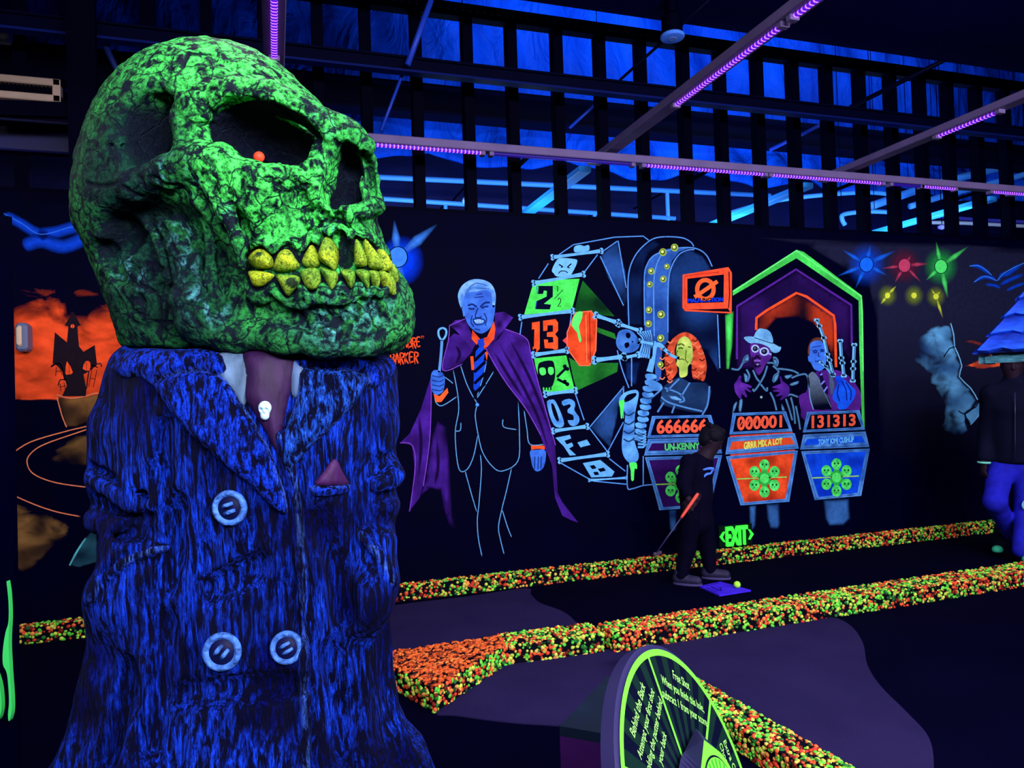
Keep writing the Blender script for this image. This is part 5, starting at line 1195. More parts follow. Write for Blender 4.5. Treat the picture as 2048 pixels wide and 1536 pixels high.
# the malfunction screen
P = Paint('painted_screen', GS, None, 'painted orange framed screen with a slashed circle')
def ZM(*q): return [(1360+x/12.8, 520+y/12.8) for x, y in q]
P.fill(ZM((65, 375), (1240, 180), (1330, 330), (1325, 1370), (130, 1310), (60, 1220)), mott(C(255, 92, 56), C(238, 70, 40), .12, 2), 8)
P.fill(ZM((190, 480), (1125, 370), (1115, 1080), (190, 1110)), BLK, 9)
P.fill(ZM((150, 1260), (700, 1260), (1230, 1240), (1285, 1330), (850, 1310)), C(20, 4, 20), 9); P.stroke(ZM((1255, 290), (1270, 900), (1240, 1230)), 2, C(60, 6, 12), 9, sp=0); P.stroke(ZM((130, 410), (600, 350), (1000, 310)), 1.2, C(190, 40, 30), 9, sp=0); P.stroke(ZM((120, 420), (130, 1180)), 1.2, C(200, 44, 40), 9, sp=0)
c = ZM((650, 755))[0]
P.stroke([(c[0]+17*math.cos(t)*.97, c[1]+19*math.sin(t)) for t in np.linspace(0, 2*PI, 33)[:-1]], 8.6, C(255, 100, 50), 10, sp=0, closed=True)
P.stroke(ZM((370, 950), (660, 755), (960, 545)), 8, C(255, 104, 54), 11, sp=0)
P.text('MALFUNCTION', ZM((205, 985), (1105, 955), (1105, 1060), (205, 1095)), C(20, 60, 255), 10, .04)
P.done()
# gate of coloured arches
P = Paint('painted_arch', GS, None, 'painted green, purple and orange pointed arches')
def band(pts, w, col, layer, dark):
    P.stroke(Z6(*pts), w, col, layer, sp=0)
P.fill(Z6((500, 690), (505, 375), (800, 195), (1075, 370), (1072, 640), (1060, 640), (900, 420), (800, 330), (650, 430), (605, 560), (600, 690)), mott(C(44, 16, 90), C(10, 5, 44), .03, 2), 0, feather=8)
P.fill(Z6((600, 500), (602, 435), (800, 312), (990, 430), (996, 680), (980, 640), (930, 520), (880, 460), (800, 430), (700, 440), (650, 500), (640, 560)), mott(C(200, 60, 28), C(24, 8, 24), .03, 6), 1, feather=5)
gr = lambda q: np.array(GRN[:3])*.45+np.array(GRN[:3])*.6*vnoise(np.c_[q, np.zeros(len(q))], .03, 4)[:, None]
P.fill(Z6((485, 300), (800, 98), (835, 108), (1125, 325), (1128, 370), (1138, 985), (1126, 985), (1112, 600), (1108, 350), (800, 140), (485, 325)), gr, 2, step=5)
P.fill(Z6((445, 420), (490, 400), (485, 560), (468, 690), (450, 690)), gr, 2, feather=4)
for q, w, c in ((((505, 640), (506, 378), (798, 195), (1072, 372), (1074, 560)), 4.5, C(84, 34, 150)), (((600, 495), (602, 435), (650, 400), (800, 312), (850, 330), (985, 425), (992, 470), (996, 680)), 5, ORA)): P.stroke(Z6(*q), w, c, 3, sp=0)
P.stroke(Z6((485, 305), (800, 102), (1120, 328), (1126, 400), (1130, 700)), 3, C(110, 255, 130), 4, sp=0)
P.done()
# three players
P = Paint('painted_player', GS, None, 'painted curly red-haired player with green face')
hair = mott(C(255, 100, 62), C(130, 34, 22), .14, 5)
P.fill(Z5((945, 870), (920, 780), (930, 700), (960, 640), (1020, 600), (1070, 610), (1110, 650), (1140, 720), (1155, 790), (1140, 870), (1110, 860), (1075, 850), (1070, 740), (1060, 660), (1030, 630), (1000, 640), (975, 700), (985, 780), (990, 820)), hair, 4, sp=3, step=2.2)
for k in range(26):
    t = k/25; a = (930+25*math.sin(k*2.1)+70*t*0, 640+230*t) if k % 2 else (1090+30*math.sin(k*1.7)+20*t, 640+225*t)
    P.stroke(Z5((a[0]-16, a[1]), (a[0], a[1]+10), (a[0]+14, a[1]-2)), 1.7, C(255, 140, 96) if k % 3 else C(90, 20, 16), 5, soft=True)
P.fill(Z5((985, 690), (1000, 640), (1035, 622), (1065, 650), (1076, 700), (1072, 760), (1050, 790), (1045, 840), (1005, 850), (1000, 800), (985, 780), (990, 745), (984, 725)), mott(C(220, 240, 120), C(140, 180, 70), .06, 6), 6, sp=3)
for q, w in ((((992, 672), (1012, 664), (1030, 674)), 1.8), (((996, 690), (1012, 686), (1022, 692)), 2.0), (((1050, 680), (1066, 684)), 1.6), (((992, 700), (984, 725), (996, 730)), 1.3), (((1000, 752), (1018, 748), (1030, 756)), 1.4), (((1040, 700), (1036, 750), (1050, 770)), 1.2)): P.stroke(Z5(*q), w, C(60, 80, 24), 7, soft=True)
P.fill(Z5((900, 960), (915, 900), (1000, 850), (1060, 880), (1150, 880), (1180, 930), (1160, 1000), (1130, 1050), (1000, 1030), (900, 1000)), mott(C(44, 84, 140), C(10, 24, 62), .03, 7), 3, sp=2)
for q in (((920, 910), (1000, 940), (1030, 980), (1000, 990)), ((900, 960), (940, 990), (1040, 1020), (1130, 1040)), ((1000, 860), (960, 900), (930, 930)), ((1060, 880), (1010, 960)), ((880, 1045), (915, 990)), ((960, 1050), (975, 1010)), ((1170, 900), (1160, 1000), (1130, 1060)), ((835, 975), (900, 920))): P.stroke(Z5(*q), 2.4, C(88, 150, 225), 4, soft=True)
P.fill(Z5((935, 950), (985, 955), (1020, 975), (1010, 985), (960, 975)), C(110, 180, 250), 5, feather=2)
P.fill(Z5((820, 860), (860, 870), (900, 890), (905, 920), (860, 925), (830, 900)), mott(C(96, 170, 240), C(60, 120, 200), .08, 3), 7, sp=3)
P.done()
P = Paint('painted_player', GS, None, 'painted player in a pale brimmed hat and white glasses')
ht = mott(C(128, 196, 240), C(70, 134, 200), .05, 8)
P.fill(Z9((335, 230), (360, 170), (410, 120), (470, 125), (530, 140), (580, 200), (598, 320), (480, 290), (350, 245)), ht, 8, sp=3)
P.fill(Z9((195, 245), (240, 230), (330, 235), (480, 280), (600, 325), (680, 370), (715, 380), (690, 440), (630, 460), (580, 440), (540, 380), (440, 335), (340, 320), (280, 325), (220, 285)), ht, 9, sp=3); P.stroke(Z9((340, 245), (470, 290), (600, 330)), 1.5, C(14, 40, 80), 10)
P.fill(Z9((290, 330), (420, 325), (540, 380), (580, 470), (570, 540), (500, 620), (460, 700), (400, 770), (340, 690), (310, 590), (285, 480)), mott(C(92, 40, 150), C(48, 18, 92), .06, 9), 7, sp=3)
for c, rx, ry in ((Z9((352, 400))[0], 8, 8), (Z9((478, 440))[0], 9.5, 8.5)):
    P.disc(c, rx, ry, C(170, 195, 250), 10); P.disc(c, rx*.66, ry*.66, C(24, 22, 60), 11); P.disc((c[0]-1, c[1]-1), rx*.3, ry*.3, C(80, 90, 120), 12)
P.stroke(Z9((395, 400), (420, 410)), 3, C(170, 195, 250), 10, sp=0); P.stroke(Z9((540, 470), (580, 480)), 3, C(150, 180, 245), 10, sp=0)
for q, w, c in ((((330, 545), (380, 515), (430, 545)), 3, C(24, 6, 48)), (((335, 575), (380, 565), (425, 575)), 3, C(140, 90, 200)), (((345, 590), (385, 600), (420, 590)), 1.6, C(20, 6, 44)), (((360, 490), (385, 500), (410, 490)), 2, C(36, 12, 70)), (((340, 640), (390, 650), (430, 630)), 3, C(24, 8, 48)), (((310, 520), (325, 600), (360, 660)), 2.2, C(26, 8, 50))): P.stroke(Z9(*q), w, c, 9, soft=True)
P.fill(Z9((355, 612), (385, 600), (415, 612), (400, 635), (370, 635)), C(150, 150, 220), 10, feather=1.5)
for q in (((20, 680), (120, 690), (180, 600), (240, 570)), ((180, 590), (210, 520), (255, 490)), ((230, 690), (270, 780), (240, 860)), ((520, 600), (600, 600), (650, 640), (670, 580), (640, 530), (600, 525)), ((600, 640), (680, 720), (620, 780), (600, 860)), ((660, 680), (780, 690), (880, 710), (960, 750)), ((860, 810), (960, 770), (1060, 760), (1100, 860), (1095, 950)), ((320, 700), (370, 810), (420, 870)), ((520, 640), (480, 770), (420, 880), (340, 990), (320, 960)), ((430, 900), (510, 990), (520, 940)), ((560, 1010), (610, 1110), (650, 1260)), ((800, 1060), (850, 1040), (950, 1075)), ((780, 1100), (830, 1250), (870, 1400)), ((850, 1080), (890, 1250), (910, 1450)), ((920, 1200), (960, 1400), (980, 1530))):
    P.stroke(Z9(*q), 2.4, C(84, 140, 190), 6, soft=True)
for q in (((190, 740), (250, 780), (240, 860), (210, 870)), ((600, 880), (620, 780), (690, 740), (660, 840)), ((820, 900), (900, 860), (970, 850), (940, 900), (860, 920)), ((755, 780), (830, 760), (880, 770), (800, 830)), ((130, 1120), (180, 1110), (160, 1270), (120, 1270)), ((50, 1180), (110, 1130), (70, 1260), (30, 1310)), ((720, 1160), (770, 1260), (720, 1260)), ((800, 1110), (860, 1290), (840, 1290)), ((600, 540), (660, 570), (650, 650), (610, 600)), ((200, 520), (260, 500), (260, 570), (200, 590))): P.fill(Z9(*q), C(92, 150, 205), 6, sp=3, feather=2.2)
hp = mott(C(104, 44, 176), C(62, 24, 120), .08, 11)
P.fill(Z9((60, 900), (100, 840), (130, 780), (160, 790), (155, 860), (220, 890), (300, 920), (290, 950), (230, 940), (295, 995), (280, 1010), (200, 970), (240, 1060), (220, 1080), (165, 1030), (155, 1105), (120, 1080), (70, 1000)), hp, 9, sp=2)
P.fill(Z9((690, 800), (715, 790), (735, 850), (800, 900), (835, 960), (820, 1050), (780, 1080), (710, 1120), (700, 1100), (740, 1050), (650, 1070), (645, 1050), (700, 1010), (610, 1000), (605, 980), (690, 960), (595, 950), (600, 930), (680, 900), (710, 880)), hp, 9, sp=2)
P.disc(Z9((437, 1077))[0], 2.6, 2.6, C(140, 180, 200), 8)
P.done()
P = Paint('painted_player', GS, None, 'painted blue-faced player blowing bone bagpipes')
P.fill(Z9((960, 1060), (1060, 1010), (1100, 900), (1200, 720), (1500, 700), (1620, 760), (1680, 800), (1780, 930), (1830, 1060), (1810, 1280), (1700, 1260), (1500, 1260), (1040, 1400), (990, 1250)), mott(C(92, 36, 150), C(70, 26, 124), .05, 3), 5, sp=2)
P.fill(Z9((1080, 800), (1150, 720), (1210, 770), (1280, 880), (1370, 1050), (1420, 1230), (1380, 1250), (1180, 1250), (1130, 1150), (1105, 950)), grad(Z9((1150, 800))[0], Z9((1200, 1200))[0], C(100, 120, 150), C(2, 4, 34)), 6, sp=2)
P.fill(Z9((1370, 720), (1440, 760), (1470, 900), (1440, 1040), (1400, 1060), (1380, 900)), C(74, 94, 130), 6, feather=2)
P.stroke(Z9((1105, 950), (1120, 1100), (1165, 1250)), 2.2, C(120, 160, 215), 7); P.stroke(Z9((1200, 780), (1300, 980), (1415, 1220)), 1.6, C(90, 110, 150), 7)
P.fill(Z9((1240, 730), (1280, 740), (1310, 830), (1370, 960), (1370, 1050), (1330, 1020), (1265, 900)), C(16, 14, 60), 8); 
for a, b in (((1260, 770), (1290, 750)), ((1270, 900), (1320, 850)), ((1310, 1000), (1360, 930))): P.stroke(Z9(a, b), 3.2, C(130, 140, 250), 9, sp=0)
P.fill(Z9((1110, 340), (1160, 295), (1230, 285), (1290, 310), (1340, 400), (1345, 560), (1320, 660), (1260, 710), (1180, 690), (1130, 600), (1095, 570), (1090, 500), (1110, 490)), mott(C(70, 134, 250), C(54, 106, 220), .06, 6), 8, sp=3)
P.fill(Z9((1090, 480), (1088, 400), (1120, 300), (1180, 250), (1250, 245), (1300, 300), (1240, 285), (1170, 295), (1120, 340), (1108, 470)), mott(C(110, 60, 40), C(50, 24, 20), .1, 3), 9, sp=3)
for q, w in ((((1160, 440), (1190, 425), (1220, 440)), 2.2), (((1260, 425), (1290, 415), (1320, 430)), 2.2), (((1165, 455), (1215, 455)), 1.8), (((1265, 440), (1310, 440)), 1.8), (((1240, 450), (1230, 500), (1262, 505)), 1.4), (((1210, 580), (1250, 570), (1290, 580)), 1.8), (((1200, 560), (1190, 590)), 1.2), (((1150, 380), (1280, 360)), 1.0)): P.stroke(Z9(*q), w, C(16, 44, 140), 10, soft=True)
for pts, w in ((((1210, 0), (1250, 85), (1310, 250), (1360, 480), (1390, 560), (1440, 760)), 6), (((1540, 290), (1555, 530), (1570, 600), (1590, 780)), 6.5), (((1735, 345), (1725, 580), (1720, 680), (1715, 850)), 6.5), (((1270, 590), (1340, 650), (1440, 780)), 5)):
    q = Z9(*pts); P.stroke(q, w, C(118, 196, 250), 11, sp=0)
    for k, c in enumerate(q):
        for s_ in (-1, 1): P.disc((c[0]+s_*w*.42, c[1]), w*.52, w*.55, C(118, 196, 250), 11)
    P.stroke([(a+w*.25, b) for a, b in q], 1.2, C(40, 90, 150), 12, sp=0, soft=True)
P.fill(Z9((1470, 800), (1540, 780), (1600, 830), (1700, 930), (1750, 980), (1740, 1080), (1690, 1160), (1620, 1240), (1520, 1245), (1490, 1160), (1435, 1110), (1440, 1020), (1490, 900)), mott(C(24, 96, 255), C(10, 60, 210), .06, 4), 10, sp=3)
for q in (((1560, 850), (1620, 980), (1630, 1120)), ((1620, 870), (1690, 1000), (1680, 1120)), ((1520, 900), (1500, 1020), (1530, 1130))): P.stroke(Z9(*q), 1.6, C(6, 30, 150), 11, soft=True)
P.done()
# podiums
def podium(dx, scr, name, digits, screen, panel, namecol, flower, label, legs):
    P = Paint('painted_podium', GS, None, label); n = len
    top, mid, low = scr
    fr = mott(C(92, 158, 240), C(50, 100, 180), .09, dx)
    def frame(q, w, inner, layer, hk=.75):
        P.fill(q, fr, layer, step=3); c = np.array(q).mean(0)
        qi = []
        for x, y in q: qi.append((x+(w if x < c[0] else -w), y+(w*hk if y < c[1] else -w*hk)))
        P.fill(qi, inner, layer+1); P.poly([(x+(w*.5 if x < c[0] else -w*.5), y+(w*.4 if y < c[1] else -w*.4)) for x, y in q], .9, C(30, 66, 140), layer+2); return qi
    qi = frame(top, 7, BLK, 8)
    P.text(digits, [(qi[0][0]+2, qi[0][1]+1.5), (qi[1][0]-1, qi[1][1]+2), (qi[1][0]-1, qi[2][1]-2.5), (qi[0][0]+2, qi[3][1]-2.5)], C(255, 96, 66), 10, .035)
    if digits[0] == '0':
        for k in range(5):
            t = (k+.5)/6*.96+.01; L_ = np.array([qi[0][0]+2, (qi[0][1]+qi[3][1])/2]); R2 = np.array([qi[1][0]-1, (qi[1][1]+qi[2][1])/2]); c = L_+(R2-L_)*t; P.stroke([(c[0]-3.2, c[1]+6.5), (c[0]+3.2, c[1]-6.5)], 2.2, C(255, 96, 66), 11, sp=0)
    qi = frame(mid, 8, panel, 8, 1.12)
    w_ = qi[1][0]-qi[0][0]; P.text(name, [(qi[0][0]+w_*.2, qi[0][1]+.5), (qi[1][0]-w_*.14, qi[1][1]+.5), (qi[1][0]-w_*.14, qi[2][1]-.5), (qi[0][0]+w_*.2, qi[3][1]-.5)], namecol, 10, .05)
    qi = frame(low, 8, screen, 8)
    cx, cy = flower
    P.stroke([(qi[0][0]+14, cy+1), (qi[1][0]-14, cy-3)], 2.6, C(150, 215, 90), 10, sp=0)
    for k in range(6):
        a = PI/2+k*PI/3; R_ = 27
        c = (cx+R_*.86*math.cos(a), cy-R_*math.sin(a))
        P.stroke([(cx, cy), c], 11, C(46, 180, 70), 10, sp=0); P.fill([(c[0]+10.2*math.cos(t), c[1]+11.4*math.sin(t)) for t in np.linspace(0, 2*PI, 17)[:-1]], mott(C(96, 255, 122), C(60, 200, 84), .2, k), 11, step=2.5)
        for s_ in (-1, 1): P.disc((c[0]+s_*3.6, c[1]-1), 1.8, 2.3, C(16, 90, 40), 12)
        P.disc((c[0], c[1]+3.4), 1.0, 1.4, C(20, 110, 50), 12)
    P.disc((cx, cy), 9, 10, C(84, 240, 110), 12)
    for q, c, fe in legs: P.fill(q, c, 4, feather=fe, step=3)
    return P
leg = mott(C(66, 128, 210), C(18, 44, 100), .05, 5)
P = podium(1, (ZP_((105, 240), (660, 232), (688, 330), (690, 430), (70, 445)) if False else ZP_((112, 242), (662, 232), (720, 430), (66, 446)), ZP_((75, 455), (735, 440), (765, 590), (38, 610)), ZP_((46, 625), (765, 605), (655, 1085), (180, 1120))), 'UN-KENNY G', '666666', C(48, 16, 92), C(48, 14, 90), C(90, 235, 130), (1361, 968), 'painted podium with red 666666 score', [(ZP_((262, 1115), (345, 1110), (340, 1300), (300, 1330), (275, 1300)), leg, 5)]); P.done()
P = podium(2, (ZP_((862, 215), (1360, 198), (1420, 385), (832, 415)), ZP_((820, 440), (1440, 400), (1480, 545), (795, 600)), ZP_((800, 618), (1470, 562), (1390, 1040), (935, 1075))), 'GRRR MIX A LOT', '000001', mott(C(255, 84, 40), C(170, 44, 24), .05, 3), C(235, 80, 40), C(225, 240, 110), (1529, 957), 'painted podium with red 000001 score', [(ZP_((1010, 1075), (1085, 1070), (1080, 1260), (1050, 1310), (1020, 1300)), leg, 6), (ZP_((1170, 1060), (1300, 1050), (1310, 1250), (1290, 1300), (1210, 1290), (1180, 1200)), leg, 8)])
P.fill(ZP_((835, 425), (1420, 390), (1425, 405), (835, 440)), C(220, 70, 60), 7); P.fill(ZP_((840, 600), (1440, 555), (1440, 570), (840, 615)), C(220, 70, 70), 7)
P.stroke(ZP_((1325, 1050), (1330, 1290)), 3, C(70, 120, 190), 5, sp=0, taper=.1); P.stroke(ZP_((1012, 1080), (1020, 1310)), 2.4, C(60, 110, 180), 5, sp=0, taper=.1); P.done()
P = podium(3, (ZP_((1555, 205), (2045, 188), (2095, 370), (1515, 395)), ZP_((1520, 415), (2100, 385), (2135, 530), (1490, 555)), ZP_((1500, 570), (2140, 545), (2060, 985), (1625, 1025))), 'TONY IOMI CUSHUP', '131313', mott(C(16, 84, 250), C(8, 50, 190), .05, 6), C(14, 80, 240), C(110, 200, 255), (1673, 955), 'painted podium with red 131313 score', [(ZP_((1700, 1020), (1950, 1005), (1960, 1200), (1900, 1260), (1760, 1270), (1720, 1200)), leg, 8)])
P.stroke(ZP_((1700, 1020), (1712, 1260)), 2.6, C(70, 120, 190), 5, sp=0, taper=.1); P.stroke(ZP_((1978, 1000), (1990, 1240)), 3, C(70, 120, 190), 5, sp=0, taper=.1); P.done()

# ---------- painted star lights
def starlamp(P, c, r, col, gcol, gr_, rays, layer=1):
    P.glow(c, gr_, gr_*1.12, gcol, layer, .85, .2, 1.5)
    for dx, dy, w in rays: P.stroke([c, (c[0]+dx*.5, c[1]+dy*.5), (c[0]+dx, c[1]+dy)], [w, w*1.2, w*.5], col, layer+1, sp=0, soft=True, taper=.02)
    P.disc(c, r*1.12, r*1.2, C(4, 10, 44), layer+2); P.disc(c, r, r*1.1, col, layer+3)
e = empty('star_lights_mural', (on_y(1820, 540, YW)[0], YW, 0), 'painted cluster of six coloured star lights on the dark wall at the right', 'mural')
P = Paint('painted_star', e, None, 'blue painted star'); starlamp(P, (1733, 529), 13, C(22, 110, 255), C(16, 80, 235), 42, [(-50, -30, 4), (58, -28, 5), (-60, 24, 4), (42, 22, 4), (8, -40, 4), (-22, 48, 4)]); P.done()
P = Paint('painted_star', e, None, 'red painted star'); starlamp(P, (1809, 531), 12, C(200, 66, 104), C(110, 30, 62), 36, [(-46, 6, 3), (50, -4, 4), (34, 34, 3), (-20, 36, 3), (14, -22, 3)]); P.done()
P = Paint('painted_star', e, None, 'green painted star'); starlamp(P, (1882, 533), 12, C(86, 255, 120), C(40, 190, 84), 36, [(-10, -50, 4), (54, -40, 5), (-30, 28, 4), (14, 64, 5)]); P.done()
for c, rays in (((1775, 591), [(-14, 18, 3), (18, -20, 3)]), ((1828, 591), []), ((1872, 593), [(-10, -16, 2), (14, 44, 3), (10, -12, 2)])):
    P = Paint('painted_star', e, None, 'small yellow painted star'); starlamp(P, c, 5.6, C(225, 240, 70), C(130, 150, 46), 21, rays); P.done()
e = empty('blue_star_mural', (on_y(799, 510, YW)[0], YW, 0), 'large painted blue star light beside the skull teeth', 'mural')
P = Paint('painted_star', e); P.glow((803, 522), 46, 52, C(4, 58, 240), 0, .95, .45, 1.1); starlamp(P, (796, 514), 18, C(64, 140, 255), C(10, 90, 255), 34, [(-8, -74, 8), (78, -66, 10), (6, 90, 11)]); P.done()

# ---------- rocky cloud, clouds and flame at the right
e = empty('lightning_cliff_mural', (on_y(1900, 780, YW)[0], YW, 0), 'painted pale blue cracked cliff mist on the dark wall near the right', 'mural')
P = Paint('grey_fade_patch', e, M_paint, 'dim grey patch fading out downward')
P.fill([(1500, 474), (1900, 486), (2400, 520), (2400, 960), (1760, 940), (1752, 640), (1735, 565), (1610, 490)], lambda q: np.c_[np.tile(np.array(C(30, 32, 62)[:3]), (len(q), 1)), np.clip((935-q[:, 1])/330, 0, .95)*np.clip((q[:, 0]-1480)/160, 0, 1)], -3, feather=5, step=14)  # grey patch, fading out downward and to the left
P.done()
P = Paint('painted_cliff', e, M_airb)
cl = mott(C(96, 168, 225), C(30, 66, 120), .03, 3)
P.fill(Z7((515, 462), (528, 510), (532, 568), (562, 640), (550, 690), (600, 740), (632, 790), (608, 830), (580, 850), (596, 925), (540, 965), (470, 900), (480, 820), (440, 740), (380, 690), (350, 620), (335, 550), (420, 480)), lambda q: np.c_[cl(q), np.clip(1.15-np.clip((Z7((560, 700))[0][0]+8-q[:, 0]+(q[:, 1]-740)*.28)/100, 0, 1)*1.2, 0, .8)], 0, feather=9, step=4)
P.fill(Z7((632, 790), (645, 800), (640, 860), (600, 900), (575, 850), (610, 825)), cl, 0, feather=3)
P.done()
P = Paint('painted_crack', e, None, 'pale cracked edge line')
for q, w, c in ((((515, 462), (528, 510), (532, 560), (545, 590), (563, 645), (552, 690), (600, 738), (630, 788)), 2.2, C(120, 196, 245)), (((538, 562), (510, 570), (486, 606)), 2, BLK), (((640, 785), (622, 820), (590, 835), (575, 850), (548, 836)), 2.2, BLK), (((577, 850), (580, 900)), 2, BLK), (((640, 800), (638, 850), (600, 895)), 1.6, C(120, 190, 240))): P.stroke(Z7(*q), w, c, 2, sp=2)
P.done()
e = empty('cloud_mural', (on_y(2000, 560, YW)[0], YW, 0), 'painted small blue curled clouds above the hut roof', 'mural')
P = Paint('painted_cloud', e)
for q, w in ((((595, 218), (630, 218), (665, 238), (685, 254)), 5), (((610, 290), (650, 266), (690, 268), (710, 284)), 5), (((715, 284), (732, 258), (762, 248), (792, 226), (828, 210)), 6), (((722, 300), (770, 275), (828, 252)), 5), (((660, 296), (700, 300), (730, 312)), 4), (((750, 325), (790, 305), (840, 288)), 4)): P.stroke(Z7(*q), w, C(12, 70, 215), 1, soft=True, taper=.25)
for q in (((595, 218), (640, 218), (690, 256)), ((615, 286), (660, 262), (712, 280)), ((715, 280), (740, 250), (790, 222), (828, 205))): P.stroke(Z7(*q), 1.6, C(60, 140, 255), 2)
P.done()
e = empty('flame_mural', (on_y(1970, 730, YW)[0], YW, 0), 'painted orange flame wisps on the wall behind the hut roof', 'mural')
P = Paint('painted_flame', e, M_airb)
P.fill(Z7((575, 645), (610, 625), (660, 600), (700, 590), (830, 560), (830, 640), (720, 650), (650, 660)), mott(C(255, 96, 50), C(150, 50, 40), .05, 4), 1, feather=5, step=4)
P.fill(Z7((568, 540), (600, 530), (660, 545), (640, 560)), C(120, 44, 48), 1, feather=4)
P.done()

# ---------- haunted house painting at the left
e = empty('castle_mural', (on_y(120, 800, YW)[0], YW, 0), 'painted black crooked castle on a cup with orange sky at the left', 'mural')
P = Paint('painted_sky', e, M_airb, 'orange cloudy painted sky')
def osky(q):
    c = np.array(C(255, 84, 40)[:3]); k = .62+.5*vnoise(np.c_[q[:, 0]*.5, q[:, 1], np.zeros(len(q))], .05, 3)
    a = np.clip(1.12-np.hypot((q[:, 0]-140)/165, (q[:, 1]-745)/150)*.66, 0, .95)*np.clip((q[:, 0]-12)/20, .4, 1)*np.clip((q[:, 1]-575)/70, 0, 1)
    return np.c_[c*k[:, None], a]
P.fill([(14, 560), (330, 560), (330, 802), (20, 800)], osky, 0, step=6)
P.done()
P = Paint('painted_castle', e, None, 'black crooked castle silhouette')
sil = C(30, 20, 32)
P.fill(Z3((146, 378), (178, 405), (182, 362), (172, 360), (194, 322), (215, 360), (206, 362), (210, 415), (222, 430), (252, 412), (258, 465), (240, 480), (222, 490), (230, 530), (228, 548), (165, 548), (178, 520), (165, 480), (146, 462), (140, 460)), sil, 3)
for q in (((136, 470), (160, 462), (172, 505)), ((258, 462), (268, 462), (270, 470)), ((135, 470), (146, 460)), ((155, 520), (160, 505), (176, 505)), ((230, 528), (240, 470), (260, 472))): P.stroke(Z3(*q), 2.2, sil, 3)
P.disc(Z3((193, 362))[0], 4, 4, ORA, 4); P.stroke(Z3((193, 357), (193, 368)), .8, sil, 5, sp=0)
for q in (((174, 488), (178, 455), (194, 485), (182, 490)), ((220, 475), (228, 455), (240, 458), (238, 480))): P.fill(Z3(*q), ORA, 4, sp=2)
for q in (((184, 462), (184, 488)), ((230, 458), (230, 480))): P.stroke(Z3(*q), .9, sil, 5, sp=0)
for q in (((150, 470), (148, 495)), ((158, 468), (166, 492)), ((150, 482), (166, 480)), ((160, 515), (162, 535)), ((170, 510), (174, 532)), ((158, 524), (176, 520)), ((245, 475), (236, 522)), ((258, 478), (248, 525)), ((240, 500), (254, 503))): P.stroke(Z3(*q), 1.1, sil, 4, sp=0)
P.done()
P = Paint('painted_cup', e, None, 'tan painted cup and winding road lines')
tan0 = mott(C(150, 108, 60), C(36, 24, 26), .03, 5); tan = lambda q: np.c_[tan0(q), np.clip(.25+.75*vnoise(np.c_[q*[1, .3], np.zeros(len(q))], .03, 15), 0, .8)]
P.fill(Z3((150, 545), (175, 552), (230, 548), (258, 540), (300, 545), (298, 560), (262, 565), (250, 612), (200, 630), (172, 630)), mott(C(140, 96, 52), C(52, 34, 28), .04, 4), 1, feather=4)
for q in (((150, 545), (165, 600), (178, 632)), ((148, 543), (185, 553), (225, 548), (258, 540), (300, 546)), ((265, 565), (258, 585), (250, 612)), ((262, 566), (292, 564), (296, 572)), ((22, 708), (80, 670), (180, 640), (240, 625), (300, 600)), ((300, 612), (220, 640), (120, 675), (82, 700), (72, 725), (90, 755), (150, 778), (250, 792)), ((22, 805), (90, 835), (150, 855), (215, 868))): P.stroke(Z3(*q), 2.4, C(236, 130, 92), 3, taper=.03)
P.done()
P = Paint('painted_hill', e, M_airb, 'tan brushed painted hills')
P.fill(Z3((150, 690), (200, 655), (300, 610), (310, 720), (240, 740), (180, 740), (120, 720)), tan, 1, feather=16, step=5)
P.fill(Z3((25, 820), (90, 850), (180, 870), (200, 900), (150, 960), (60, 1030), (28, 1000)), tan, 1, feather=16, step=5)
P.done()
P = Paint('painted_ghost', e, M_airb, 'teal brushed painted shape by the coat')
P.fill(Z3((185, 1000), (215, 930), (240, 905), (262, 910), (262, 990), (210, 1005)), mott(C(40, 90, 110), C(8, 24, 48), .04, 2), 1, feather=7, step=4); P.stroke(Z3((185, 998), (205, 960), (228, 925)), 2.4, C(90, 190, 200), 2, soft=True); P.done()
P = Paint('painted_cloud', e, None, 'blue painted clouds')
for q, w in ((((10, 65), (60, 92), (90, 110), (130, 122)), 12), (((100, 118), (150, 112), (200, 98), (250, 90)), 14), (((60, 150), (110, 135), (170, 150), (240, 120)), 16), (((10, 90), (50, 105)), 12)): P.stroke(Z3(*q), w, C(14, 72, 225), 1, soft=True, taper=.08)
P.stroke(Z3((10, 62), (60, 90), (110, 118), (190, 98), (250, 92)), 1.6, C(50, 120, 250), 2); P.done()
# ------------------------------------------------------------------ turf, kerbs
def flat_px(name, pts, z0, z1, m, sp=5, parent=None):
    P = spline(pts, sp, True); return MB().prism([on_z(x, y, z0) for x, y in P], (0, 0, z1-z0)).build(name, m, parent)
o = flat_px('putting_turf', [(560, 1350), (640, 1240), (790, 1212), (930, 1195), (1050, 1178), (1062, 1190), (1080, 1207), (1125, 1224), (1150, 1244), (1160, 1262), (1000, 1290), (800, 1318), (640, 1345)], .0, .006, M_green); tag(o, 'grey violet turf patch between the wall kerb and the middle kerb', 'turf')
o = flat_px('putting_turf', [(872, 1427), (930, 1385), (1000, 1332), (1100, 1316), (1214, 1300), (1262, 1310), (1330, 1400), (1300, 1470), (1200, 1462), (1116, 1453), (1040, 1448), (975, 1441), (910, 1432)], .0, .006, M_green); tag(o, 'grey violet turf patch in front of the middle kerb beside the wheel sign', 'turf')
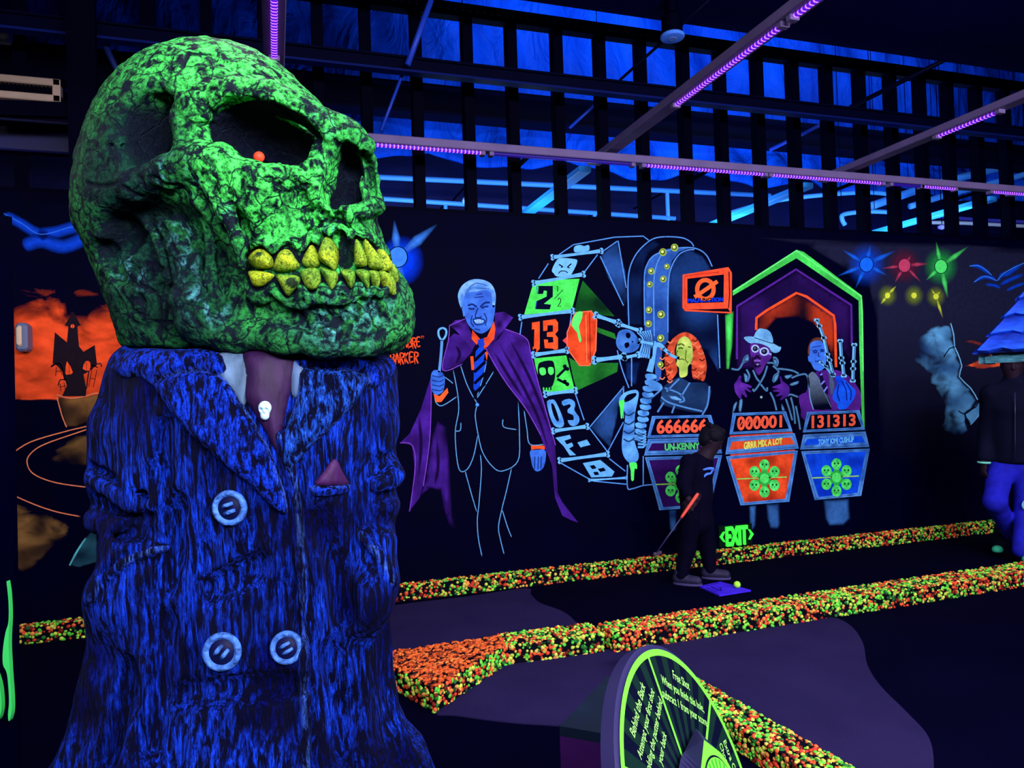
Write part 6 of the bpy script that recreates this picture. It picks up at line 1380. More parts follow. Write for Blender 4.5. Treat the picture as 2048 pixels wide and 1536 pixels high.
o = flat_px('putting_turf', [(1262, 1290), (1400, 1270), (1560, 1250), (1655, 1236), (1700, 1252), (1726, 1288), (1735, 1332), (1762, 1375), (1815, 1428), (1858, 1478), (1868, 1540), (1862, 1640), (1760, 1660), (1640, 1540), (1400, 1370), (1330, 1312)], .0, .006, M_green); tag(o, 'large grey violet turf patch at the lower right beyond the diagonal kerb', 'turf')

ICO = bmesh.new(); bmesh.ops.create_icosphere(ICO, subdivisions=1, radius=1.0); IV = np.array([v.co[:] for v in ICO.verts]); IF = np.array([[v.index for v in f.verts] for f in ICO.faces]); ICO.free()
PALC = np.array([C(*c)[:3] for c in ((84, 214, 62), (120, 230, 70), (196, 222, 78), (226, 196, 88), (238, 92, 48), (226, 60, 40), (120, 26, 18), (16, 62, 20), (30, 110, 44), (240, 140, 70))])
M_peb = vmat('painted_pebbles', .6, .2, .3, 50, alpha=False)
M_core = mat('dark_kerb_core', C(6, 5, 20), .8, .05)
def pebbles(name, faces, parent, size=.0115, dens=1.0, pal=None, wts=None, flat=.8, elong=1.0, seed=1):
    """small painted stones covering the listed quads (each: corner, edge, edge)"""
    rg = np.random.default_rng(seed); Vs = []; Cs = []; Fs = []; off = 0
    pal = PALC if pal is None else pal; wts = np.array([.13, .10, .14, .13, .12, .07, .09, .10, .07, .05]) if wts is None else np.array(wts); wts = wts/wts.sum()
    for c, e1, e2 in faces:
        c, e1, e2 = [np.array(v, float) for v in (c, e1, e2)]; nn = np.cross(e1, e2); A = np.linalg.norm(nn); nn /= A
        n = int(A/(size*size*2.5)*dens); uv = rg.random((n, 2)); P = c+uv[:, :1]*e1+uv[:, 1:]*e2
        cl = vnoise(P, 9.0, seed); cl2 = rg.random(n)
        idx = rg.choice(len(pal), n, p=wts)
        if len(pal) == 10:
            m = cl2 < .45; idx[m] = np.where(cl[m] > .62, rg.choice([4, 5, 5, 6, 9], m.sum()), np.where(cl[m] < .4, rg.choice([0, 1, 2, 8], m.sum()), idx[m]))
        sc = size*(.6+.75*rg.random(n))[:, None]*np.stack([np.full(n, elong), .8+.4*rg.random(n), np.full(n, flat)], 1)
        t1 = e1/np.linalg.norm(e1); t2 = np.cross(nn, t1); an = rg.random(n)*2*PI
        a = np.cos(an)[:, None]*t1+np.sin(an)[:, None]*t2; b = np.cross(nn, a)
        Q = IV[None]*(1+.16*(rg.random((n, len(IV), 1))-.5))
        W = P[:, None]+a[:, None]*Q[:, :, :1]*sc[:, None, :1]+b[:, None]*Q[:, :, 1:2]*sc[:, None, 1:2]+nn*(Q[:, :, 2:]*sc[:, None, 2:]+(size*.1*rg.random((n, 1, 1))))
        W[:, :, 2] = np.maximum(W[:, :, 2], .001)
        Vs.append(W.reshape(-1, 3)); Fs.append((IF[None]+(off+np.arange(n)*len(IV))[:, None, None]).reshape(-1, 3)); off += n*len(IV)
        cc = pal[idx]*(.75+.5*rg.random((n, 1))); Cs.append(np.repeat(np.c_[cc, np.ones(n)], len(IV), 0))
    o = mesh(name, np.concatenate(Vs), np.concatenate(Fs), M_peb, parent, True, np.concatenate(Cs)); tag(o, kind='stuff'); return o
def kerb(poly, h, label, skip=(), size=.0115, top=True, seed=1, dens=1.0, loc=None, quads=None):
    """a low kerb: footprint polygon (counter-clockwise), stone-covered on the sides listed"""
    P = [np.array([x, y, 0.0]) for x, y in poly]; c = np.mean(P, 0)
    e = empty('stone_kerb', c, label, 'kerb')
    MB().prism(P, (0, 0, h)).build('kerb_core', M_core, e)
    fs = []
    for i in range(len(P)):
        if i in skip: continue
        fs.append((P[i], P[(i+1) % len(P)]-P[i], (0, 0, h)))
    if top:
        if len(P) == 4: fs.append((P[0]+[0, 0, h], P[1]-P[0], P[3]-P[0]))
    pebbles('pebble_coat', fs, e, size, dens, seed=seed); return e
KH = .11
kerb([(-2.6, 5.55), (8.6, 5.55), (8.6, YW-.016), (-2.6, YW-.016)], KH, 'long pebble kerb running along the foot of the painted wall', skip=(1, 2, 3), size=.0125, seed=3)
a0 = on_z(1232, 1306, 0); a1 = on_z(2048, 1174, 0); d_ = (a1-a0)/np.linalg.norm(a1-a0); nrm = np.array([-d_[1], d_[0], 0])
KM = .105; WM = .23
pa = a0; pb = a1+d_*2.2
kerb([pa[:2], pb[:2], (pb+nrm*WM)[:2], (pa+nrm*WM)[:2]], KM, 'long pebble kerb running to the right below the tee mat', skip=(1, 2), size=.0115, seed=4)
b0 = on_z(1010, 1332, 0); b1 = on_z(1207, 1305, 0); dd = (b1-b0)/np.linalg.norm(b1-b0); n2 = np.array([-dd[1], dd[0], 0])
kerb([b0[:2], b1[:2], (b1+n2*WM)[:2], (b0+n2*WM)[:2]], KM, 'short pebble kerb between the orange planter and the notch', skip=(2, 3), size=.0115, seed=5)
# diagonal kerb
r0 = on_z(1300, 1302, KM); r1 = on_z(1707, 1536, KM); l1 = on_z(1532, 1536, 0); l0 = on_z(1236, 1308, 0)
rd = (r1-r0)/np.linalg.norm(r1-r0); wd = np.array([rd[1], -rd[0], 0])
if np.dot(wd, l1-r1) < 0: wd = -wd
wdt = abs(np.dot(l1-r1, wd)); q0 = r0.copy(); q0[2] = 0; q1 = r1+rd*.9; q1[2] = 0
W_ = min(max(wdt, .16), .26); print('diag width', wdt)
poly = [q0, q0+wd*W_, q1+wd*W_, q1]
ar = sum(poly[i][0]*poly[(i+1) % 4][1]-poly[(i+1) % 4][0]*poly[i][1] for i in range(4))
if ar < 0: poly = [poly[0], poly[3], poly[2], poly[1]]
kerb([p[:2] for p in poly], KM, 'diagonal pebble kerb running behind the round wheel sign to the bottom edge', size=.0092, seed=6, dens=1.1)
# planter with orange bark
pc = on_z(871, 1427, 0); pl_ = on_z(740, 1352, 0); pr = b0; hp_ = .115
tb = on_z(740, 1310, hp_); tr = on_z(1000, 1272, hp_); tb[2] = 0; tr[2] = 0
pp = [pc, pr, tr, tb, pl_]
e = empty('bark_planter', np.mean(pp, 0)*[1, 1, 0], 'low pebble edged planter topped with orange bark beside the statue', 'planter')
MB().prism(pp, (0, 0, hp_)).build('planter_core', M_core, e)
pebbles('pebble_coat', [(pc, pr-pc, (0, 0, hp_)), (pl_, pc-pl_, (0, 0, hp_))], e, .0115, 1.0, seed=7)
tri = []
cz = np.array([0, 0, hp_+.003])
for i in range(1, 4): tri.append((pp[0], pp[i], pp[i+1]))
rg = np.random.default_rng(9); opal = np.array([C(*c)[:3] for c in ((236, 104, 44), (214, 84, 34), (150, 54, 22), (70, 22, 14), (244, 130, 60), (20, 8, 20))])
fs = []
for A, B, D in tri:
    k = int(np.linalg.norm(np.cross(B-A, D-A))/2/(.012*.012*2.0)); uv = rg.random((k, 2)); m = uv.sum(1) > 1; uv[m] = 1-uv[m]
    for u, v in uv: p = A+(B-A)*u+(D-A)*v+cz; fs.append((p, (.012*rg.choice([1, -1]), .002, 0), (0, .012, 0)))
Vs = []; Fs = []; Cs = []; off = 0
for p, _, _ in fs:
    an = rg.random()*PI; a = np.array([math.cos(an), math.sin(an), .25*(rg.random()-.5)]); b = np.array([-math.sin(an), math.cos(an), .4*(rg.random()-.5)]); nn = np.cross(a, b)
    s_ = .007+.011*rg.random(); Vs.append(p+(IV[:, :1]*a*s_*1.5+IV[:, 1:2]*b*s_*.6+IV[:, 2:]*nn*s_*.5)); Fs.append(IF+off); off += len(IV); Cs.append(np.tile(np.r_[opal[rg.choice(6, p=[.32, .26, .14, .08, .14, .06])], 1], (len(IV), 1)))
o = mesh('bark_layer', np.concatenate(Vs), np.concatenate(Fs), M_peb, e, True, np.concatenate(Cs)); tag(o, 'orange bark chips', kind='stuff')

# ------------------------------------------------------------------ round wheel sign
DC = CAM+(np.array([1.02762581, 1.70182138, .41824998])-CAM)*.75; DN = np.array([.63848896, -.67117538, .37663703]); DR = .3
DA = np.cross([0, 0, 1.0], DN); DA /= np.linalg.norm(DA); DB = np.cross(DN, DA)
def D3(x, y, h=0.0): return DC+DA*x*DR+DB*y*DR+DN*h
sg = empty('wheel_sign', (DC[0], DC[1], 0), 'round tilted game wheel sign with green rim and lettering in the foreground', 'sign')
M_rim = mat('violet_rim_plastic', C(38, 34, 80), .45, .15); M_dface = mat('dark_wheel_face', C(4, 8, 34), .3, .35); M_gline = mat('green_printed_line', C(110, 235, 62), .5, .2); M_gray = mat('dark_green_ray', C(12, 38, 34), .35, .2); M_glet = mat('pale_green_lettering', C(160, 246, 120), .5, .2)
b = MB().lathe(DC, [(DR*.95, -.036), (DR*1.03, -.032), (DR*1.035, -.004), (DR*1.02, -.001), (DR*1.0, 0)], 96, DN); o = b.build('wheel_body', M_rim, sg); autosmooth(o, 30)
MB().lathe(DC, [(DR*.9, .0002), (DR*.97, .0012), (.001, .0014)], 96, DN).build('wheel_face', M_dface, sg)
V = []; Fc = []
for k in range(128):
    a = 2*PI*k/128
    for r in (.955, 1.0): V.append(D3(r*math.cos(a), r*math.sin(a), .0022))
Fc = [(2*k, 2*k+1, (2*k+3) % 256, (2*k+2) % 256) for k in range(128)]
mesh('rim_line', V, Fc, M_gline, sg)
b = MB()
for k in range(30):
    a0_, a1_ = math.radians(12*k+3), math.radians(12*k+9)
    b.add([D3(.30*math.cos(a0_), .30*math.sin(a0_), .0018), D3(.955*math.cos(a0_), .955*math.sin(a0_), .0018), D3(.955*math.cos(a1_), .955*math.sin(a1_), .0018), D3(.30*math.cos(a1_), .30*math.sin(a1_), .0018)], [(0, 1, 2, 3)])
b.build('face_rays', M_gray, sg)
for deg in (82, 21.5, -38.5, 142, 202, 262):
    a = math.radians(deg); w = .014; t = np.array([-math.sin(a), math.cos(a)])
    b = MB().add([D3(.2*math.cos(a)+t[0]*w, .2*math.sin(a)+t[1]*w, .0024), D3(.96*math.cos(a)+t[0]*w, .96*math.sin(a)+t[1]*w, .0024), D3(.96*math.cos(a)-t[0]*w, .96*math.sin(a)-t[1]*w, .0024), D3(.2*math.cos(a)-t[0]*w, .2*math.sin(a)-t[1]*w, .0024)], [(3, 2, 1, 0)]); b.build('sector_line', M_gline, sg)
def wheel_text(lines, deg, r0, size, gap):
    a = math.radians(deg); up = np.array([math.cos(a), math.sin(a)]); rt = np.array([up[1], -up[0]])
    V = []; Fc = []; o = 0
    for i, (s_, k) in enumerate(lines):
        T, F_ = text_mesh(s_, .004); T = T*size*k*np.array([.72, 1.0]); w = T[:, 0].max()+T[:, 0].min()
        T[:, 0] -= w/2; r = r0-i*gap
        V += [D3(*(up*(r+y)+rt*x), .0028) for x, y in T]; Fc += [tuple(v+o for v in f) for f in F_]; o += len(T)
    mesh('lettering', V, Fc, M_glet, sg)
wheel_text([('Free Shot', 1.08), ('When you finish this hole,', 1.0), ('subtract 1 from your score', 1.0)], 51.7, .80, .086, .098)
wheel_text([('Behind the Back', 1.12), ('Attempt your first shot', 1.0), ('holding the putter behind', 1.0), ('your back', 1.0)], 112, .80, .084, .106)
wheel_text([('Extra Obstacle', 1.08), ('Choose another', 1.0), ('on the hole', 1.0)], -8.5, .80, .086, .098)
# spinner on the wheel
def dplane(px, py, h): return on_plane(px, py, DC+DN*h, DN)
def arcpts(c, r, a0, a1, n, h): return [c+DA*r*math.cos(math.radians(a0+(a1-a0)*i/n))+DB*r*math.sin(math.radians(a0+(a1-a0)*i/n))+DN*h for i in range(n+1)]
tipf = dplane(1407, 1480, .055)-DC-DN*.055; tipb = dplane(1391, 1456, .012)-DC-DN*.012
sp_ = bpy.data.objects.new('spinner', None); sp_.empty_display_size = .05; link(sp_, sg); sp_.location = [float(v) for v in (DC-world_of(sg))]
sp_['label'] = 'pointed spinner with green front'
ang = math.degrees(math.atan2(tipf@DB, tipf@DA)); ra = np.linalg.norm(tipf)
def outline(tip, r, h, spread=38):
    an = math.degrees(math.atan2(tip@DB, tip@DA)); return [DC+tip+DN*h]+arcpts(DC, r, an-spread, an-360+spread, 40, h)
ob = outline(tipb*1.0, np.linalg.norm(tipf)*.90, .012); of = outline(tipf, np.linalg.norm(tipf)*.86, .055); n = len(ob)
V = ob+of; Fc = [tuple(range(n)), tuple(range(n, 2*n))[::-1]]+[(i, n+i, n+(i+1) % n, (i+1) % n) for i in range(n)]
mesh('spinner_body', V, Fc, M_rim, sp_)
mesh('spinner_face', [p+DN*.0012 for p in of], [tuple(range(n))[::-1]], M_gline, sp_)
rr = np.linalg.norm(tipf)*.70
MB().lathe(DC+DN*.0562, [(rr*1.05, .0), (rr*1.05, .001), (.001, .0012)], 48, DN).build('hub_ring', M_dface, sp_)
MB().lathe(DC+DN*.0575, [(rr, .0), (rr, .0008), (.001, .001)], 48, DN).build('hub_disc', M_gline, sp_)
b = MB()
for k in range(24):
    a0_, a1_ = math.radians(15*k+3), math.radians(15*k+9); h = .0590
    b.add([DC+(DA*math.cos(q)+DB*math.sin(q))*r+DN*h for r, q in ((rr*.2, a0_), (rr*.97, a0_), (rr*.97, a1_), (rr*.2, a1_))], [(0, 1, 2, 3)])
b.build('hub_rays', mat('mid_green_ray', C(60, 170, 50), .4, .3), sp_)
# stand and the box behind the wheel
A = DC-DN*.036
MB().beam((A[0]-.02, A[1]+.02, 0), (A[0]-.02, A[1]+.02, A[2]), .06, .06, bev=.006).build('stand_post', M_blackmetal, sg)
MB().box((A[0]-.2, A[1]-.12, 0), (A[0]+.14, A[1]+.2, .02), .006).build('stand_base', M_blackmetal, sg)
HB = .5
A0 = on_z(1119, 1452, HB); B0 = on_z(1214, 1353, HB); C0 = on_z(1190, 1464, HB); fdir = (C0-A0)/np.linalg.norm(C0-A0); bd = B0-A0
e = empty('teal_box', (A0[0], A0[1], 0), 'dark box with teal top and purple front behind the wheel sign', 'box')
Lx = .2
top = [A0, A0+fdir*Lx, B0+fdir*Lx, B0]
MB().prism([p-np.array([0, 0, HB-.0]) for p in top], (0, 0, HB-.03)).build('box_body', mat('purple_box_paint', C(48, 8, 74), .6, .2, noise=.3, nscale=8), e)
MB().prism([p-np.array([0, 0, .03])+np.array([0, 0, 0]) for p in top], (0, 0, .03)).build('box_lid', mat('teal_box_paint', C(4, 20, 42), .6, .2, noise=.3, nscale=14), e)

# ------------------------------------------------------------------ exit sign, tee mat, ball
Ye = YW-.012
M_exit = mat('lit_exit_green', C(60, 255, 70), .4, .3, emit=C(60, 255, 64), es=.62)
cx_ = on_y(1470, 1072, Ye); e = empty('exit_sign', cx_, 'lit green exit sign with side arrows low on the painted wall', 'sign')
x0 = on_y(1449, 1072, Ye)[0]; x9 = on_y(1492, 1072, Ye)[0]; z9 = on_y(1470, 1051, Ye)[2]; z0 = on_y(1470, 1090, Ye)[2]
MB().box((x0-.06, Ye-.01, z0-.01), (x9+.06, YW-.001, z9+.01), .006).build('sign_backing', mat('dark_green_backing', C(2, 24, 14), .5, .05), e)
T, F_ = text_mesh('EXIT', .03); lo, hi = T.min(0), T.max(0); u = (T-lo)/(hi-lo)
n = len(T); P0 = np.c_[x0+u[:, 0]*(x9-x0), np.full(n, Ye-.012), z0+u[:, 1]*(z9-z0)]; P1 = P0.copy(); P1[:, 1] = Ye-.035
E_ = {}
for f in F_:
    for i in range(len(f)): E_[(f[i], f[(i+1) % len(f)])] = 1
rimE = [k for k in E_ if (k[1], k[0]) not in E_]
mesh('exit_lettering', np.r_[P1, P0], [tuple(f) for f in F_]+[tuple(v+n for v in f)[::-1] for f in F_]+[(k[0], k[0]+n, k[1]+n, k[1]) for k in rimE], M_exit, e)
zc = (z0+z9)/2
for s_, xx in ((-1, x0-.012), (1, x9+.012)):
    w = .05; MB().prism([(xx, Ye-.03, zc+.045), (xx+s_*.012, Ye-.03, zc+.045), (xx+s_*w, Ye-.03, zc), (xx+s_*.012, Ye-.03, zc-.045), (xx, Ye-.03, zc-.045), (xx+s_*.026, Ye-.03, zc)], (0, .018, 0)).build('arrow', M_exit, e)
M_mat = mat('violet_blue_mat', C(64, 34, 232), .7, .1, noise=.15, nscale=12)
q = [on_z(*p, 0.0) for p in ((1399, 1175), (1441, 1166), (1502, 1183), (1439, 1193))]
tm = empty('tee_mat', np.mean(q, 0), 'violet blue square tee mat on the dark carpet by the child', 'mat')
MB().prism(q, (0, 0, .012)).build('mat_pad', M_mat, tm)
up = np.array([0, 0, .0132]); c = np.mean(q, 0)
b = MB()
for k in range(4):
    p0_, p1_ = c+(q[k]-c)*.8+up, c+(q[(k+1) % 4]-c)*.8+up
    if k in (0, 3): b.beam(p0_*.85+p1_*.15, p0_*.15+p1_*.85, .008, .001)
b.tube(spline([c+(q[0]-c)*.5+up, c+(q[3]-c)*.45+up, c+(q[0]-c)*.1+up], 5), .004, 6)
b.build('mat_marking', mat('dark_mat_marking', C(26, 12, 120), .7, .1), tm)
bc = on_z(1474.5, 1176, .012); bl_ = empty('golf_ball', bc, 'glowing yellow green golf ball on the violet tee mat', 'ball')
bm = bmesh.new(); bmesh.ops.create_icosphere(bm, subdivisions=4, radius=.026)
cs = [Vector((math.cos(t*2.39996)*math.sqrt(1-(1-2*(t+.5)/90)**2), math.sin(t*2.39996)*math.sqrt(1-(1-2*(t+.5)/90)**2), 1-2*(t+.5)/90)) for t in range(90)]
for v in bm.verts:
    d = max(v.co.normalized().dot(c_) for c_ in cs); v.co *= 1-.035*max(0, (d-.988)/.012)
me = bpy.data.meshes.new('ball_shell'); bm.to_mesh(me); bm.free(); me.materials.append(mat('neon_ball_plastic', C(176, 255, 70), .4, .4)); me.polygons.foreach_set('use_smooth', [True]*len(me.polygons))
o = bpy.data.objects.new('ball_shell', me); link(o, bl_); o.location = (0, 0, .026)

# ------------------------------------------------------------------ hut roof at the right
A = at_depth(1956, 696, 4.3); B = at_depth(2330, 700, 3.75); ap = at_depth(2150, 462, 4.35)
fd = (B-A)/np.linalg.norm(B-A); bk = np.array([-fd[1], fd[0], 0]); bk = bk if bk @ _f > 0 else -bk
A[2] = B[2] = (A[2]+B[2])/2
Lr = np.linalg.norm((B-A)[:2]); Cb = B+bk*Lr*.5; Db = A+bk*Lr*.5+fd*.22
hut = empty('hut_roof', ((A+B)/2*[1, 1, 0]), 'blue shingled hut roof with teal fascia board at the right edge', 'hut')
M_sh = vmat('blue_shingle_paint', .6, .2, .5, 16, (1, 1, 4), .5, alpha=False)
rows = 7; rgs = np.random.default_rng(4)
def shingles(P, Q, apx, name):
    nn = np.cross(Q-P, apx-P); nn /= np.linalg.norm(nn); nn = nn if nn[2] > 0 else -nn
    for k in range(rows):
        t0, t1 = k/rows, (k+1.25)/rows; t1 = min(t1, 1)
        a, b_ = P+(apx-P)*t0, Q+(apx-Q)*t0; c_, d__ = Q+(apx-Q)*t1, P+(apx-P)*t1
        V = []; nseg = 14; Cc = []
        for i in range(nseg+1):
            u = i/nseg; j = .012*math.sin(i*2.3+k)
            lo = a+(b_-a)*u; hi_ = d__+(c_-d__)*u; dn = (lo-hi_); dn = dn/(np.linalg.norm(dn)+1e-9)
            V += [lo+nn*.036+dn*j, hi_+nn*.008, lo+nn*.004+dn*j]
            sh = .55+.6*rgs.random(); cc = np.array(C(10, 44, 215)[:3])*sh; c2 = np.array(C(4, 18, 120)[:3])*sh
            Cc += [np.array(C(24, 84, 250)[:3])*(.7+.4*rgs.random()), c2, cc*.5]  # bright lips and dark undersides: highlight and shade put into the colour
        F_ = []
        for i in range(nseg): F_ += [(3*i, 3*i+3, 3*i+4, 3*i+1), (3*i+2, 3*i+5, 3*i+3, 3*i), (3*i+1, 3*i+4, 3*i+5, 3*i+2)]
        mesh(name, V, F_, M_sh, hut, False, np.c_[np.array(Cc), np.ones(len(Cc))])
shingles(A, B, ap, 'shingle_row'); shingles(B, Cb, ap, 'shingle_row'); shingles(Db, A, ap, 'shingle_row')
MB().add([A, B, Cb, Db, ap], [(0, 1, 4), (1, 2, 4), (2, 3, 4), (3, 0, 4), (3, 2, 1, 0)]).build('roof_deck', mat('dark_blue_deck', C(4, 14, 80), .7, .2), hut)
A2 = at_depth(1969, 703, 4.33); zf1 = A[2]-.012; zf0 = at_depth(1970, 727, 4.33)[2]
M_fas = vmat('teal_weathered_board', .65, .2, .6, 24, (1, 1, 5), .4, alpha=False)
def board(P, Q, z0, z1, name, th=.035, par=None, colr=C(70, 140, 165)):
    d = (Q-P)*[1, 1, 0]; d /= np.linalg.norm(d); nn = np.array([-d[1], d[0], 0]); n_ = 12; V = []; Cc = []
    for i in range(n_+1):
        p = P+(Q-P)*i/n_; k = .7+.6*rgs.random()
        for z, s_ in ((z0, 0), (z1, 0), (z1, 1), (z0, 1)): V.append((p[0]+nn[0]*th*s_, p[1]+nn[1]*th*s_, z)); Cc.append(np.array(colr[:3])*k*(1.15 if z == z1 else .8))
    F_ = [(0, 1, 2, 3), tuple(4*n_+v for v in (3, 2, 1, 0))]
    for i in range(n_):
        for j in range(4): F_.append((4*i+j, 4*i+4+j, 4*i+4+(j+1) % 4, 4*i+(j+1) % 4))
    return mesh(name, V, F_, M_fas, par or hut, False, np.c_[np.array(Cc), np.ones(len(Cc))])
F0 = A2; F1 = F0+fd*(Lr-.12)
board(F0, F1, zf0, zf1, 'fascia_board'); board(F0+bk*.02, F0+bk*Lr*.4, zf0, zf1, 'fascia_board'); board(F1+bk*.02, F1+bk*Lr*.4, zf0, zf1, 'fascia_board')
for p in (F0+fd*.42+bk*.12, F1-fd*.06+bk*.12, F1-fd*.06+bk*(Lr*.4)):
    if p is not None: MB().beam((p[0], p[1], 0), (p[0], p[1], zf1), .07, .07, bev=.008).build('hut_post', mat('dark_hut_post', C(8, 20, 60), .7, .2), hut)

# ------------------------------------------------------------------ black post with green slime at the left edge
DP = 2.6
pr_ = at_depth(23, 800, DP); pl2 = at_depth(-90, 800, DP)
e = empty('slime_post', ((pr_+pl2)/2*[1, 1, 0]), 'black post with glowing green slime cut-outs at the left edge', 'post')
rt = _r*[1, 1, 0]; rt /= np.linalg.norm(rt); fw = np.array([-rt[1], rt[0], 0]); fw = fw if fw @ _f > 0 else -fw
pl2 = pr_-rt*.22; ztop = at_depth(10, 430, DP)[2]
MB().prism([(p[0], p[1], 0) for p in (pl2, pr_, pr_+fw*.02, pl2+fw*.02)], (0, 0, ztop)).build('post_board', M_black, e)
M_slime = mat('neon_green_slime_paint', C(74, 255, 120), .5, .2)
def cutout(pts, name):
    P = [on_plane(x, y, pr_-fw*.004, fw) for x, y in spline(pts, 5, True)]; MB().prism(P, -fw*.018).build(name, M_slime, e)
cutout([(20, 1160), (24, 1185), (26, 1230), (24, 1280), (26, 1330), (30, 1390), (30, 1420), (25, 1438), (23, 1425), (25, 1395), (21, 1345), (13, 1325), (13, 1295), (18, 1262), (24, 1240), (24, 1200)], 'slime_strip')
cutout([(-12, 1310), (0, 1345), (7, 1370), (10, 1400), (9, 1420), (2, 1438), (-16, 1440), (-26, 1400)], 'slime_drop')
# pale boxes on the wall behind it
def wallbox(px0, py0, px1, py1, Y, label, name):
    a = on_y(px0, py0, Y); c = on_y(px1, py1, Y); e = empty(name, (a+c)/2, label, 'wall box')
    MB().box((a[0], Y, c[2]), (c[0], Y+.12, a[2]), .015).build('box_case', M_wbox, e)
    MB().box((a[0]+.012, Y-.012, c[2]+.03), (a[0]+(c[0]-a[0])*.58, Y+.01, a[2]-.02), .01).build('box_cover', M_wcov, e)
    return e
M_wbox = mat('grey_box_plastic', C(96, 104, 140), .5, .3); M_wcov = mat('warm_white_cover', C(205, 178, 150), .5, .3)
wallbox(29, 645, 55, 702, YW-.122, 'pale upright box fixed to the wall in front of the orange sky', 'wall_box')
e = wallbox(-22, 30, 15, 76, YW-.2, 'pale rounded box at the upper left corner edge', 'wall_box')
b = MB().box((on_y(-22, 50, YW)[0], YW-.08, on_y(0, 76, YW-.2)[2]), (on_y(0, 50, YW)[0], YW+.0, on_y(0, 60, YW-.2)[2])).build('box_bracket', M_blackmetal, e)
# ------------------------------------------------------------------ people
def head(g, c, fw_, up_, s, k=.01):
    """head with face: c = centre of the skull, s = head height"""
    fw_ = fw_/np.linalg.norm(fw_); sd = np.cross(up_, fw_); sd /= np.linalg.norm(sd); up_ = np.cross(fw_, sd)
    R = np.array([fw_, sd, up_]); L = lambda f, a, u: c+(fw_*f+sd*a+up_*u)*s
    g.ell(L(-.03, 0, .12), (s*.42, s*.33, s*.38), R, k); g.ell(L(.07, 0, -.16), (s*.30, s*.27, s*.34), R, .05*s*4)
    g.ell(L(.20, 0, -.36), (s*.15, s*.16, s*.13), R, .04)
    for a in (-1, 1):
        g.ell(L(.36, a*.13, .02), (s*.07, s*.075, s*.05), R, .015, 's'); g.ell(L(.31, a*.13, .015), (s*.05, s*.05, s*.045), R, .002)
        g.ell(L(-.02, a*.335, -.04), (s*.08, s*.03, s*.12), R, .008)
        g.cap(L(.335, a*.07, .085), L(.30, a*.2, .085), s*.035, s*.03, .012)
    g.cap(L(.355, 0, .02), L(.43, 0, -.13), s*.035, s*.05, .012); g.cap(L(.36, -.07, -.25), L(.36, .07, -.25), s*.03, s*.03, .006); g.cap(L(.395, -.09, -.247), L(.395, .09, -.247), s*.009, s*.009, .002, 's')
    return L
def hand(g, w, d, nn, s, curl=.9, thumb=1):
    """w wrist, d direction of the hand, nn palm normal; five curled fingers"""
    d = d/np.linalg.norm(d); nn = nn-d*(nn@d); nn /= np.linalg.norm(nn); sd = np.cross(d, nn)
    g.ell(w+d*s*.42, (s*.46, s*.26, s*.13), np.array([d, sd, nn]), s*.1)
    for i, (o, l) in enumerate(((.21, .46), (.075, .52), (-.07, .48), (-.2, .38))):
        p = w+d*s*.78+sd*o*s; a = curl*.6; q = []
        dirv = d.copy(); q.append(p)
        for seg in (.42, .32, .26):
            dirv = math.cos(a)*dirv+math.sin(a)*nn if seg == .42 else (lambda v: v/np.linalg.norm(v))(dirv*math.cos(a)+(np.cross(sd, dirv)*-1)*math.sin(a)*(-1 if False else 1)*0+nn*math.sin(a)-d*math.sin(a)*.55)
            p = p+dirv*l*s*seg*1.6*.62; q.append(p)
        g.chain(q, [s*.075, s*.07, s*.065, s*.055], s*.03)
    q = [w+d*s*.2+sd*.24*s*thumb, w+d*s*.42+sd*.38*s*thumb+nn*.12*s, w+d*s*.66+sd*.36*s*thumb+nn*.24*s]
    g.chain(q, [s*.10, s*.085, s*.065], s*.05)
def skinobj(g, name, m, parent, label=None, col=None):
    V, Q = g.skin(); o = mesh(name, V, Q[:, ::-1] if False else Q, m, parent, True)
    if label: o['label'] = label
    return o
def bbox_grid(pts, pad, h): pts = np.array(pts); return Grid(pts.min(0)-pad, pts.max(0)+pad, h)
M_skin = mat('dim_skin', C(34, 20, 36), .6, .1); M_hair = mat('black_hair', C(4, 2, 20), .7, .15, bump=.5, bscale=120)
M_kshirt = mat('black_tshirt', C(4, 3, 26), .85, .05, bump=.3, bscale=25); M_kpant = mat('black_trousers', C(3, 2, 24), .85, .05, bump=.3, bscale=25); M_kshoe = mat('grey_blue_shoe', C(36, 32, 66), .6, .2, noise=.3, nscale=40); M_sole = mat('pale_shoe_sole', C(66, 60, 110), .6, .2)
# ---- the child
f1 = on_z(1371, 1169, 0); f2 = on_z(1430, 1157, 0)
DK = float(np.dot((f1+f2)/2-CAM, _f))
kp = lambda x, y, dz=0.0: at_depth(x, y, DK+dz)
hips = kp(1393, 1022); ch = kp(1392, 945); nk = kp(1407, 912); hd = kp(1424, 880)
shn, shf = kp(1378, 925, -.10), kp(1408, 925, .12)            # near and far shoulder
eln, elf = kp(1368, 968, -.15), kp(1400, 972, .08); wrn, wrf = kp(1378, 1000, -.22), kp(1394, 998, -.20)
hpn, hpf = kp(1381, 1035, -.06), kp(1405, 1035, .07); knn, knf = kp(1374, 1098, -.05), kp(1414, 1092, .10)
ann = f1+np.array([-.02, .02, .075]); anf = f2+np.array([-.03, .02, .075])
kid = empty('person', ((f1+f2)/2), 'child in black putting with head bowed in front of the podium painting', 'person')
face_f = _r*.80-_u*.45-_f*.28; face_u = _u*.85+_r*.45
allp = [hd, hips, shn, shf, eln, elf, wrn, wrf, f1, f2, knn, knf]
g = bbox_grid(allp, .2, .0065)
Lh = head(g, hd, face_f, face_u, .205)
g.cap(nk-_u*.02, hd-_u*.03, .042, .045, .03); g.chain([nk-_u*.02, ch, hips], [.07, .10, .095], .05); g.cap(shn, shf, .045, .045, .05)
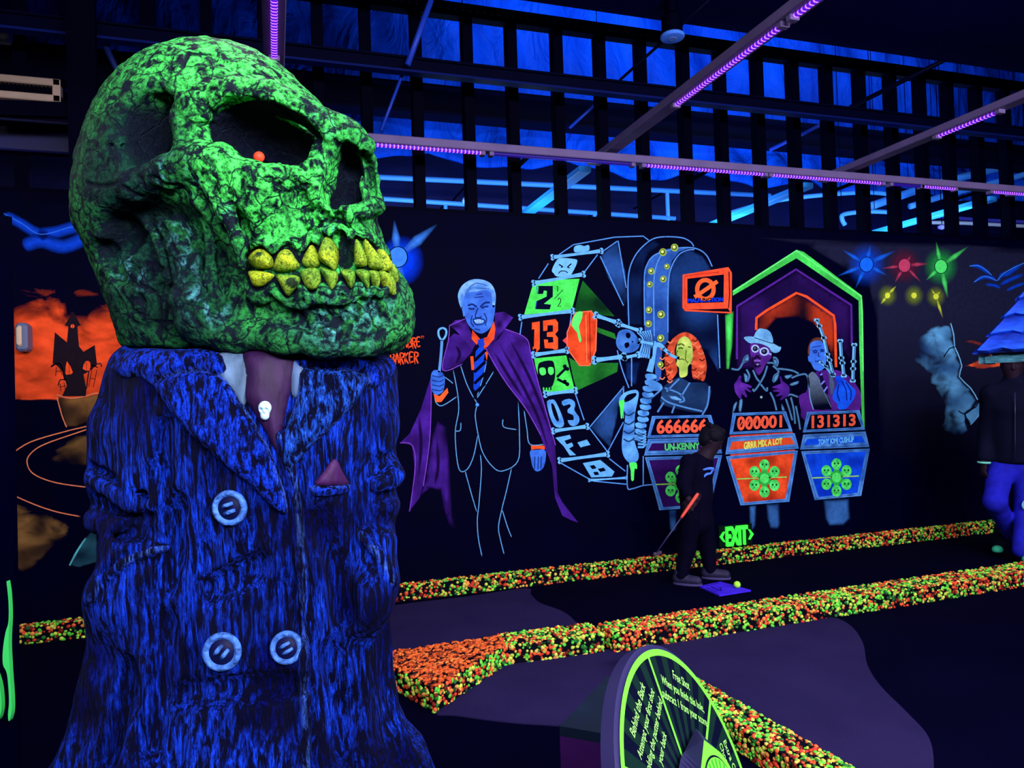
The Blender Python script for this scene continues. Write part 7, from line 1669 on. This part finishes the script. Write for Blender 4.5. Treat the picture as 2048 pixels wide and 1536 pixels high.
g.chain([shn, eln, wrn], [.042, .034, .026], .02); g.chain([shf, elf, wrf], [.042, .034, .026], .02)
g.chain([hpn, knn, ann], [.07, .052, .036], .03); g.chain([hpf, knf, anf], [.07, .052, .036], .03)
gd = kp(1363, 1035, -.27)-kp(1394, 988, -.25); gd /= np.linalg.norm(gd)
hand(g, wrn, gd*.5-_r*.0-_u*.5, _f*.6+_r*.4, .105, 1.1, -1); hand(g, wrf, gd*.6-_u*.4-_r*.3, -_f*.7-_r*.3, .105, 1.1, 1)
for a_, d_2 in ((ann, _r*.9-_f*.45), (anf, _r*.95-_f*.3)):
    dd = d_2*[1, 1, 0]; dd /= np.linalg.norm(dd); g.cap(a_-[0, 0, .03], a_+dd*.11-[0, 0, .045], .032, .024, .02)
skinobj(g, 'body', M_skin, kid)
g = bbox_grid([hd, Lh(-.2, 0, .2)], .16, .006)
fw_ = face_f/np.linalg.norm(face_f); sd = np.cross(face_u, fw_); sd /= np.linalg.norm(sd); uu = np.cross(fw_, sd); R = np.array([fw_, sd, uu])
g.ell(Lh(-.06, 0, .18), (.205*.47, .205*.40, .205*.43), R); g.ell(Lh(-.22, 0, -.05), (.205*.28, .205*.36, .205*.35), R, .03); g.ell(Lh(.46, 0, -.16), (.205*.36, .205*.42, .205*.37), R, .01, 's')
for k in range(14): a = k*2.4; g.cap(Lh(-.1, 0, .3), Lh(-.12+.40*math.cos(a)*.8, .36*math.sin(a), .28+.22*math.cos(k)), .012, .02, .02)
skinobj(g, 'hair', M_hair, kid)
g = bbox_grid([shn, shf, hips, elf, eln, kp(1395, 1050)], .16, .0065)
g.cap(shn, shf, .062, .062, .05); g.chain([nk-_u*.045, ch, kp(1392, 985), kp(1392, 1040)], [.075, .122, .118, .125], .06)
g.chain([shn, eln*.75+shn*.25, eln, wrn*.6+eln*.4], [.060, .058, .052, .044], .03); g.chain([shf, elf, wrf*.5+elf*.5], [.060, .052, .046], .03)
g.cap(nk-_u*.0, nk+_u*.06+_r*.02, .055, .05, 0, 's')
skinobj(g, 'tshirt', M_kshirt, kid)
g = bbox_grid([hips, knn, knf, f1, f2], .15, .0065)
g.chain([kp(1392, 1018), kp(1393, 1042)], [.105, .108], .03)
g.chain([hpn, knn, ann], [.088, .064, .052], .03); g.chain([hpf, knf, anf], [.088, .064, .052], .03)
skinobj(g, 'trousers', M_kpant, kid)
for a_, d_2, f_ in ((ann, _r*.9-_f*.45, f1), (anf, _r*.95-_f*.3, f2)):
    dd = d_2*[1, 1, 0]; dd /= np.linalg.norm(dd); z_ = np.array([a_[0], a_[1], 0])
    g = bbox_grid([z_-dd*.08, z_+dd*.16+[0, 0, .1]], .05, .005)
    g.cap(z_-dd*.03+[0, 0, .045], z_+dd*.12+[0, 0, .035], .042, .036, .02); g.cap(z_+[0, 0, .07], z_-dd*.01+[0, 0, .09], .044, .046, .02)
    g.op(lambda X, Y, Z: .012-Z+0*X+0*Y, z_-.3, z_+.3, .006, 'i'); so_ = skinobj(g, 'shoe', M_kshoe, kid)
    sdv = np.array([-dd[1], dd[0], 0]); b = MB()
    ol = [z_+dd*(-.02+.078*0)+0]
    pts = [z_+dd*(.045+.115*math.cos(t))+sdv*.042*math.sin(t) for t in np.linspace(0, 2*PI, 25)[:-1]]
    b.prism(pts, (0, 0, .016)).build('sole', M_sole, so_)
# print on the shirt: a blue splash
gp = MB()
def onshirt(x, y): 
    p = kp(x, y, -.12); return p
pr1 = spline([(1398, 941), (1408, 939), (1418, 937), (1426, 938), (1424, 943)], 5); pr2 = spline([(1424, 938), (1422, 946), (1412, 949), (1406, 954), (1397, 959)], 5)
for pr_ in (pr1, pr2): gp.tube([onshirt(*p) for p in pr_], list(np.interp(np.linspace(0, 1, len(pr_)), [0, .3, .7, 1], [.005, .009, .014, .005])), 6)
o = gp.build('shirt_print', mat('blue_white_print', C(70, 120, 240), .6, .2), kid, True)
# ---- putter
pt = empty('putter', kp(1311, 1108, -.1), 'putter with orange red grip swung back by the child', 'putter')
g0_, g1_ = kp(1396, 987, -.26), kp(1362, 1036, -.29); e0_ = kp(1311, 1108, -.30)
MB().tube([g0_, g0_*.9+g1_*.1, g1_*.9+g0_*.1, g1_], [.010, .0135, .011, .009], 12).build('grip', mat('orange_red_grip', C(225, 78, 66), .6, .2), pt, True)
MB().tube([g1_, e0_], .0055, 8).build('shaft', mat('dim_steel_shaft', C(44, 42, 92), .4, .4), pt, True)
hd_ = (_f*.7+_r*.7)*[1, 1, 0]; hd_ /= np.linalg.norm(hd_)
MB().beam(e0_-hd_*.02, e0_+hd_*.075, .024, .026, bev=.006).build('putter_head', mat('dim_putter_head', C(70, 54, 76), .5, .3), pt)
# ---- the adult at the right edge
M_jack = mat('dark_navy_jacket', C(8, 9, 34), .85, .06, noise=.2, nscale=10, bump=.4, bscale=14); M_jean = mat('blue_trousers', C(26, 28, 176), .8, .1, noise=.25, nscale=14, bump=.4, bscale=22); M_ashoe = mat('black_shoe', C(2, 2, 24), .6, .2); M_toe = mat('teal_shoe_flash', C(60, 200, 160), .5, .3)
a1_ = on_z(1998, 1108, 0); a2_ = on_z(2052, 1128, 0); DA_ = float(np.dot((a1_+a2_)/2-CAM, _f))
ap_ = lambda x, y, dz=0.0: at_depth(x, y, DA_+dz)
hd = ap_(2024, 728); nk = ap_(2030, 765); ch = ap_(2026, 820); hips = ap_(2026, 925)
shn, shf = ap_(1984, 790, .03), ap_(2072, 792, -.03); eln, elf = ap_(1976, 862, .06), ap_(2084, 864, .02); wrn, wrf = ap_(1968, 922, .0), ap_(2090, 930, -.05)
hpn, hpf = ap_(2002, 935, .02), ap_(2050, 935, -.02); knn, knf = ap_(1990, 1003, -.10), ap_(2053, 1012, -.04)
ann = ap_(2022, 1072, .20); anf = a2_+np.array([0, 0.03, .09])
man = empty('person', ((a1_+a2_)/2), 'adult in dark zipped jacket and blue trousers walking at the right edge', 'person')
face_f = -_f*.85-_r*.45-_u*.12; face_u = _u.copy()
g = bbox_grid([hd, hips, shn, shf, eln, elf, wrn, wrf, a1_, a2_, knn, knf], .25, .009)
Lh = head(g, hd, face_f, face_u, .235)
g.cap(nk-_u*.03, hd-_u*.04, .058, .058, .04); g.chain([nk-_u*.06, ch, hips], [.10, .14, .10], .06); g.cap(shn, shf, .07, .07, .06)
g.chain([shn, eln, wrn], [.058, .046, .034], .03); g.chain([shf, elf, wrf], [.058, .046, .034], .03)
g.chain([hpn, knn, ann], [.095, .066, .045], .04); g.chain([hpf, knf, anf], [.095, .066, .045], .04)
hand(g, wrn, -_u-_r*.08, _r*.8+_f*.2, .125, .7, -1); hand(g, wrf, -_u, -_r, .125, .7, 1)
skinobj(g, 'body', M_skin, man)
g = bbox_grid([hd, Lh(-.2, 0, .2)], .18, .008)
fw_ = face_f/np.linalg.norm(face_f); sd = np.cross(face_u, fw_); sd /= np.linalg.norm(sd); uu = np.cross(fw_, sd); R = np.array([fw_, sd, uu])
g.ell(Lh(-.05, 0, .16), (.235*.47, .235*.38, .235*.42), R); g.ell(Lh(.46, 0, -.2), (.235*.40, .235*.42, .235*.42), R, .01, 's'); g.op(lambda X, Y, Z: (hd[2]-.045)-Z+0*X+0*Y, hd-.2, hd+.2, .02, 'i')
skinobj(g, 'hair', M_hair, man)
g = bbox_grid([shn, shf, hips, elf, eln, wrn, wrf], .2, .009)
g.cap(shn, shf, .088, .088, .07); g.chain([nk-_u*.05, ch, ap_(2026, 870), ap_(2026, 912)], [.11, .185, .18, .185], .09)
for p_, q_ in ((shn, eln), (shf, elf)): pass
g.chain([shn, eln, wrn*.85+eln*.15], [.086, .072, .056], .04); g.chain([shf, elf, wrf*.85+elf*.15], [.086, .072, .056], .04)
g.op(lambda X, Y, Z: (ap_(2026, 924)[2])-Z+0*X+0*Y, hips-.4, hips+.4, .02, 'i')
g.cap(nk-_u*.02, nk+_u*.045, .088, .082, .03); g.cap(nk+_u*.02, nk+_u*.16, .066, .08, 0, 's')
ja = skinobj(g, 'jacket', M_jack, man)
zp = [ap_(2030, y, -.19) for y in (785, 830, 880, 920)]
MB().tube(zp, .006, 6).build('zip', mat('dark_zip', C(18, 18, 60), .4, .4), ja, True)
g = bbox_grid([hips, knn, knf, a1_, a2_], .2, .009)
g.chain([ap_(2014, 915), ap_(2014, 935)], [.12, .12], .05); g.chain([ap_(2038, 915), ap_(2038, 935)], [.12, .12], .05)
g.chain([hpn, knn, ann+_u*.02], [.105, .082, .066], .04); g.chain([hpf, knf, anf+[0, 0, .02]], [.105, .080, .070], .04)
skinobj(g, 'trousers', M_jean, man)
kn = knf-_f*.082-_r*.04
gk = bbox_grid([kn], .08, .006); gk.ell(kn+_u*.02-_r*.01, (.05, .05, .016), np.array([_r, _u, _f]), 0); skinobj(gk, 'knee_patch', mat('pale_knee_patch', C(110, 170, 215), .7, .1, noise=.3, nscale=40), man, 'pale worn knee patch')
for c_, dd, lift in ((a1_, -_f*.75-_r*.65, 0.0), (a2_, -_f*.9-_r*.35, 0.0)):
    dd = dd*[1, 1, 0]; dd /= np.linalg.norm(dd); z_ = np.array([c_[0], c_[1], 0])
    tilt_ = .10 if c_ is a1_ else 0.0
    heel = z_-dd*.17+[0, 0, .05+tilt_*.9]; toe = z_+dd*.06+[0, 0, .038]
    g = bbox_grid([heel, toe], .12, .006); g.cap(heel, toe, .05, .042, .02); g.cap(heel+[0, 0, .04], heel+_u*.06, .052, .05, .02)
    sh_ = skinobj(g, 'shoe', M_ashoe, man)
    g = bbox_grid([toe], .08, .005); g.ell(toe+[0, 0, .012]+dd*.006, (.050, .044, .036), np.array([dd, [-dd[1], dd[0], 0], [0, 0, 1]])); g.op(lambda X, Y, Z: .03-Z+0*X+0*Y, toe-.2, toe+.2, .004, 'i'); o = skinobj(g, 'toe_cap', M_toe, sh_); o['label'] = 'teal toe of the shoe'
c_ = wrn-_u*.012
MB().tube([c_+(_r*math.cos(t)+_f*math.sin(t))*.043 for t in np.linspace(0, 2*PI, 25)], .009, 8, cap=False).build('wristband', mat('pale_green_band', C(110, 210, 190), .5, .3), man, True)
